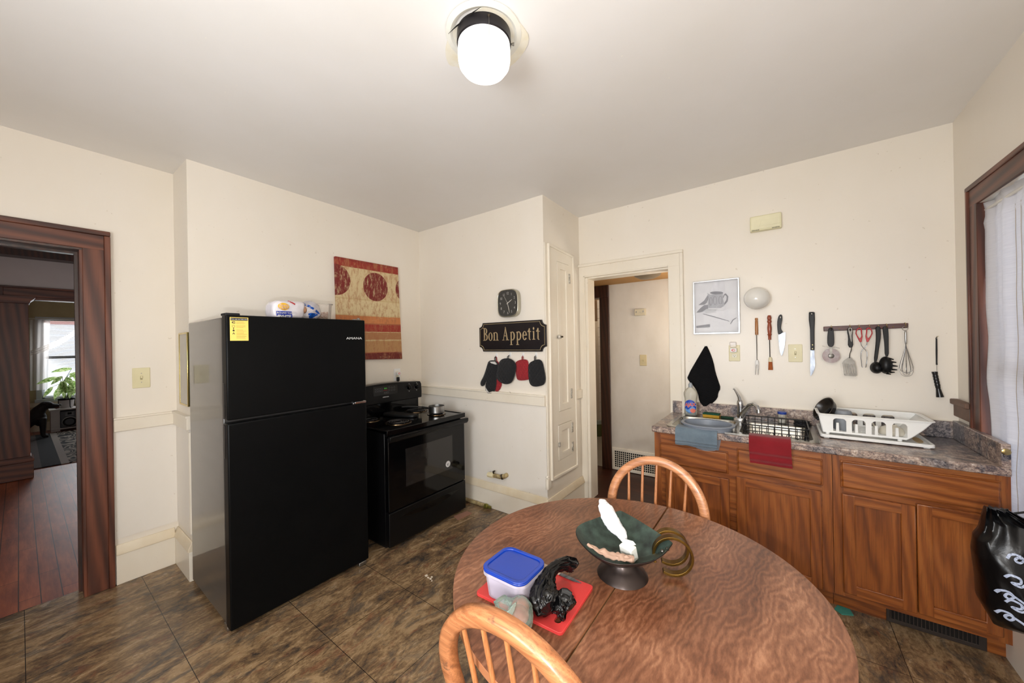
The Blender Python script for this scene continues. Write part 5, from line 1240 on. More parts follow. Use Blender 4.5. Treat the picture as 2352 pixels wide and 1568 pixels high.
obj('stain', slab(NB(), smoothp([(3.735, .34), (3.768, .38), (3.765, .52), (3.742, .50), (3.728, .42)], 2), [], Matrix.Identity(4), .0008, .9262), M('amber_stain', (176, 138, 76), .5, var=(206, 190, 150), vs=30), t)
t = thing('dish_rack', 'white plastic dish rack with arched openings and sloped right end on the counter', 'dish rack', (3.54, .44, .937))
rx0, rx1, ry0, ry1, rz0, rz1 = 3.335, 3.690, .310, .590, .944, 1.052
def wall(y, th, nh):
    xs = [(rx0+.045+k*.083, rx0+.045+k*.083+.058) for k in range(nh)]
    holes = [[(a, rz0+.012), (b, rz0+.012), (b, rz0+.075), (b-.006, rz0+.084), (b-.014, rz0+.088), (a+.014, rz0+.088), (a+.006, rz0+.084), (a, rz0+.075)] for a, b in xs]
    return slab(NB(), [(rx0, rz0), (rx1-.01, rz0), (rx1+.015, rz0+.020), (rx1+.055, rz0+.062), (rx1+.09, rz1), (rx0-.018, rz1)], holes, FB(0, y, 0), th)
obj('front_wall', wall(ry0+.004, .005, 4), m_rackw, t, bev=.001); obj('back_wall', wall(ry1, .005, 4), m_rackw, t, bev=.001)
obj('left_wall', grid(NB(), lambda u, v: V((rx0-.018*v, ry0+(ry1-ry0)*u, rz0+(rz1-rz0)*v)), 2, 2), m_rackw, t, solid=.005)
obj('sloped_end', grid(NB(), lambda u, v: V(((rx1-.01, rx1+.015, rx1+.055, rx1+.09)[min(3, round(v*3))], ry0+(ry1-ry0)*u, (rz0, rz0+.020, rz0+.062, rz1)[min(3, round(v*3))])), 2, 3), m_rackw, t, solid=.005, ang=80)
rim = rrect(rx0-.030, rx1+.105, ry0-.014, ry1+.014, .03, 5)
obj('rim', slab(NB(), rim, [rrect(rx0-.014, rx1+.084, ry0+.002, ry1-.002, .02, 5)], Matrix.Identity(4), .006, rz1-.002), m_rackw, t, bev=.002)
bm = NB()
for k in range(9): box(bm, rx0, rx1, ry0+.02+k*.029, ry0+.028+k*.029, rz0-.001, rz0+.004)
for k in range(5): box(bm, rx0+.02+k*.075, rx0+.028+k*.075, ry0, ry1, rz0-.001, rz0+.003)
obj('base_slats', bm, m_rackw, t)
bm = NB()
for k in range(4):
    for y in (ry0+.022, ry1-.03):
        x = rx0+.066+k*.083; slab(bm, [(x-.008, rz0), (x+.008, rz0), (x+.006, rz0+.060), (x-.006, rz0+.060)], [], FB(0, y, 0), .010)
obj('plate_prongs', bm, m_rackw, t, bev=.002)
for x in (rx0+.02, rx1-.03):
    for y in (ry0+.012, ry1-.012): obj('foot', lathe(NB(), [(.009, .926), (.010, .944)], T(x, y, 0), 14, cap=True), m_rackw, t)
# in the rack
t = thing('black_skillet', 'small black nonstick pan leaning upright in the left end of the dish rack', 'pan', (3.37, .46, .95))
c = PY(.46, 1893, 934)
Km = T(c.x+.004, .455, c.z-.016) @ Matrix.Rotation(math.radians(-58), 4, 'Y') @ Matrix.Rotation(math.radians(22), 4, 'X') @ Matrix.Scale(1.12, 4)
obj('pan_bowl', lathe(NB(), [(0, -.030), (.035, -.028), (.058, -.014), (.068, .010), (.071, .012), (.0655, .012), (.055, -.010), (.034, -.024), (0, -.026)], Km, 36), M('worn_nonstick', (20, 17, 15), .3, var=(46, 36, 28), vs=14), t, ang=60)
obj('handle', tube(NB(), [Km @ V((.02, -.03, .0)), Km @ V((-.03, -.045, .012)), Km @ V((-.062, -.045, .03))], [.009, .011, .013], 10), m_blackp, t)
t = obj('grey_cup', lathe(NB(), [(.046, 0), (.047, .003), (.041, .105), (.036, .116), (.028, .118), (.026, .115), (0, .115)], T(3.437, .425, .949), 36), M('matte_grey_cup', (138, 142, 148), .5))
tag(t, 'matte grey cup upside down in the dish rack', 'cup')
m_cer = M('cream_ceramic', (222, 216, 200), .2)
for k, (x, y, r, tl) in enumerate(((3.54, .44, .062, 62), (3.575, .45, .062, 64))):
    o = obj('small_plate', lathe(NB(), [(0, 0), (.035, 0), (.06, .010), (.0625, .012), (.060, .014), (.034, .004), (0, .003)], T(x, y, .978) @ Matrix.Rotation(math.radians(tl), 4, 'Y') @ Matrix.Scale(.5, 4), 36), m_cer)
    tag(o, ('cream saucer standing in the middle of the dish rack, left of two', 'cream saucer standing in the middle of the dish rack, right of two')[k], 'saucer', 'saucers in the dish rack')
o = obj('cream_bowl', lathe(NB(), [(.055, 0), (.0565, .004), (.046, .036), (.022, .047), (.022, .052), (.019, .052), (.018, .046), (0, .046)], T(3.645, .42, .949), 36), m_cer, ang=50)
tag(o, 'cream bowl upside down in the right end of the dish rack', 'bowl')
# ------------------------------------------------------------------ curtain on the right window
pts_l = [PX(3.972, x, y) for x, y in ((2243, 447), (2251, 520), (2262, 640), (2268, 760), (2272, 880), (2277, 985))]
def cl(z):
    for a, b in zip(pts_l, pts_l[1:]):
        if b.z <= z <= a.z: f = (a.z-z)/(a.z-b.z); return a.y+(b.y-a.y)*f
    return pts_l[0].y if z > pts_l[0].z else pts_l[-1].y
ztop = 2.185
def cur(u, v):
    z = ztop-(ztop-.62)*v; yl = cl(z); y = yl-(yl-OY0-.01)*u
    fold = .011*math.sin(y*34+.6*math.sin(z*2))+.006*math.sin(y*71+2)+.004*noise.noise(V((y*3, z*5, 0)))*2
    zz = z+.008*math.sin(y*19)*(1 if v < .05 else 0)
    return V((3.982+fold*(.5+.5*v)+(.004*math.sin(z*120) if v < .07 else 0), y, zz))
def satin():
    t = NT('silver_slub_curtain'); n = t.noise(t.coords((1, 3, 60)), 3, 5, .7)
    t.col(t.ramp(n, [(.35, (212, 211, 215)), (.65, (228, 227, 230))])); t.rough(.42); t.b.inputs['Sheen Weight'].default_value = .3; t.b.inputs['Specular IOR Level'].default_value = .6
    t.bump(n, .25, .002)
    tl = t.n('BsdfTranslucent'); mx = t.n('MixShader'); mx.inputs[0].default_value = .28; tl.inputs[0].default_value = L((214, 214, 220)); out = t.t.nodes['Material Output']
    t.l(t.b.outputs[0], mx.inputs[1]); t.l(tl.outputs[0], mx.inputs[2]); t.l(mx.outputs[0], out.inputs[0]); return t.m
m_cur = satin()
t = thing('window_curtain', 'silver-grey slubbed curtain panels gathered on a rod over the right window', 'curtain', (3.98, -.5, .62))
obj('curtain_cloth', grid(NB(), cur, 150, 46), m_cur, t, solid=.0016, ang=80)
bm = NB()
for yy in (.06, .0, -.07, -.14, -.20):
    w = [cur(min(1, max(0, (cl(z)-(yy+.02*math.sin(z*2)))/(cl(z)-OY0-.01))), (ztop-z)/(ztop-.62))+V((-.004, 0, 0)) for z in [ztop-.09-k*.06 for k in range(24)]]
    tube(bm, w, .0012, 5)
obj('seam_threads', bm, M('beige_thread', (168, 156, 140), .8), t)
obj('rod', tube(NB(), [(3.984, OY1, ztop-.035), (3.984, OY0, ztop-.035)], .008, 10), m_white, t)
# ------------------------------------------------------------------ black shopping bag
t = thing('shopping_bag', 'black plastic shopping bag with pale script print hanging at the right edge', 'shopping bag', (3.86, -.30, .40))
def bagf():
    yb = -.30; O_ = [(2262, 1163), (2248, 1215), (2236, 1228), (2233, 1262), (2242, 1320), (2246, 1370), (2275, 1420), (2285, 1438), (2352, 1450)]
    L_ = [PY(yb, *q) for q in O_]; zt, zb_ = L_[0].z, L_[-1].z
    def left(z):
        for a, b in zip(L_, L_[1:]):
            if b.z <= z <= a.z: f = (a.z-z)/(a.z-b.z+1e-9); return a.x+(b.x-a.x)*f
        return L_[0].x if z > zt else L_[-1].x
    bm = NB(); prev = None; n = 64
    for k in range(46):
        f = k/45; z = zt-(zt-zb_)*f; xl = left(z); xr = RX-.003; 
        if f < .10: xr = xl+.06+.9*f
        xr = min(xr, RX-.002)
        cx = (xl+xr)/2; rx = max(.012, (xr-xl)/2); ry = (.020+.085*math.sin(min(1, f*1.25)*math.pi*.62))*(1 if f < .9 else (1-f)*8+.2)
        lp = []
        for j in range(n):
            a = 2*math.pi*j/n; w = 1+.10*noise.noise(V((math.cos(a)*3, math.sin(a)*3, f*7)))+.09*(1-abs(noise.noise(V((math.cos(a)*5+3, math.sin(a)*5, f*4)))*3))*max(.25, 1-f)
            e = .8; xx = rx*math.copysign(abs(math.cos(a))**e, math.cos(a)); yy = ry*math.copysign(abs(math.sin(a))**e, math.sin(a))*w
            if f < .35: yy += .010*math.sin(a*14+f*6)*(1-f*2.5)
            lp.append(bm.verts.new((min(cx+xx, RX-.001), yb+yy, z+.010*noise.noise(V((a, f*5, 2)))*(1-f))))
        if prev:
            for i in range(n): j = (i+1) % n; bm.faces.new((prev[i], prev[j], lp[j], lp[i]))
        else: bm.faces.new(lp)
        prev = lp
    bm.faces.new(prev[::-1]); return bm, L_
bm, L_ = bagf()
m_bag = M('glossy_black_film', (7, 7, 9), .3, spec=.35, bump=.5, bs=26)
srcb = bm.copy()
bd = obj('bag_body', bm, m_bag, t, ang=60)
hz = L_[0].z
obj('handle_loop', tube(NB(), [(L_[0].x+.015, -.30, hz-.015), (L_[0].x+.045, -.305, hz-.005), (L_[0].x+.085, -.30, hz-.03), (L_[0].x+.078, -.30, hz-.065), (L_[0].x+.06, -.30, hz-.075)], [.014, .016, .012, .010, .012], 10, flat=(1, .6)), m_bag, t)
obj('wall_hook', tube(NB(), [(RX-.011, -.30, hz+.02), (RX-.06, -.30, hz+.015), (RX-.12, -.30, hz-.012), (RX-.13, -.30, hz+.004)], .004, 8), m_satin, t)
bm = NB()
SC = ([(-12, 4), (-8, 11), (0, 12), (4, 6), (0, 1), (-4, 4), (0, 9), (10, 4), (18, -2)], [(-12, 6), (-7, 12), (2, 10), (2, 3), (-6, 1), (2, -2), (10, 4), (18, 0)])
for k, (px, py) in enumerate(((2344, 1296), (2334, 1338), (2316, 1374), (2336, 1396), (2318, 1424))):
    o_ = PY(-.39, px, py); s_ = .0023
    tube(bm, spline([(o_.x+a*s_, -.42, o_.z+b*s_) for a, b in SC[k % 2]]), .0038, 8)
conform(bm, srcb, .0012, 0, (0, 1, 0))
obj('script_print', bm, M('pale_blue_print', (176, 188, 214), .5), bd)
tag(obj('teal_scrap', slab(NB(), [(3.352, .10), (3.38, .07), (3.43, .095), (3.42, .14), (3.37, .145)], [], Matrix.Identity(4), .006, .001), M('teal_cloth', (60, 134, 120), .8)), 'small teal scrap on the floor at the foot of the oak cabinets', 'scrap')
# ------------------------------------------------------------------ round table
TC, TR, TZ = V((2.694, -1.370)), .5746, .740
def walnut():
    t = NT('walnut_laminate')
    v = t.coords((1.0, 1.0, 1)); n = t.noise(t.coords((3.2, 1.5, 1), (0, 0, .25)), 1.3, 4, .5, 1.0)
    w = t.n('TexWave', wave_type='BANDS', bands_direction='X'); w.inputs['Scale'].default_value = 13; w.inputs['Distortion'].default_value = 30
    w.inputs['Detail'].default_value = 3.5; w.inputs['Detail Scale'].default_value = .55; w.inputs['Detail Roughness'].default_value = .55
    t.l(t.coords((1.15, .55, 1), (0, 0, .35)), w.inputs['Vector'])
    fine = t.noise(t.coords((90, 22, 1), (0, 0, .3)), 2, 5, .7)
    f = t.math('ADD', t.math('MULTIPLY', w.outputs['Fac'], .11), t.math('ADD', t.math('MULTIPLY', n, .58), t.math('MULTIPLY', fine, .42)))
    t.col(t.ramp(f, [(.36, (80, 46, 30)), (.50, (110, 68, 46)), (.62, (134, 88, 63)), (.76, (168, 120, 90))]))
    t.rough(.30); t.b.inputs['Coat Weight'].default_value = .2; t.b.inputs['Coat Roughness'].default_value = .25; return t.m
m_wal = walnut(); m_tedge = M('tan_table_edge', (168, 112, 76), .45)
t = thing('dining_table', 'round walnut-look laminate dining table with a thin seam across its top', 'table', (TC.x, TC.y, 0))
a0 = [(TC.x+TR*math.cos(math.radians(a)), TC.y+TR*math.sin(math.radians(a))) for a in range(-90, 91, 2)]
a1 = [(TC.x+TR*math.cos(math.radians(a)), TC.y+TR*math.sin(math.radians(a))) for a in range(90, 271, 2)]
SXT = 2.700-TC.x
for pts in ([(max(x, TC.x+.0018+SXT), y) for x, y in a0], [(min(x, TC.x+SXT), y) for x, y in a1]):
    lf = obj('table_leaf', slab(NB(), pts, [], Matrix.Identity(4), .0012, TZ-.0012), m_wal, t)
    obj('leaf_core', slab(NB(), pts, [], Matrix.Identity(4), .024, TZ-.0255), m_tedge, lf, bev=.0015)
obj('seam_strip', boxes((TC.x+SXT-.0005, TC.x+SXT+.0020, TC.y-TR+.003, TC.y+TR-.003, TZ-.02, TZ-.0022)), M('seam_gap', (120, 96, 60), .7), t)
m_tleg = WOOD('brown_table_base_wood', (84, 44, 26), (120, 66, 40), (98, 54, 34), 2, 1, .4, .2, 3)
obj('apron', lathe(NB(), [(.44, TZ-.026), (.44, TZ-.085), (.42, TZ-.085), (.42, TZ-.026)], T(TC.x, TC.y, 0), 48), m_tleg, t)
obj('pedestal', lathe(NB(), [(.0, TZ-.03), (.11, TZ-.03), (.10, TZ-.07), (.055, TZ-.12), (.05, .5), (.075, .42), (.085, .34), (.06, .28), (.07, .2), (.07, .12), (0, .12)], T(TC.x, TC.y, 0), 32), m_tleg, t)
for k in range(4):
    a = math.radians(45+90*k); c, s = math.cos(a), math.sin(a)
    obj('foot', tube(NB(), [(TC.x+c*.05, TC.y+s*.05, .20), (TC.x+c*.18, TC.y+s*.18, .17), (TC.x+c*.30, TC.y+s*.30, .08), (TC.x+c*.40, TC.y+s*.40, .035), (TC.x+c*.43, TC.y+s*.43, .028)], [.045, .042, .034, .028, .026], 12, flat=(.7, 1)), m_tleg, t)
# ------------------------------------------------------------------ bow-back chairs
m_chA = WOOD('light_oak_bow', (176, 116, 76), (212, 150, 106), (190, 128, 84), 0, 1.2, .34, .2, 5, 1.25)
m_chV = WOOD('light_oak_spindle', (160, 98, 56), (192, 128, 80), (168, 106, 64), 2, 2, .34, .2, 3, 1.1)
m_chW = WOOD('worn_oak_bow', (148, 90, 54), (190, 126, 82), (160, 100, 62), 0, 1.2, .36, .2, 5, 1.3, wear=(92, 66, 52))
def make_chair(loc, rot, label, bowm):
    t = thing('bow_back_chair', label, 'chair', loc, rot, 'bow-back chairs at the round table')
    lean = lambda z: -.10*(z-.45)/.48
    obj('seat', lathe(NB(), [(0, -.016), (.16, -.018), (.19, -.010), (.205, .004), (.203, .014), (.19, .020), (.12, .010), (0, .006)], T(0, .19, .44) @ Matrix.Diagonal((1.04, 1, 1, 1)), 40), m_chV, t, local=True, ang=60)
    pts = []; n = 44
    for k in range(n+1):
        a = math.pi*(k/n)
        x = .218*math.cos(a); z = .69+.226*math.sin(a)
        pts.append((x, z))
    right = [(.172, .452), (.188, .52), (.205, .60), (.214, .655)]
    pts = right+pts+[(-x, z) for x, z in reversed(right)]
    P3 = [(x, lean(z)+.02, z) for x, z in pts]
    pr = [(-.019, -.015), (-.011, -.020), (.011, -.020), (.019, -.015), (.021, 0), (.019, .015), (.011, .020), (-.011, .020), (-.019, .015), (-.021, 0)]
    bm = sweep(NB(), P3, pr, (0, 1, .2)); obj('bow', bm, bowm, t, local=True, ang=70)
    for k in range(5):
        xb = (-.118+.059*k); xt = xb*1.16; zt = .69+.215*math.sqrt(max(0, 1-(xt/.205)**2))
        A = V((xb, .02, .450)); Bv = V((xt, lean(zt)+.02, zt))
        obj('spindle', tube(NB(), [A, A.lerp(Bv, .25), A.lerp(Bv, .6), Bv], [.0075, .0088, .0070, .0058], 12), m_chV, t, local=True)
    L4 = []
    for sx, sy in ((-1, -1), (1, -1), (-1, 1), (1, 1)):
        A = V((sx*.12, .19+sy*.12, .432)); Bv = V((sx*.185, .19+sy*.20, 0)); L4.append((A, Bv))
        obj('leg', tube(NB(), [A, A.lerp(Bv, .2), A.lerp(Bv, .32), A.lerp(Bv, .36), A.lerp(Bv, .6), A.lerp(Bv, .8), Bv], [.013, .019, .014, .019, .020, .014, .011], 14), m_chV, t, local=True)
    mid = lambda i, q: L4[i][0].lerp(L4[i][1], q)
    for i, j in ((0, 2), (1, 3)): obj('stretcher', tube(NB(), [mid(i, .62), mid(i, .62).lerp(mid(j, .62), .5), mid(j, .62)], [.008, .012, .008], 10), m_chV, t, local=True)
    obj('stretcher', tube(NB(), [mid(0, .62).lerp(mid(2, .62), .5), mid(1, .62).lerp(mid(3, .62), .5)], .010, 10), m_chV, t, local=True)
    return t
make_chair((2.627, -.775, 0), math.pi, 'light oak bow-back chair on the far side of the table, near the cabinets', m_chA)
make_chair((2.645, -1.895, 0), 0, 'worn light oak bow-back chair in the foreground at the near edge of the table', m_chW)
# ------------------------------------------------------------------ on the table
z0 = TZ
t = obj('cutting_board', slab(NB(), rrect(-.148, .148, -.113, .113, .012, 4), [rrect(.108, .128, -.086, -.018, .0098, 4)], FT(2.502, -1.632, 0, .035), .009, z0), M('red_cutting_board', (216, 66, 64), .38), bev=.002)
tag(t, 'red plastic cutting board with a slot handle lying on the table', 'cutting board')
# tub with blue lid
t = thing('food_storage_tub', 'square translucent food tub with bright blue lid on the cutting board', 'food container', (2.452, -1.678, z0+.009))
zt = z0+.009
c4 = [PZ(zt+.088, x, y) for x, y in ((1107, 1305), (1163, 1249), (1256, 1291), (1197, 1341))]
cc = (c4[0]+c4[1]+c4[2]+c4[3])/4
ang = math.atan2((c4[3]-c4[0]).y, (c4[3]-c4[0]).x)*.5+math.atan2((c4[2]-c4[1]).y, (c4[2]-c4[1]).x)*.5
Lm = FT(cc.x, cc.y, 0, ang)
hw, hh = ((c4[3]-c4[0]).length+(c4[2]-c4[1]).length)/4+.003, ((c4[1]-c4[0]).length+(c4[2]-c4[3]).length)/4+.003
bm = NB(); prev = None
for z, i in ((zt, .016), (zt+.002, .013), (zt+.066, .006), (zt+.068, .001), (zt+.078, .001), (zt+.078, .008), (zt+.004, .016)):
    lp = [bm.verts.new(Lm @ V((x, y, z))) for x, y in rrect(-hw+i, hw-i, -hh+i, hh-i, .030-i*.4, 5)]
    if prev: 
        for i_ in range(len(lp)): j = (i_+1) % len(lp); bm.faces.new((prev[i_], prev[j], lp[j], lp[i_]))
    else: bm.faces.new(lp)
    prev = lp
bm.faces.new(prev)
obj('tub', bm, M('frosted_tub_plastic', (226, 218, 232), .3, trans=.62, ior=1.15), t, ang=50)
ld = obj('lid', slab(NB(), rrect(-hw, hw, -hh, hh, .032, 6), [], Lm, .008, zt+.077), M('bright_blue_lid', (18, 58, 158), .25, coat=.4), t, bev=.003, seg=3)
obj('lid_rim', slab(NB(), rrect(-hw, hw, -hh, hh, .032, 6), [rrect(-hw+.012, hw-.012, -hh+.012, hh-.012, .024, 6)], Lm, .005, zt+.084), M('bright_blue_lid', ()), ld, bev=.002, seg=3)
# black plastic bag, knotted
def P_(z, x, y): return PZ(z, x, y)
bp = [P_(z0+.045, 1262, 1382), P_(z0+.05, 1262, 1365), P_(z0+.06, 1256, 1340), P_(z0+.075, 1262, 1318), P_(z0+.075, 1276, 1300), P_(z0+.065, 1298, 1292), P_(z0+.055, 1316, 1296), P_(z0+.045, 1316, 1306)]
def fine(p, r, k=6):
    P, R = [], []
    for i in range(len(p)-1):
        for j in range(k): P.append(p[i].lerp(p[i+1], j/k)); R.append(r[i]+(r[i+1]-r[i])*j/k)
    return P+[p[-1]], R+[r[-1]]
def bagtube(bm, P3, R3, seg, folds, depth, seed, flat=(1, 1), zmin=-9):
    n = len(P3); st0 = len(bm.verts); tube(bm, P3, R3, seg, flat=flat)
    bm.verts.ensure_lookup_table()
    for i in range(n):
        c = P3[i]
        for k in range(seg):
            v = bm.verts[st0+i*seg+k]; a = 2*math.pi*k/seg; u = i/n
            w = a+1.6*u+.5*noise.noise(V((u*4, seed, 0)))
            r = 1-abs(noise.noise(V((math.cos(w)*folds*.5, math.sin(w)*folds*.5, u*3+seed)))*2.6)
            r2 = 1-abs(noise.noise(V((math.cos(w)*folds*1.3, math.sin(w)*folds*1.3, u*9+seed)))*2.6)
            v.co = c+(v.co-c)*(1+depth*(.65*r+.35*r2)-depth*.4); v.co.z = max(v.co.z, zmin)
    return bm
bp = [P_(z0+.030, 1262, 1408), P_(z0+.034, 1258, 1400), P_(z0+.042, 1254, 1384), P_(z0+.050, 1252, 1362), P_(z0+.062, 1253, 1338), P_(z0+.075, 1262, 1315), P_(z0+.078, 1278, 1300), P_(z0+.068, 1298, 1292), P_(z0+.056, 1316, 1296), P_(z0+.046, 1318, 1306)]
bm = NB(); P3, R3 = fine(bp, [.008, .030, .040, .036, .026, .017, .015, .020, .022, .006], 14)
bagtube(bm, P3, R3, 110, 3.4, .42, 2, zmin=z0+.0095)
q0 = [P_(z0+.030, 1268, 1390), P_(z0+.038, 1284, 1388), P_(z0+.040, 1297, 1388), P_(z0+.034, 1306, 1396), P_(z0+.030, 1309, 1402)]
P3, R3 = fine(q0, [.012, .030, .036, .026, .006], 18); bagtube(bm, P3, R3, 90, 3.0, .34, 7, zmin=z0+.0095)
m_bag2 = M('thin_black_film', (8, 8, 9), .2, spec=.6, bump=.45, bs=70)
tag(obj('knotted_plastic_bag', bm, m_bag2, ang=120), 'crumpled black plastic bag with twisted neck on the red cutting board', 'plastic bag')
def fold(bm, amp, fr, seed):
    bm.normal_update()
    for v in bm.verts:
        p = v.co*fr+V((seed, 0, seed)); n = 1-abs(noise.noise(p))*3.0; n2 = 1-abs(noise.noise(p*2.3))*3
        v.co += v.normal*amp*(.6*n+.4*n2)
    for v in bm.verts: v.co.z = max(v.co.z, z0+.0095)
    return bm
# clear bag with tomatoes
t = thing('produce_bag', 'clear produce bag of tomatoes at the near corner of the cutting board', 'produce bag', (P_(z0, 1195, 1410).x, P_(z0, 1195, 1410).y, z0))
for x, y, r in ((1196, 1392, .026), (1192, 1412, .027)):
    c = P_(z0+.036, x, y); bm = ball(NB(), c, (r, r, r*.86), 3)
    for v in bm.verts: v.co.z = max(v.co.z, z0+.0100)
    obj('tomato', bm, M('pale_red_tomato', (196, 82, 62), .3, var=(214, 128, 102), vs=30), t)
bm = NB(); a, b, c, d = P_(z0+.045, 1150, 1375), P_(z0+.035, 1158, 1395), P_(z0+.036, 1192, 1405), P_(z0+.03, 1208, 1438)
P3, R3 = fine([a, b, c, d], [.022, .026, .044, .022], 18); tube(bm, P3, R3, 64, flat=(1, .82)); fold(bm, .004, 26, 5)
m_film = M('greenish_clear_film', (196, 220, 208), .12, trans=.72, ior=1.10, bump=.8, bs=50)
obj('film', bm, m_film, t, ang=120)
# knife on the board
a, b = P_(z0+.0105, 1286, 1318), P_(z0+.0105, 1336, 1340); u = (b-a).normalized(); w = V((-u.y, u.x, 0))
t = thing('paring_knife', 'small paring knife lying on the red board beside the black bag', 'knife', (a.x, a.y, z0+.009))
Lk = (b-a).length
obj('blade', slab(NB(), [(0, -.008), (Lk*.7, -.008), (Lk, 0), (Lk*.6, .006), (0, .006)], [], frame((a.x, a.y, z0+.0115), u, w), .0012), m_blade, t)
obj('handle', slab(NB(), rrect(-.09, 0.002, -.008, .008, .004, 3), [], frame((a.x, a.y, z0+.0098), u, w), .009), M('pale_knife_handle', (196, 176, 156), .5), t, bev=.002)
# ------------------------------------------------------------------ footed bowl with brass handle
rimp = [(2.536, -1.418), (2.546, -1.345), (2.578, -1.262), (2.614, -1.192), (2.621, -1.190), (2.690, -1.228), (2.765, -1.278), (2.838, -1.330), (2.842, -1.338), (2.828, -1.430), (2.772, -1.500), (2.715, -1.536), (2.645, -1.532), (2.575, -1.485)]
R2 = smoothp(rimp, 2); n = len(R2)
cx0, cy0 = 2.684, -1.385
def rz(x, y):
    d = (x-cx0)*.62+(y-cy0)*(-.78)
    return z0+.112+.10*max(0, abs((x-cx0)*.80+(y-cy0)*.6)-.06)
prof = [(0, z0+.052), (.25, z0+.053), (.5, z0+.060), (.72, z0+.075), (.88, z0+.094), (1.0, None)]
def bowl_bm(off):
    bm = NB(); prev = [bm.verts.new((cx0, cy0, z0+.052+off))]
    for s, z in prof[1:]:
        lp = []
        for x, y in R2:
            zr = rz(x, y); k = (s**2.6); zz = z0+.052+(zr-z0-.052)*k
            lp.append(bm.verts.new((cx0+(x-cx0)*s, cy0+(y-cy0)*s, zz+off)))
        if len(prev) == 1:
            for i in range(n): bm.faces.new((prev[0], lp[i], lp[(i+1) % n]))
        else:
            for i in range(n): bm.faces.new((prev[i], lp[i], lp[(i+1) % n], prev[(i+1) % n]))
        prev = lp
    return bm
t = thing('footed_metal_bowl', 'dark footed metal bowl with green patina inside on the table', 'bowl', (cx0, cy0, z0))
m_bin = M('green_patina', (42, 48, 45), .45, metal=.2, var=(76, 94, 84), vs=22, bump=.2, bs=70)
m_bout = M('dark_bronze', (44, 38, 38), .3, metal=.6, var=(62, 52, 48), vs=8)
obj('inner_surface', bowl_bm(.0018), m_bin, t, ang=70); obj('outer_shell', bowl_bm(0), m_bout, t, ang=70, solid=.0022)
fc = (P_(z0, 1369, 1303)+P_(z0, 1484, 1300))/2
obj('foot', lathe(NB(), [(.040, z0+.054), (.042, z0+.044), (.055, z0+.030), (.075, z0+.012), (.082, z0+.001), (.078, z0), (0, z0)], T(cx0+.01, cy0-.008, 0), 48), m_bout, t, ang=60)
m_oldbrass = M('aged_brass', (122, 94, 44), .34, metal=1, var=(84, 60, 28), vs=14)
b0 = P_(z0+.012, 1572, 1325); hd_ = V((.93, .36, 0)).normalized(); sd = V((-hd_.y, hd_.x, 0))
for k, (sh, rr_) in enumerate(((0, .060), (.052, .056))):
    pts = []
    base_ = V((b0.x-.034, b0.y-.006, 0))+sd*sh
    for i in range(37):
        a = math.radians(205-i*(325/36))
        pts.append(base_+hd_*(rr_*math.cos(a)*.98)+V((0, 0, z0+.074+rr_*math.sin(a))))
    obj('brass_handle_band', sweep(NB(), pts, [(-.009, -.0022), (.009, -.0022), (.009, .0022), (-.009, .0022)], (sd.x, sd.y, .001)) if False else sweep(NB(), pts, [(-.0042, -.012), (.0042, -.012), (.0042, .012), (-.0042, .012)], (sd.x, sd.y, .0)), m_oldbrass, t, bev=.001)
Rp = V((2.832, -1.345, rz(2.832, -1.345)-.006))
obj('handle_rivet', ball(NB(), Rp+V((-.014, -.026, -.008)), .006, 2), m_tool, t)
obj('handle_rivet', ball(NB(), Rp+V((-.004, -.004, -.008)), .006, 2), m_tool, t)
# paper things in the bowl
def tiss():
    bm = NB(); p = [P_(z0+.175, 1384, 1150), P_(z0+.165, 1390, 1166), P_(z0+.135, 1404, 1196), P_(z0+.11, 1424, 1222), P_(z0+.095, 1434, 1240)]
    P3, R3 = fine(p, [.014, .026, .029, .023, .011], 8); tube(bm, P3, R3, 32, flat=(1, .7))
    bm.normal_update()
    for v in bm.verts:
        nn = noise.noise(v.co*40)*.6+(1-abs(noise.noise(v.co*70))*3)*.4; v.co += v.normal*.005*nn
    return bm
tag(obj('paper_tissue', tiss(), M('white_tissue', (238, 240, 244), .85), ang=30), 'twisted white paper tissue leaning up out of the metal bowl', 'tissue')
c = P_(z0+.085, 1448, 1268)
t = thing('small_white_box', 'small white paper packet standing in the bowl below the tissue', 'packet', (c.x, c.y, z0+.06))
Bm = T(c.x-.004, c.y+.006, z0+.062) @ Matrix.Rotation(-.35, 4, 'Z') @ Matrix.Rotation(.25, 4, 'X')
obj('packet_body', box(NB(), -.024, .024, -.015, .015, 0, .046, Bm), M('white_card', (232, 232, 224), .7), t, bev=.003)
obj('flap', slab(NB(), [(-.026, 0), (.012, .002), (.030, .014), (.018, .020), (-.022, .012)], [], Bm @ T(0, .004, .046) @ Matrix.Rotation(1.2, 4, 'X'), .0015), M('white_card', ()), t)
pp_ = [P_(z0+.118, 1346, 1252), P_(z0+.108, 1368, 1268), P_(z0+.10, 1396, 1278), P_(z0+.098, 1425, 1284), P_(z0+.098, 1450, 1286)]
pp_ = [p+V((.004, .012, 0)) for p in pp_]
bm = NB(); P3, R3 = fine(pp_, [.006, .012, .016, .018, .012], 8); tube(bm, P3, R3, 28, flat=(1, .5)); bm.normal_update()
for v in bm.verts: v.co += v.normal*.004*(1-abs(noise.noise(v.co*50))*3)
tag(obj('crumpled_brown_paper', bm, M('brown_kraft_paper', (180, 148, 128), .8), ang=30), 'crumpled pinkish-brown paper along the front rim of the metal bowl', 'paper')
bm = NB(); rr = random.Random(2)
for k in range(5): q = PZ(0, 975+rr.uniform(-6, 18), 1322+rr.uniform(-8, 14)); ball(bm, (q.x, q.y, .004), (rr.uniform(.005, .014), rr.uniform(.005, .012), .004), 1)
tag(obj('crumbs', bm, M('pale_crumb', (214, 200, 180), .9)), 'pale crumbs on the vinyl floor right of the refrigerator', 'crumbs', kind='stuff')
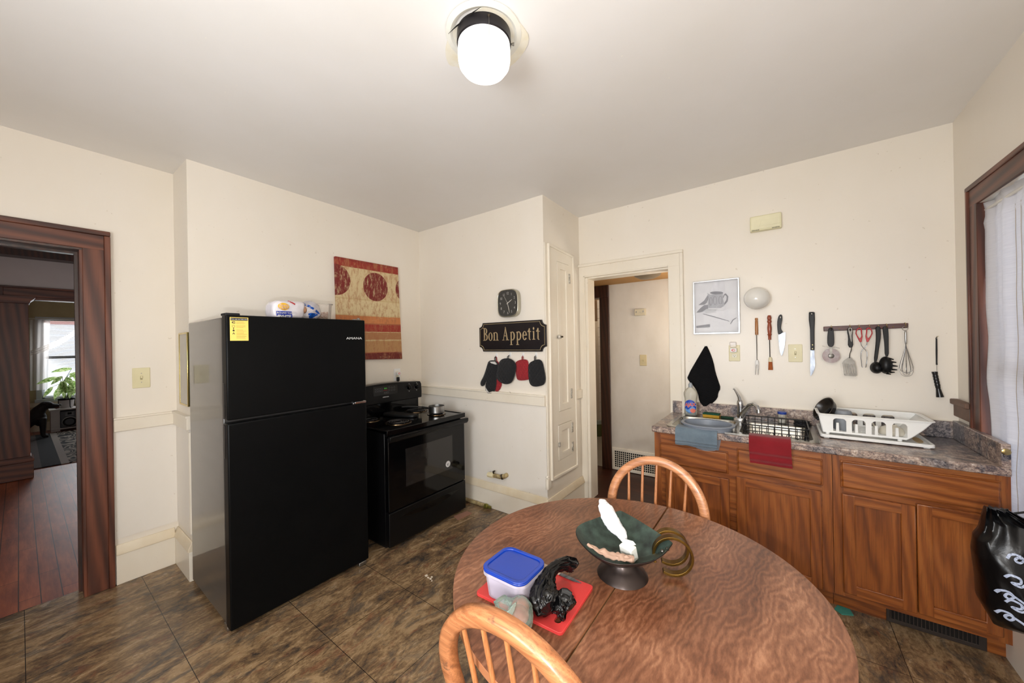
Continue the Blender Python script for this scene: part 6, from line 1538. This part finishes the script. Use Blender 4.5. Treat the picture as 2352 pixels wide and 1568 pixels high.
# ------------------------------------------------------------------ ceiling light with the broken plaster around it
lx, ly = 2.186, -1.456; lz = cz(lx, ly)
P2 = [(1107, 10), (1040, 62), (1020, 110), (1030, 150), (1055, 150), (1100, 190), (1180, 150), (1222, 90), (1195, 50), (1150, 12)]
pl_ = [PZ(lz, *q) for q in P2]
me_ = smoothp([(q.x, q.y) for q in pl_], 2)
pt = thing('plaster_patch', 'yellowed cracked plaster patch on the ceiling around the light', 'plaster patch', (lx, ly, lz))
obj('patch', slab(NB(), me_, [], Matrix.Identity(4), .004, lz-.005), m_oldplaster, pt)
a, b, cpt = PZ(lz, 1031, 72), PZ(lz, 1075, 40), PZ(lz, 1107, 11)
dcr = (cpt-a).normalized(); ncr = V((-dcr.y, dcr.x, 0)); ncr = ncr if (V((lx, ly, 0))-V((a.x, a.y, 0))).dot(ncr) < 0 else -ncr
L0 = [(a+ncr*.004), (a.lerp(cpt, .3)+ncr*.010), (a.lerp(cpt, .55)+ncr*.009), (a.lerp(cpt, .8)+ncr*.011), (cpt+ncr*.006), (a.lerp(cpt, .8)+ncr*.007), (a.lerp(cpt, .5)+ncr*.003), (a.lerp(cpt, .25)+ncr*.005)]
obj('crack', slab(NB(), [(q.x, q.y) for q in L0], [], Matrix.Identity(4), .0015, lz-.0135), m_black, pt)
obj('plaster_ring', lathe(NB(), [(.118, lz-.002), (.134, lz-.010), (.152, lz-.006), (.152, lz)], T(lx, ly, 0), 48), M('pale_plaster_ring', (228, 226, 216), .7), pt)
t = thing('ceiling_light', 'flush ceiling light with black band, glowing white drum globe and pull chain', 'ceiling lamp', (lx, ly, 2.6))
obj('canopy', lathe(NB(), [(0, lz-.003), (.108, lz-.003), (.109, 2.722), (.104, 2.718), (.100, 2.722), (0, 2.73)], T(lx, ly, 0), 56), M('dark_bronze_canopy', (38, 35, 38), .35, metal=.4), t)
obj('globe', lathe(NB(), [(.098, 2.735), (.104, 2.720), (.1055, 2.700), (.105, 2.660), (.101, 2.640), (.088, 2.622), (.060, 2.611), (0, 2.606)], T(lx, ly, 0), 56), M('lit_opal_globe', (255, 253, 248), .3, emit=1.15), t, ang=80)
q = PZ(2.735, 1125, 35); dv = (V((lx, ly))-V((CAM.x, CAM.y))).normalized()
cx1, cy1 = lx-dv.x*.115+.767*.020, ly-dv.y*.115+.642*.020
bm = NB()
for k in range(34): ball(bm, (cx1, cy1, 2.745-k*.0032), .0013, 0)
obj('pull_chain', bm, m_tool, t)
obj('chain_boss', ball(NB(), (cx1+dv.x*.008, cy1+dv.y*.008, 2.747), (.006, .006, .005), 2), M('dark_fitting', (64, 52, 38)), t)
obj('thumb_screw', tube(NB(), [(lx+.767*.108, ly+.642*.108, 2.730), (lx+.767*.122, ly+.642*.122, 2.730)], [.003, .006], 8), m_tool, t)
# ------------------------------------------------------------------ dining room and living room beyond door_1
LX = -8.25; PXW = -4.20
st('floor_dining', boxes((LX-.1, FX0, -4.6, .9, -.07, -.004)), m_oakfloor)
st('ceiling_dining', boxes((PXW-.1, -.50, -4.6, .9, 2.775, 2.85)), m_ceil)
st('ceiling_living', boxes((LX-.1, PXW-.1, -4.6, .9, 2.775, 2.85)), M('dim_ceiling_paint', (200, 190, 165), .8))
st('wall_dining_near', boxes((-.56, -.50, -4.6, DY0, 0, 2.8), (-.56, -.50, DY1, .9, 0, 2.8), (-.56, -.50, DY0, DY1, DZ, 2.8)), m_farwall)
st('wall_dining_side', boxes((LX-.1, -.5, .85, .95, 0, 2.8), (LX-.1, -.5, -4.7, -4.6, 0, 2.8)), m_farwall)
LZ0, LZ1 = 2.172, 2.292
OPR = -.9
st('wall_dining_far', boxes((PXW-.14, PXW, -4.6, -2.56, 0, 2.8), (PXW-.14, PXW, OPR, .9, 0, 2.8), (PXW-.14, PXW, -2.56, OPR, LZ0, 2.8)), m_farwall)
o = st('door_4', boxes((PXW, PXW+.035, -2.685, OPR, LZ0, LZ1-.02)), m_redwoodH, bev=.003)
st('door_4_cap', boxes((PXW, PXW+.055, -2.72, OPR, LZ1-.022, LZ1)), m_redwoodH, bev=.004, par=o)
st('door_4_edge', boxes((PXW, PXW+.045, -2.72, -2.685, LZ0, LZ1)), m_redwoodV, bev=.004, par=o)
st('door_4_soffit', boxes((PXW-.15, PXW+.001, -2.56, OPR, LZ0-.03, LZ0)), m_redwoodH, par=o)
# ceiling beam
st('trim_11', boxes((PXW-.0, PXW+.22, -4.6, .9, 2.632, 2.775)), m_darkwood, bev=.004)
# square wooden column at the opening
t = thing('wooden_column', 'wide dark-stained wooden column with moulded base and cap at the living room opening', 'column', (PXW+.1, -2.75, 0))
obj('shaft', boxes((PXW-.13, PXW+.07, -3.05, -2.508, .2, 2.09)), m_redwoodV, t, bev=.004)
obj('base', boxes((PXW-.16, PXW+.10, -3.08, -2.487, 0, .200)), m_redwoodH, t, bev=.004)
obj('base_moulding', extr(NB(), [(-3.08, .2), (-2.482, .2), (-2.482, .225), (-2.505, .265), (-3.08, .265)], 0, PXW-.15, PXW+.095), m_redwoodH, t, bev=.004)
obj('cap', extr(NB(), [(-3.08, 2.085), (-2.500, 2.085), (-2.492, 2.115), (-2.455, 2.155), (-2.455, 2.175), (-3.08, 2.175)], 0, PXW-.15, PXW+.12), m_redwoodH, t, bev=.003)
# living room far wall with window
WY0, WY1, WZ0, WZ1_ = -2.335, -.95, .60, 2.09
st('wall_living_far', boxes((LX, LX+.1, -4.6, WY0, 0, 2.8), (LX, LX+.1, WY1, .9, 0, 2.8), (LX, LX+.1, WY0, WY1, 0, WZ0), (LX, LX+.1, WY0, WY1, WZ1_, 2.8)), m_livwall)
m_lw = M('grey_white_window_paint', (196, 198, 204), .5)
o = st('window_2', boxes((LX+.08, LX+.124, WY0-.06, WY0+.01, WZ0-.001, WZ1_-.001), (LX+.08, LX+.125, WY0-.06, WY1, WZ1_, WZ1_+.07), (LX+.08, LX+.15, WY0-.08, WY1, WZ0-.06, WZ0), (LX+.03, LX+.07, WY0, WY0+.045, WZ0, WZ1_), (LX+.03, LX+.08, WY0, WY1, 1.36, 1.41), (LX+.03, LX+.07, WY0, WY1, WZ0, WZ0+.05), (LX+.03, LX+.07, -1.66, -1.60, WZ0, WZ1_)), m_lw, bev=.003)
st('window_2_pane', boxes((LX+.045, LX+.05, WY0, WY1, WZ0, WZ1_)), m_glass, par=o)
bm = NB()
for k in range(62): box(bm, -.012, .012, WY0+.02, WY1, -.0006, .0006, T(LX+.095, 0, WZ0+.03+k*.0236) @ Matrix.Rotation(math.radians(20), 4, 'Y'))
st('window_2_blind', bm, m_blind, par=o)
st('baseboard_living', boxes((LX+.1, LX+.13, -4.5, .85, 0, .16)), m_basecap)
st('trim_12', boxes((LX+.1, LX+.125, -2.6, WY1, .46, .54)), m_basecap, bev=.003)
# neighbour house seen through the blinds
nb = thing('neighbour_house', 'pale neighbouring house with a brick-red upper wall outside the living room window', 'house', (-12, -1.5, 0))
obj('siding', boxes((-12.2, -12.0, -6, 3, 0, 3.0)), M('white_siding', (222, 222, 226), .7), nb)
obj('upper_wall', boxes((-12.0, -11.95, -6, 3, 2.2, 2.9)), M('brick_red_wall', (176, 130, 124), .8), nb)
# sheer curtain swag
def sw_fn(u, v):
    A = PX(LX+.2, 186, 748); Bm_ = PX(LX+.2, 120, 797); C_ = PX(LX+.2, 70, 806)
    p = (1-u)**2*A+2*u*(1-u)*Bm_+u*u*C_
    w = .10+.02*math.sin(u*3)
    return V((LX+.19+.012*math.sin(v*18), p.y, p.z+.02-w*v-.01*math.sin(u*7)))
def sheer():
    q = NT('sheer_white_voile'); out = q.t.nodes['Material Output']; tr = q.n('BsdfTransparent'); tl = q.n('BsdfTranslucent'); tl.inputs[0].default_value = L((236, 230, 224))
    q.b.inputs['Base Color'].default_value = L((226, 220, 214)); q.b.inputs['Roughness'].default_value = .9
    m1 = q.n('MixShader'); m2 = q.n('MixShader'); m1.inputs[0].default_value = .6; m2.inputs[0].default_value = .72
    q.l(q.b.outputs[0], m1.inputs[1]); q.l(tl.outputs[0], m1.inputs[2]); q.l(tr.outputs[0], m2.inputs[1]); q.l(m1.outputs[0], m2.inputs[2]); q.l(m2.outputs[0], out.inputs[0]); return q.m
m_sheer = sheer()
t = thing('sheer_curtain', 'sheer pale curtain swagged to the left of the living room window', 'curtain', (LX+.2, -2.3, .7))
obj('swag', grid(NB(), sw_fn, 40, 16), m_sheer, t, ang=80)
obj('side_panel', grid(NB(), lambda u, v: V((LX+.185+.014*math.sin(u*22), -2.52+.30*u*(1-.15*v), 2.10-1.32*v)), 40, 20), m_sheer, t, ang=80)
obj('rod', tube(NB(), [(LX+.185, -2.6, 2.12), (LX+.185, -.9, 2.12)], .01, 8), m_white, t)
# tv stand with stereo, plant on top
t = thing('media_stand', 'low pale media stand under the living room window', 'stand', (-7.95, -1.85, 0))
m_st = M('pale_stand_laminate', (206, 200, 196), .5)
sx0_, sx1_, syl, syr = -8.10, -7.75, -2.262, -1.35
obj('top', boxes((sx0_, sx1_+.02, syl, syr, .392, .418)), m_st, t, bev=.004)
obj('bottom_shelf', boxes((sx0_, sx1_, syl+.02, syr-.02, .035, .060)), m_st, t, bev=.003)
for y in (syl+.02, -1.885, syr-.04): obj('post', boxes((sx0_+.01, sx1_-.01, y, y+.11 if y < -2 else y+.03, 0, .394)), m_st, t, bev=.004)
t = thing('stereo_speaker', 'black and silver stereo speaker on the shelf of the pale media stand', 'speaker', (-7.85, -2.0, .06))
obj('speaker_box', boxes((-7.98, -7.74, -2.135, -1.905, .061, .372)), M('dark_silver_plastic', (60, 62, 68), .35), t, bev=.012, seg=3)
obj('woofer', lathe(NB(), [(.088, 0), (.084, .010), (.070, .004), (.030, -.012), (0, -.008)], FL(-7.739, -2.02, .165) @ Matrix.Diagonal((1, 1, 1, 1)), 36), m_satin, t)
obj('woofer_ring', lathe(NB(), [(.086, 0), (.094, .004), (.094, .010), (.086, .012)], FL(-7.739, -2.02, .165), 36), m_steel, t)
obj('control_panel', boxes((-7.742, -7.732, -2.075, -1.965, .275, .352)), M('grey_control_panel', (110, 112, 118), .4), t, bev=.003)
obj('display', boxes((-7.733, -7.729, -2.045, -1.995, .305, .342)), m_gloss, t)
pot = PX(-7.9, 155, 940)
py_, pz_ = -2.045, .418
t = thing('potted_plant', 'dieffenbachia with large pale-veined leaves in a white pot on the media stand', 'plant', (-7.92, py_, pz_))
obj('pot', lathe(NB(), [(0, .0), (.078, 0), (.082, .005), (.098, .165), (.100, .175), (.094, .175), (.090, .160), (0, .155)], T(-7.92, py_, pz_), 36), M('white_ceramic_pot', (206, 202, 200), .4), t)
obj('pot_band', lathe(NB(), [(.101, .150), (.106, .155), (.106, .186), (.100, .190), (.096, .175)], T(-7.92, py_, pz_), 36), m_satin, t)
bm = NB()
for a in (0, 90, 180, 270):
    c_, s_ = math.cos(math.radians(a+20)), math.sin(math.radians(a+20)); tube(bm, [(-7.92+c_*.105, py_+s_*.105, pz_+.17), (-7.92+c_*.108, py_+s_*.108, pz_+.03), (-7.92+c_*.135, py_+s_*.135, pz_+.004)], .006, 6)
obj('pot_stand', bm, m_satin, t)
obj('soil', lathe(NB(), [(.09, .160), (0, .168)], T(-7.92, py_, pz_), 24), M('dark_soil', (40, 30, 24), 1), t)
def leafmat():
    q = NT('variegated_leaf'); n = q.noise(q.coords((30, 30, 30)), 1.2, 4, .6)
    q.col(q.ramp(n, [(.32, (60, 104, 40)), (.46, (150, 180, 100)), (.62, (214, 224, 170))])); q.rough(.35)
    tl = q.n('BsdfTranslucent'); mx = q.n('MixShader'); mx.inputs[0].default_value = .45; out = q.t.nodes['Material Output']
    q.l(q.b.inputs['Base Color'].links[0].from_socket, tl.inputs[0]); q.l(q.b.outputs[0], mx.inputs[1]); q.l(tl.outputs[0], mx.inputs[2]); q.l(mx.outputs[0], out.inputs[0])
    return q.m
m_leaf = leafmat(); m_stem = M('green_brown_stem', (84, 96, 48), .5)
LV = [((165, 846), (116, 851), .040), ((131, 866), (82, 879), .042), ((143, 864), (116, 880), .040), ((121, 888), (98, 910), .034), ((133, 892), (124, 916), .034), ((160, 866), (187, 848), .045), ((148, 874), (133, 908), .055), ((152, 866), (168, 884), .050),
      ((156, 888), (180, 902), .040), ((150, 878), (146, 912), .045), ((170, 862), (190, 880), .050), ((164, 880), (160, 912), .045), ((140, 876), (152, 900), .050), ((174, 888), (190, 870), .045), ((160, 858), (178, 862), .04), ((170, 874), (168, 906), .05)]
rr = random.Random(4)
crown = V((-7.92, py_, pz_+.30))
stems = []
for k in range(4):
    a = k*1.6; top = V((-7.92+.05*math.cos(a), py_+.06*math.sin(a)+.02, pz_+.30+.05*k)); stems.append(top)
    obj('stem', tube(NB(), [(-7.92+.03*math.cos(a), py_+.03*math.sin(a), pz_+.16), ((top.x-7.92)/2, (top.y+py_)/2+.01, pz_+.24), top], [.011, .010, .008], 8), m_stem, t)
for k, (b_, e_, w_) in enumerate(LV):
    xo = -7.92+rr.uniform(-.10, .14); b0_, e0_ = PX(xo, *b_), PX(xo+rr.uniform(-.05, .08), *e_)
    ax_v = (e0_-b0_); sd_ = ax_v.cross(V((1, 0, 0))).normalized(); sd_ = (sd_+V((rr.uniform(-.6, .6), 0, 0))).normalized()
    def lf_(u, v, b0_=b0_, ax_v=ax_v, sd_=sd_, w_=w_):
        w = w_*math.sin(math.pi*min(1, .04+u*.96))**.8*(1.15-.5*u); s_ = (v-.5)*2
        return b0_+ax_v*u+sd_*w*s_+V((1, 0, 0))*(-.25*w*abs(s_)+.02*math.sin(u*3))+V((0, 0, -.03*u*u))
    lf2 = obj('leaf', grid(NB(), lf_, 12, 6), m_leaf, t, ang=80)
    st_ = min(stems, key=lambda s: (s-b0_).length)
    obj('petiole', tube(NB(), [st_, (st_+b0_)/2+V((0, 0, .02)), b0_], [.005, .004, .003], 6), m_stem, t)
# rug
def rugm():
    q = NT('black_grey_patterned_rug'); tc = q.n('TexCoord'); sp = q.n('SeparateXYZ'); q.l(tc.outputs['Object'], sp.inputs[0])
    nz = q.noise(q.coords((1.3, 3.2, 1)), 1.3, 1, .4, .8)
    pat = q.mix(q.math('GREATER_THAN', q.math('SINE', q.math('MULTIPLY', nz, 62)), .15), (26, 24, 26), (152, 142, 130))
    y = sp.outputs[1]
    pat = q.mix(q.math('LESS_THAN', y, -.19), pat, (150, 140, 132)); pat = q.mix(q.math('LESS_THAN', y, -.26), pat, (24, 23, 25)); pat = q.mix(q.math('LESS_THAN', y, -.42), pat, (78, 68, 64)); pat = q.mix(q.math('LESS_THAN', y, -.50), pat, (24, 23, 25))
    q.col(pat); q.rough(.95); q.bump(q.noise(q.coords(), 200, 2), .4, .003); return q.m
tag(obj('area_rug', boxes((-7.62, -4.60, -2.90, -1.10, .0, .012)), rugm(), bev=.003), 'black and grey patterned rug on the living room floor', 'rug')
# ------------------------------------------------------------------ dog
dx = -7.20
t = thing('dog', 'black dog sitting in the dark beside the media stand, muzzle pointing right', 'dog', (dx, 0, .012))
m_fur = M('black_dog_fur', (22, 19, 18), .6, var=(36, 28, 24), vs=10, stretch=(4, 4, 1), bump=.5, bs=150)
bm = NB()
tube(bm, [(0, -2.70, .10), (0, -2.64, .17), (0, -2.56, .28), (0, -2.46, .37), (0, -2.38, .42), (0, -2.34, .40)], [.09, .125, .125, .115, .105, .07], 20)
tube(bm, [(0, -2.42, .40), (0, -2.375, .49), (0, -2.325, .555)], [.10, .078, .062], 20)
ball(bm, (0, -2.305, .562), (.072, .080, .066), 3)
tube(bm, [(0, -2.28, .545), (0, -2.235, .530), (0, -2.180, .520), (0, -2.160, .518)], [.060, .047, .042, .030], 18, flat=(1, .95))
ball(bm, (0, -2.375, .33), (.085, .080, .13), 3)
for s in (-1, 1):
    tube(bm, [(s*.06, -2.36, .34), (s*.075, -2.345, .20), (s*.075, -2.345, .06), (s*.075, -2.335, .03), (s*.076, -2.285, .024)], [.062, .038, .030, .032, .026], 14)
    tube(bm, [(s*.09, -2.64, .17), (s*.12, -2.54, .16), (s*.115, -2.60, .05), (s*.115, -2.50, .03)], [.085, .075, .040, .030], 14)
tube(bm, [(0, -2.74, .09), (.03, -2.84, .05), (.08, -2.93, .035)], [.035, .026, .012], 10)
db = obj('body', bm, m_fur, t, local=True, ang=180)
md = db.modifiers.new('merge', 'REMESH'); md.mode = 'VOXEL'; md.voxel_size = .010; md.use_smooth_shade = True
md = db.modifiers.new('soften', 'SMOOTH'); md.factor = .6; md.iterations = 6
for s in (-1, 1):
    obj('ear', slab(NB(), smoothp([(-.035, .004), (.018, .008), (.026, -.045), (.004, -.088), (-.03, -.055)], 2), [], frame((s*.070, -2.335, .600), (0, 1, 0), (s*.30, 0, 1)), .009, -.004), m_fur, t, local=True, bev=.003)
    obj('eye', ball(NB(), (s*.054, -2.250, .578), .0085, 2), m_gloss, t, local=True)
    obj('tan_cheek', ball(NB(), (s*.022, -2.190, .498), (.024, .036, .018), 2), M('tan_fur', (84, 52, 36), .7), t, local=True)
obj('nose', ball(NB(), (0, -2.150, .538), (.019, .014, .014), 2), m_gloss, t, local=True)
tag(obj('standby_lamp', boxes((-6.6, -6.55, -2.62, -2.33, .30, .325)), m_rubber, bev=.004), 'thin black device edge in front of the dog', 'electronics') if False else None
# ------------------------------------------------------------------ light
sc = bpy.context.scene
w = bpy.data.worlds.new('World'); sc.world = w; w.use_nodes = True
bgn = w.node_tree.nodes['Background']; bgn.inputs[0].default_value = (.82, .90, 1.0, 1); bgn.inputs[1].default_value = 2.6
def light(name, typ, loc, energy, col=(1, 1, 1), size=None, size_y=None, aim=None, **kw):
    l = bpy.data.lights.new(name, typ); l.energy = energy; l.color = col
    if typ == 'AREA':
        l.size = size; 
        if size_y: l.shape = 'RECTANGLE'; l.size_y = size_y
    elif size: l.shadow_soft_size = size
    for k, v in kw.items(): setattr(l, k, v)
    o = bpy.data.objects.new(name, l); COL.objects.link(o); o.location = loc
    if aim is not None: o.rotation_euler = (V(aim)-V(loc)).to_track_quat('-Z', 'Y').to_euler()
    return o
# camera flash: one head thrown up at the ceiling, a weak direct part
light('flash_bounce', 'SPOT', (3.19, -2.67, 1.46), 84, (1, .99, .98), .05, aim=(2.95, -3.0, 2.75), spot_size=math.radians(150), spot_blend=1.0)
light('flash_direct', 'POINT', (3.20, -2.68, 1.38), 52, (1, .99, .98), .03)
# daylight through the window behind the camera
light('window_daylight', 'AREA', (2.45, -3.69, 1.48), 44, (.93, .96, 1), .9, 1.1, aim=(2.45, 0, 1.1))
light('side_window_daylight', 'AREA', (RX+.22, .05, 1.35), 9, (.9, .95, 1), .5, 1.6, aim=(0, .05, 1.2))
light('living_daylight', 'AREA', (LX+.14, -1.65, 1.35), 16, (.92, .96, 1), 1.3, 1.4, aim=(0, -2.2, .6))
light('dining_daylight', 'AREA', (-2.4, .80, 1.5), 30, (.95, .96, 1), 1.2, 1.3, aim=(-2.4, -3, .8))
light('hall_fill', 'POINT', (2.7, 1.1, 1.7), 14, (1, .93, .82), .12)  # added fill at the hall's right end, apart from the unlit ceiling lamp
light('bath_lamp', 'POINT', (1.2, 2.4, 2.1), 9, (1, .88, .72), .08)
# ------------------------------------------------------------------ camera
cam = bpy.data.cameras.new('camera'); co = bpy.data.objects.new('camera', cam); COL.objects.link(co)
cam.sensor_fit = 'HORIZONTAL'; cam.sensor_width = 36; cam.lens = F*36/2352; cam.clip_start = .02; cam.clip_end = 60
co.matrix_world = Matrix(((_r3.x, _u3.x, -_f2.x, CAM.x), (_r3.y, _u3.y, -_f2.y, CAM.y), (_r3.z, _u3.z, -_f2.z, CAM.z), (0, 0, 0, 1)))
sc.camera = co
sc.view_settings.view_transform = 'Standard'; sc.view_settings.look = 'None'; sc.view_settings.gamma = 1; sc.view_settings.exposure = 0.22
sc.view_settings.use_curve_mapping = False
sc.cycles.use_denoising = True; sc.cycles.max_bounces = 10; sc.cycles.diffuse_bounces = 6; sc.cycles.transparent_max_bounces = 12
sc.cycles.sample_clamp_indirect = 6
sc.cycles.caustics_reflective = False; sc.cycles.caustics_refractive = False
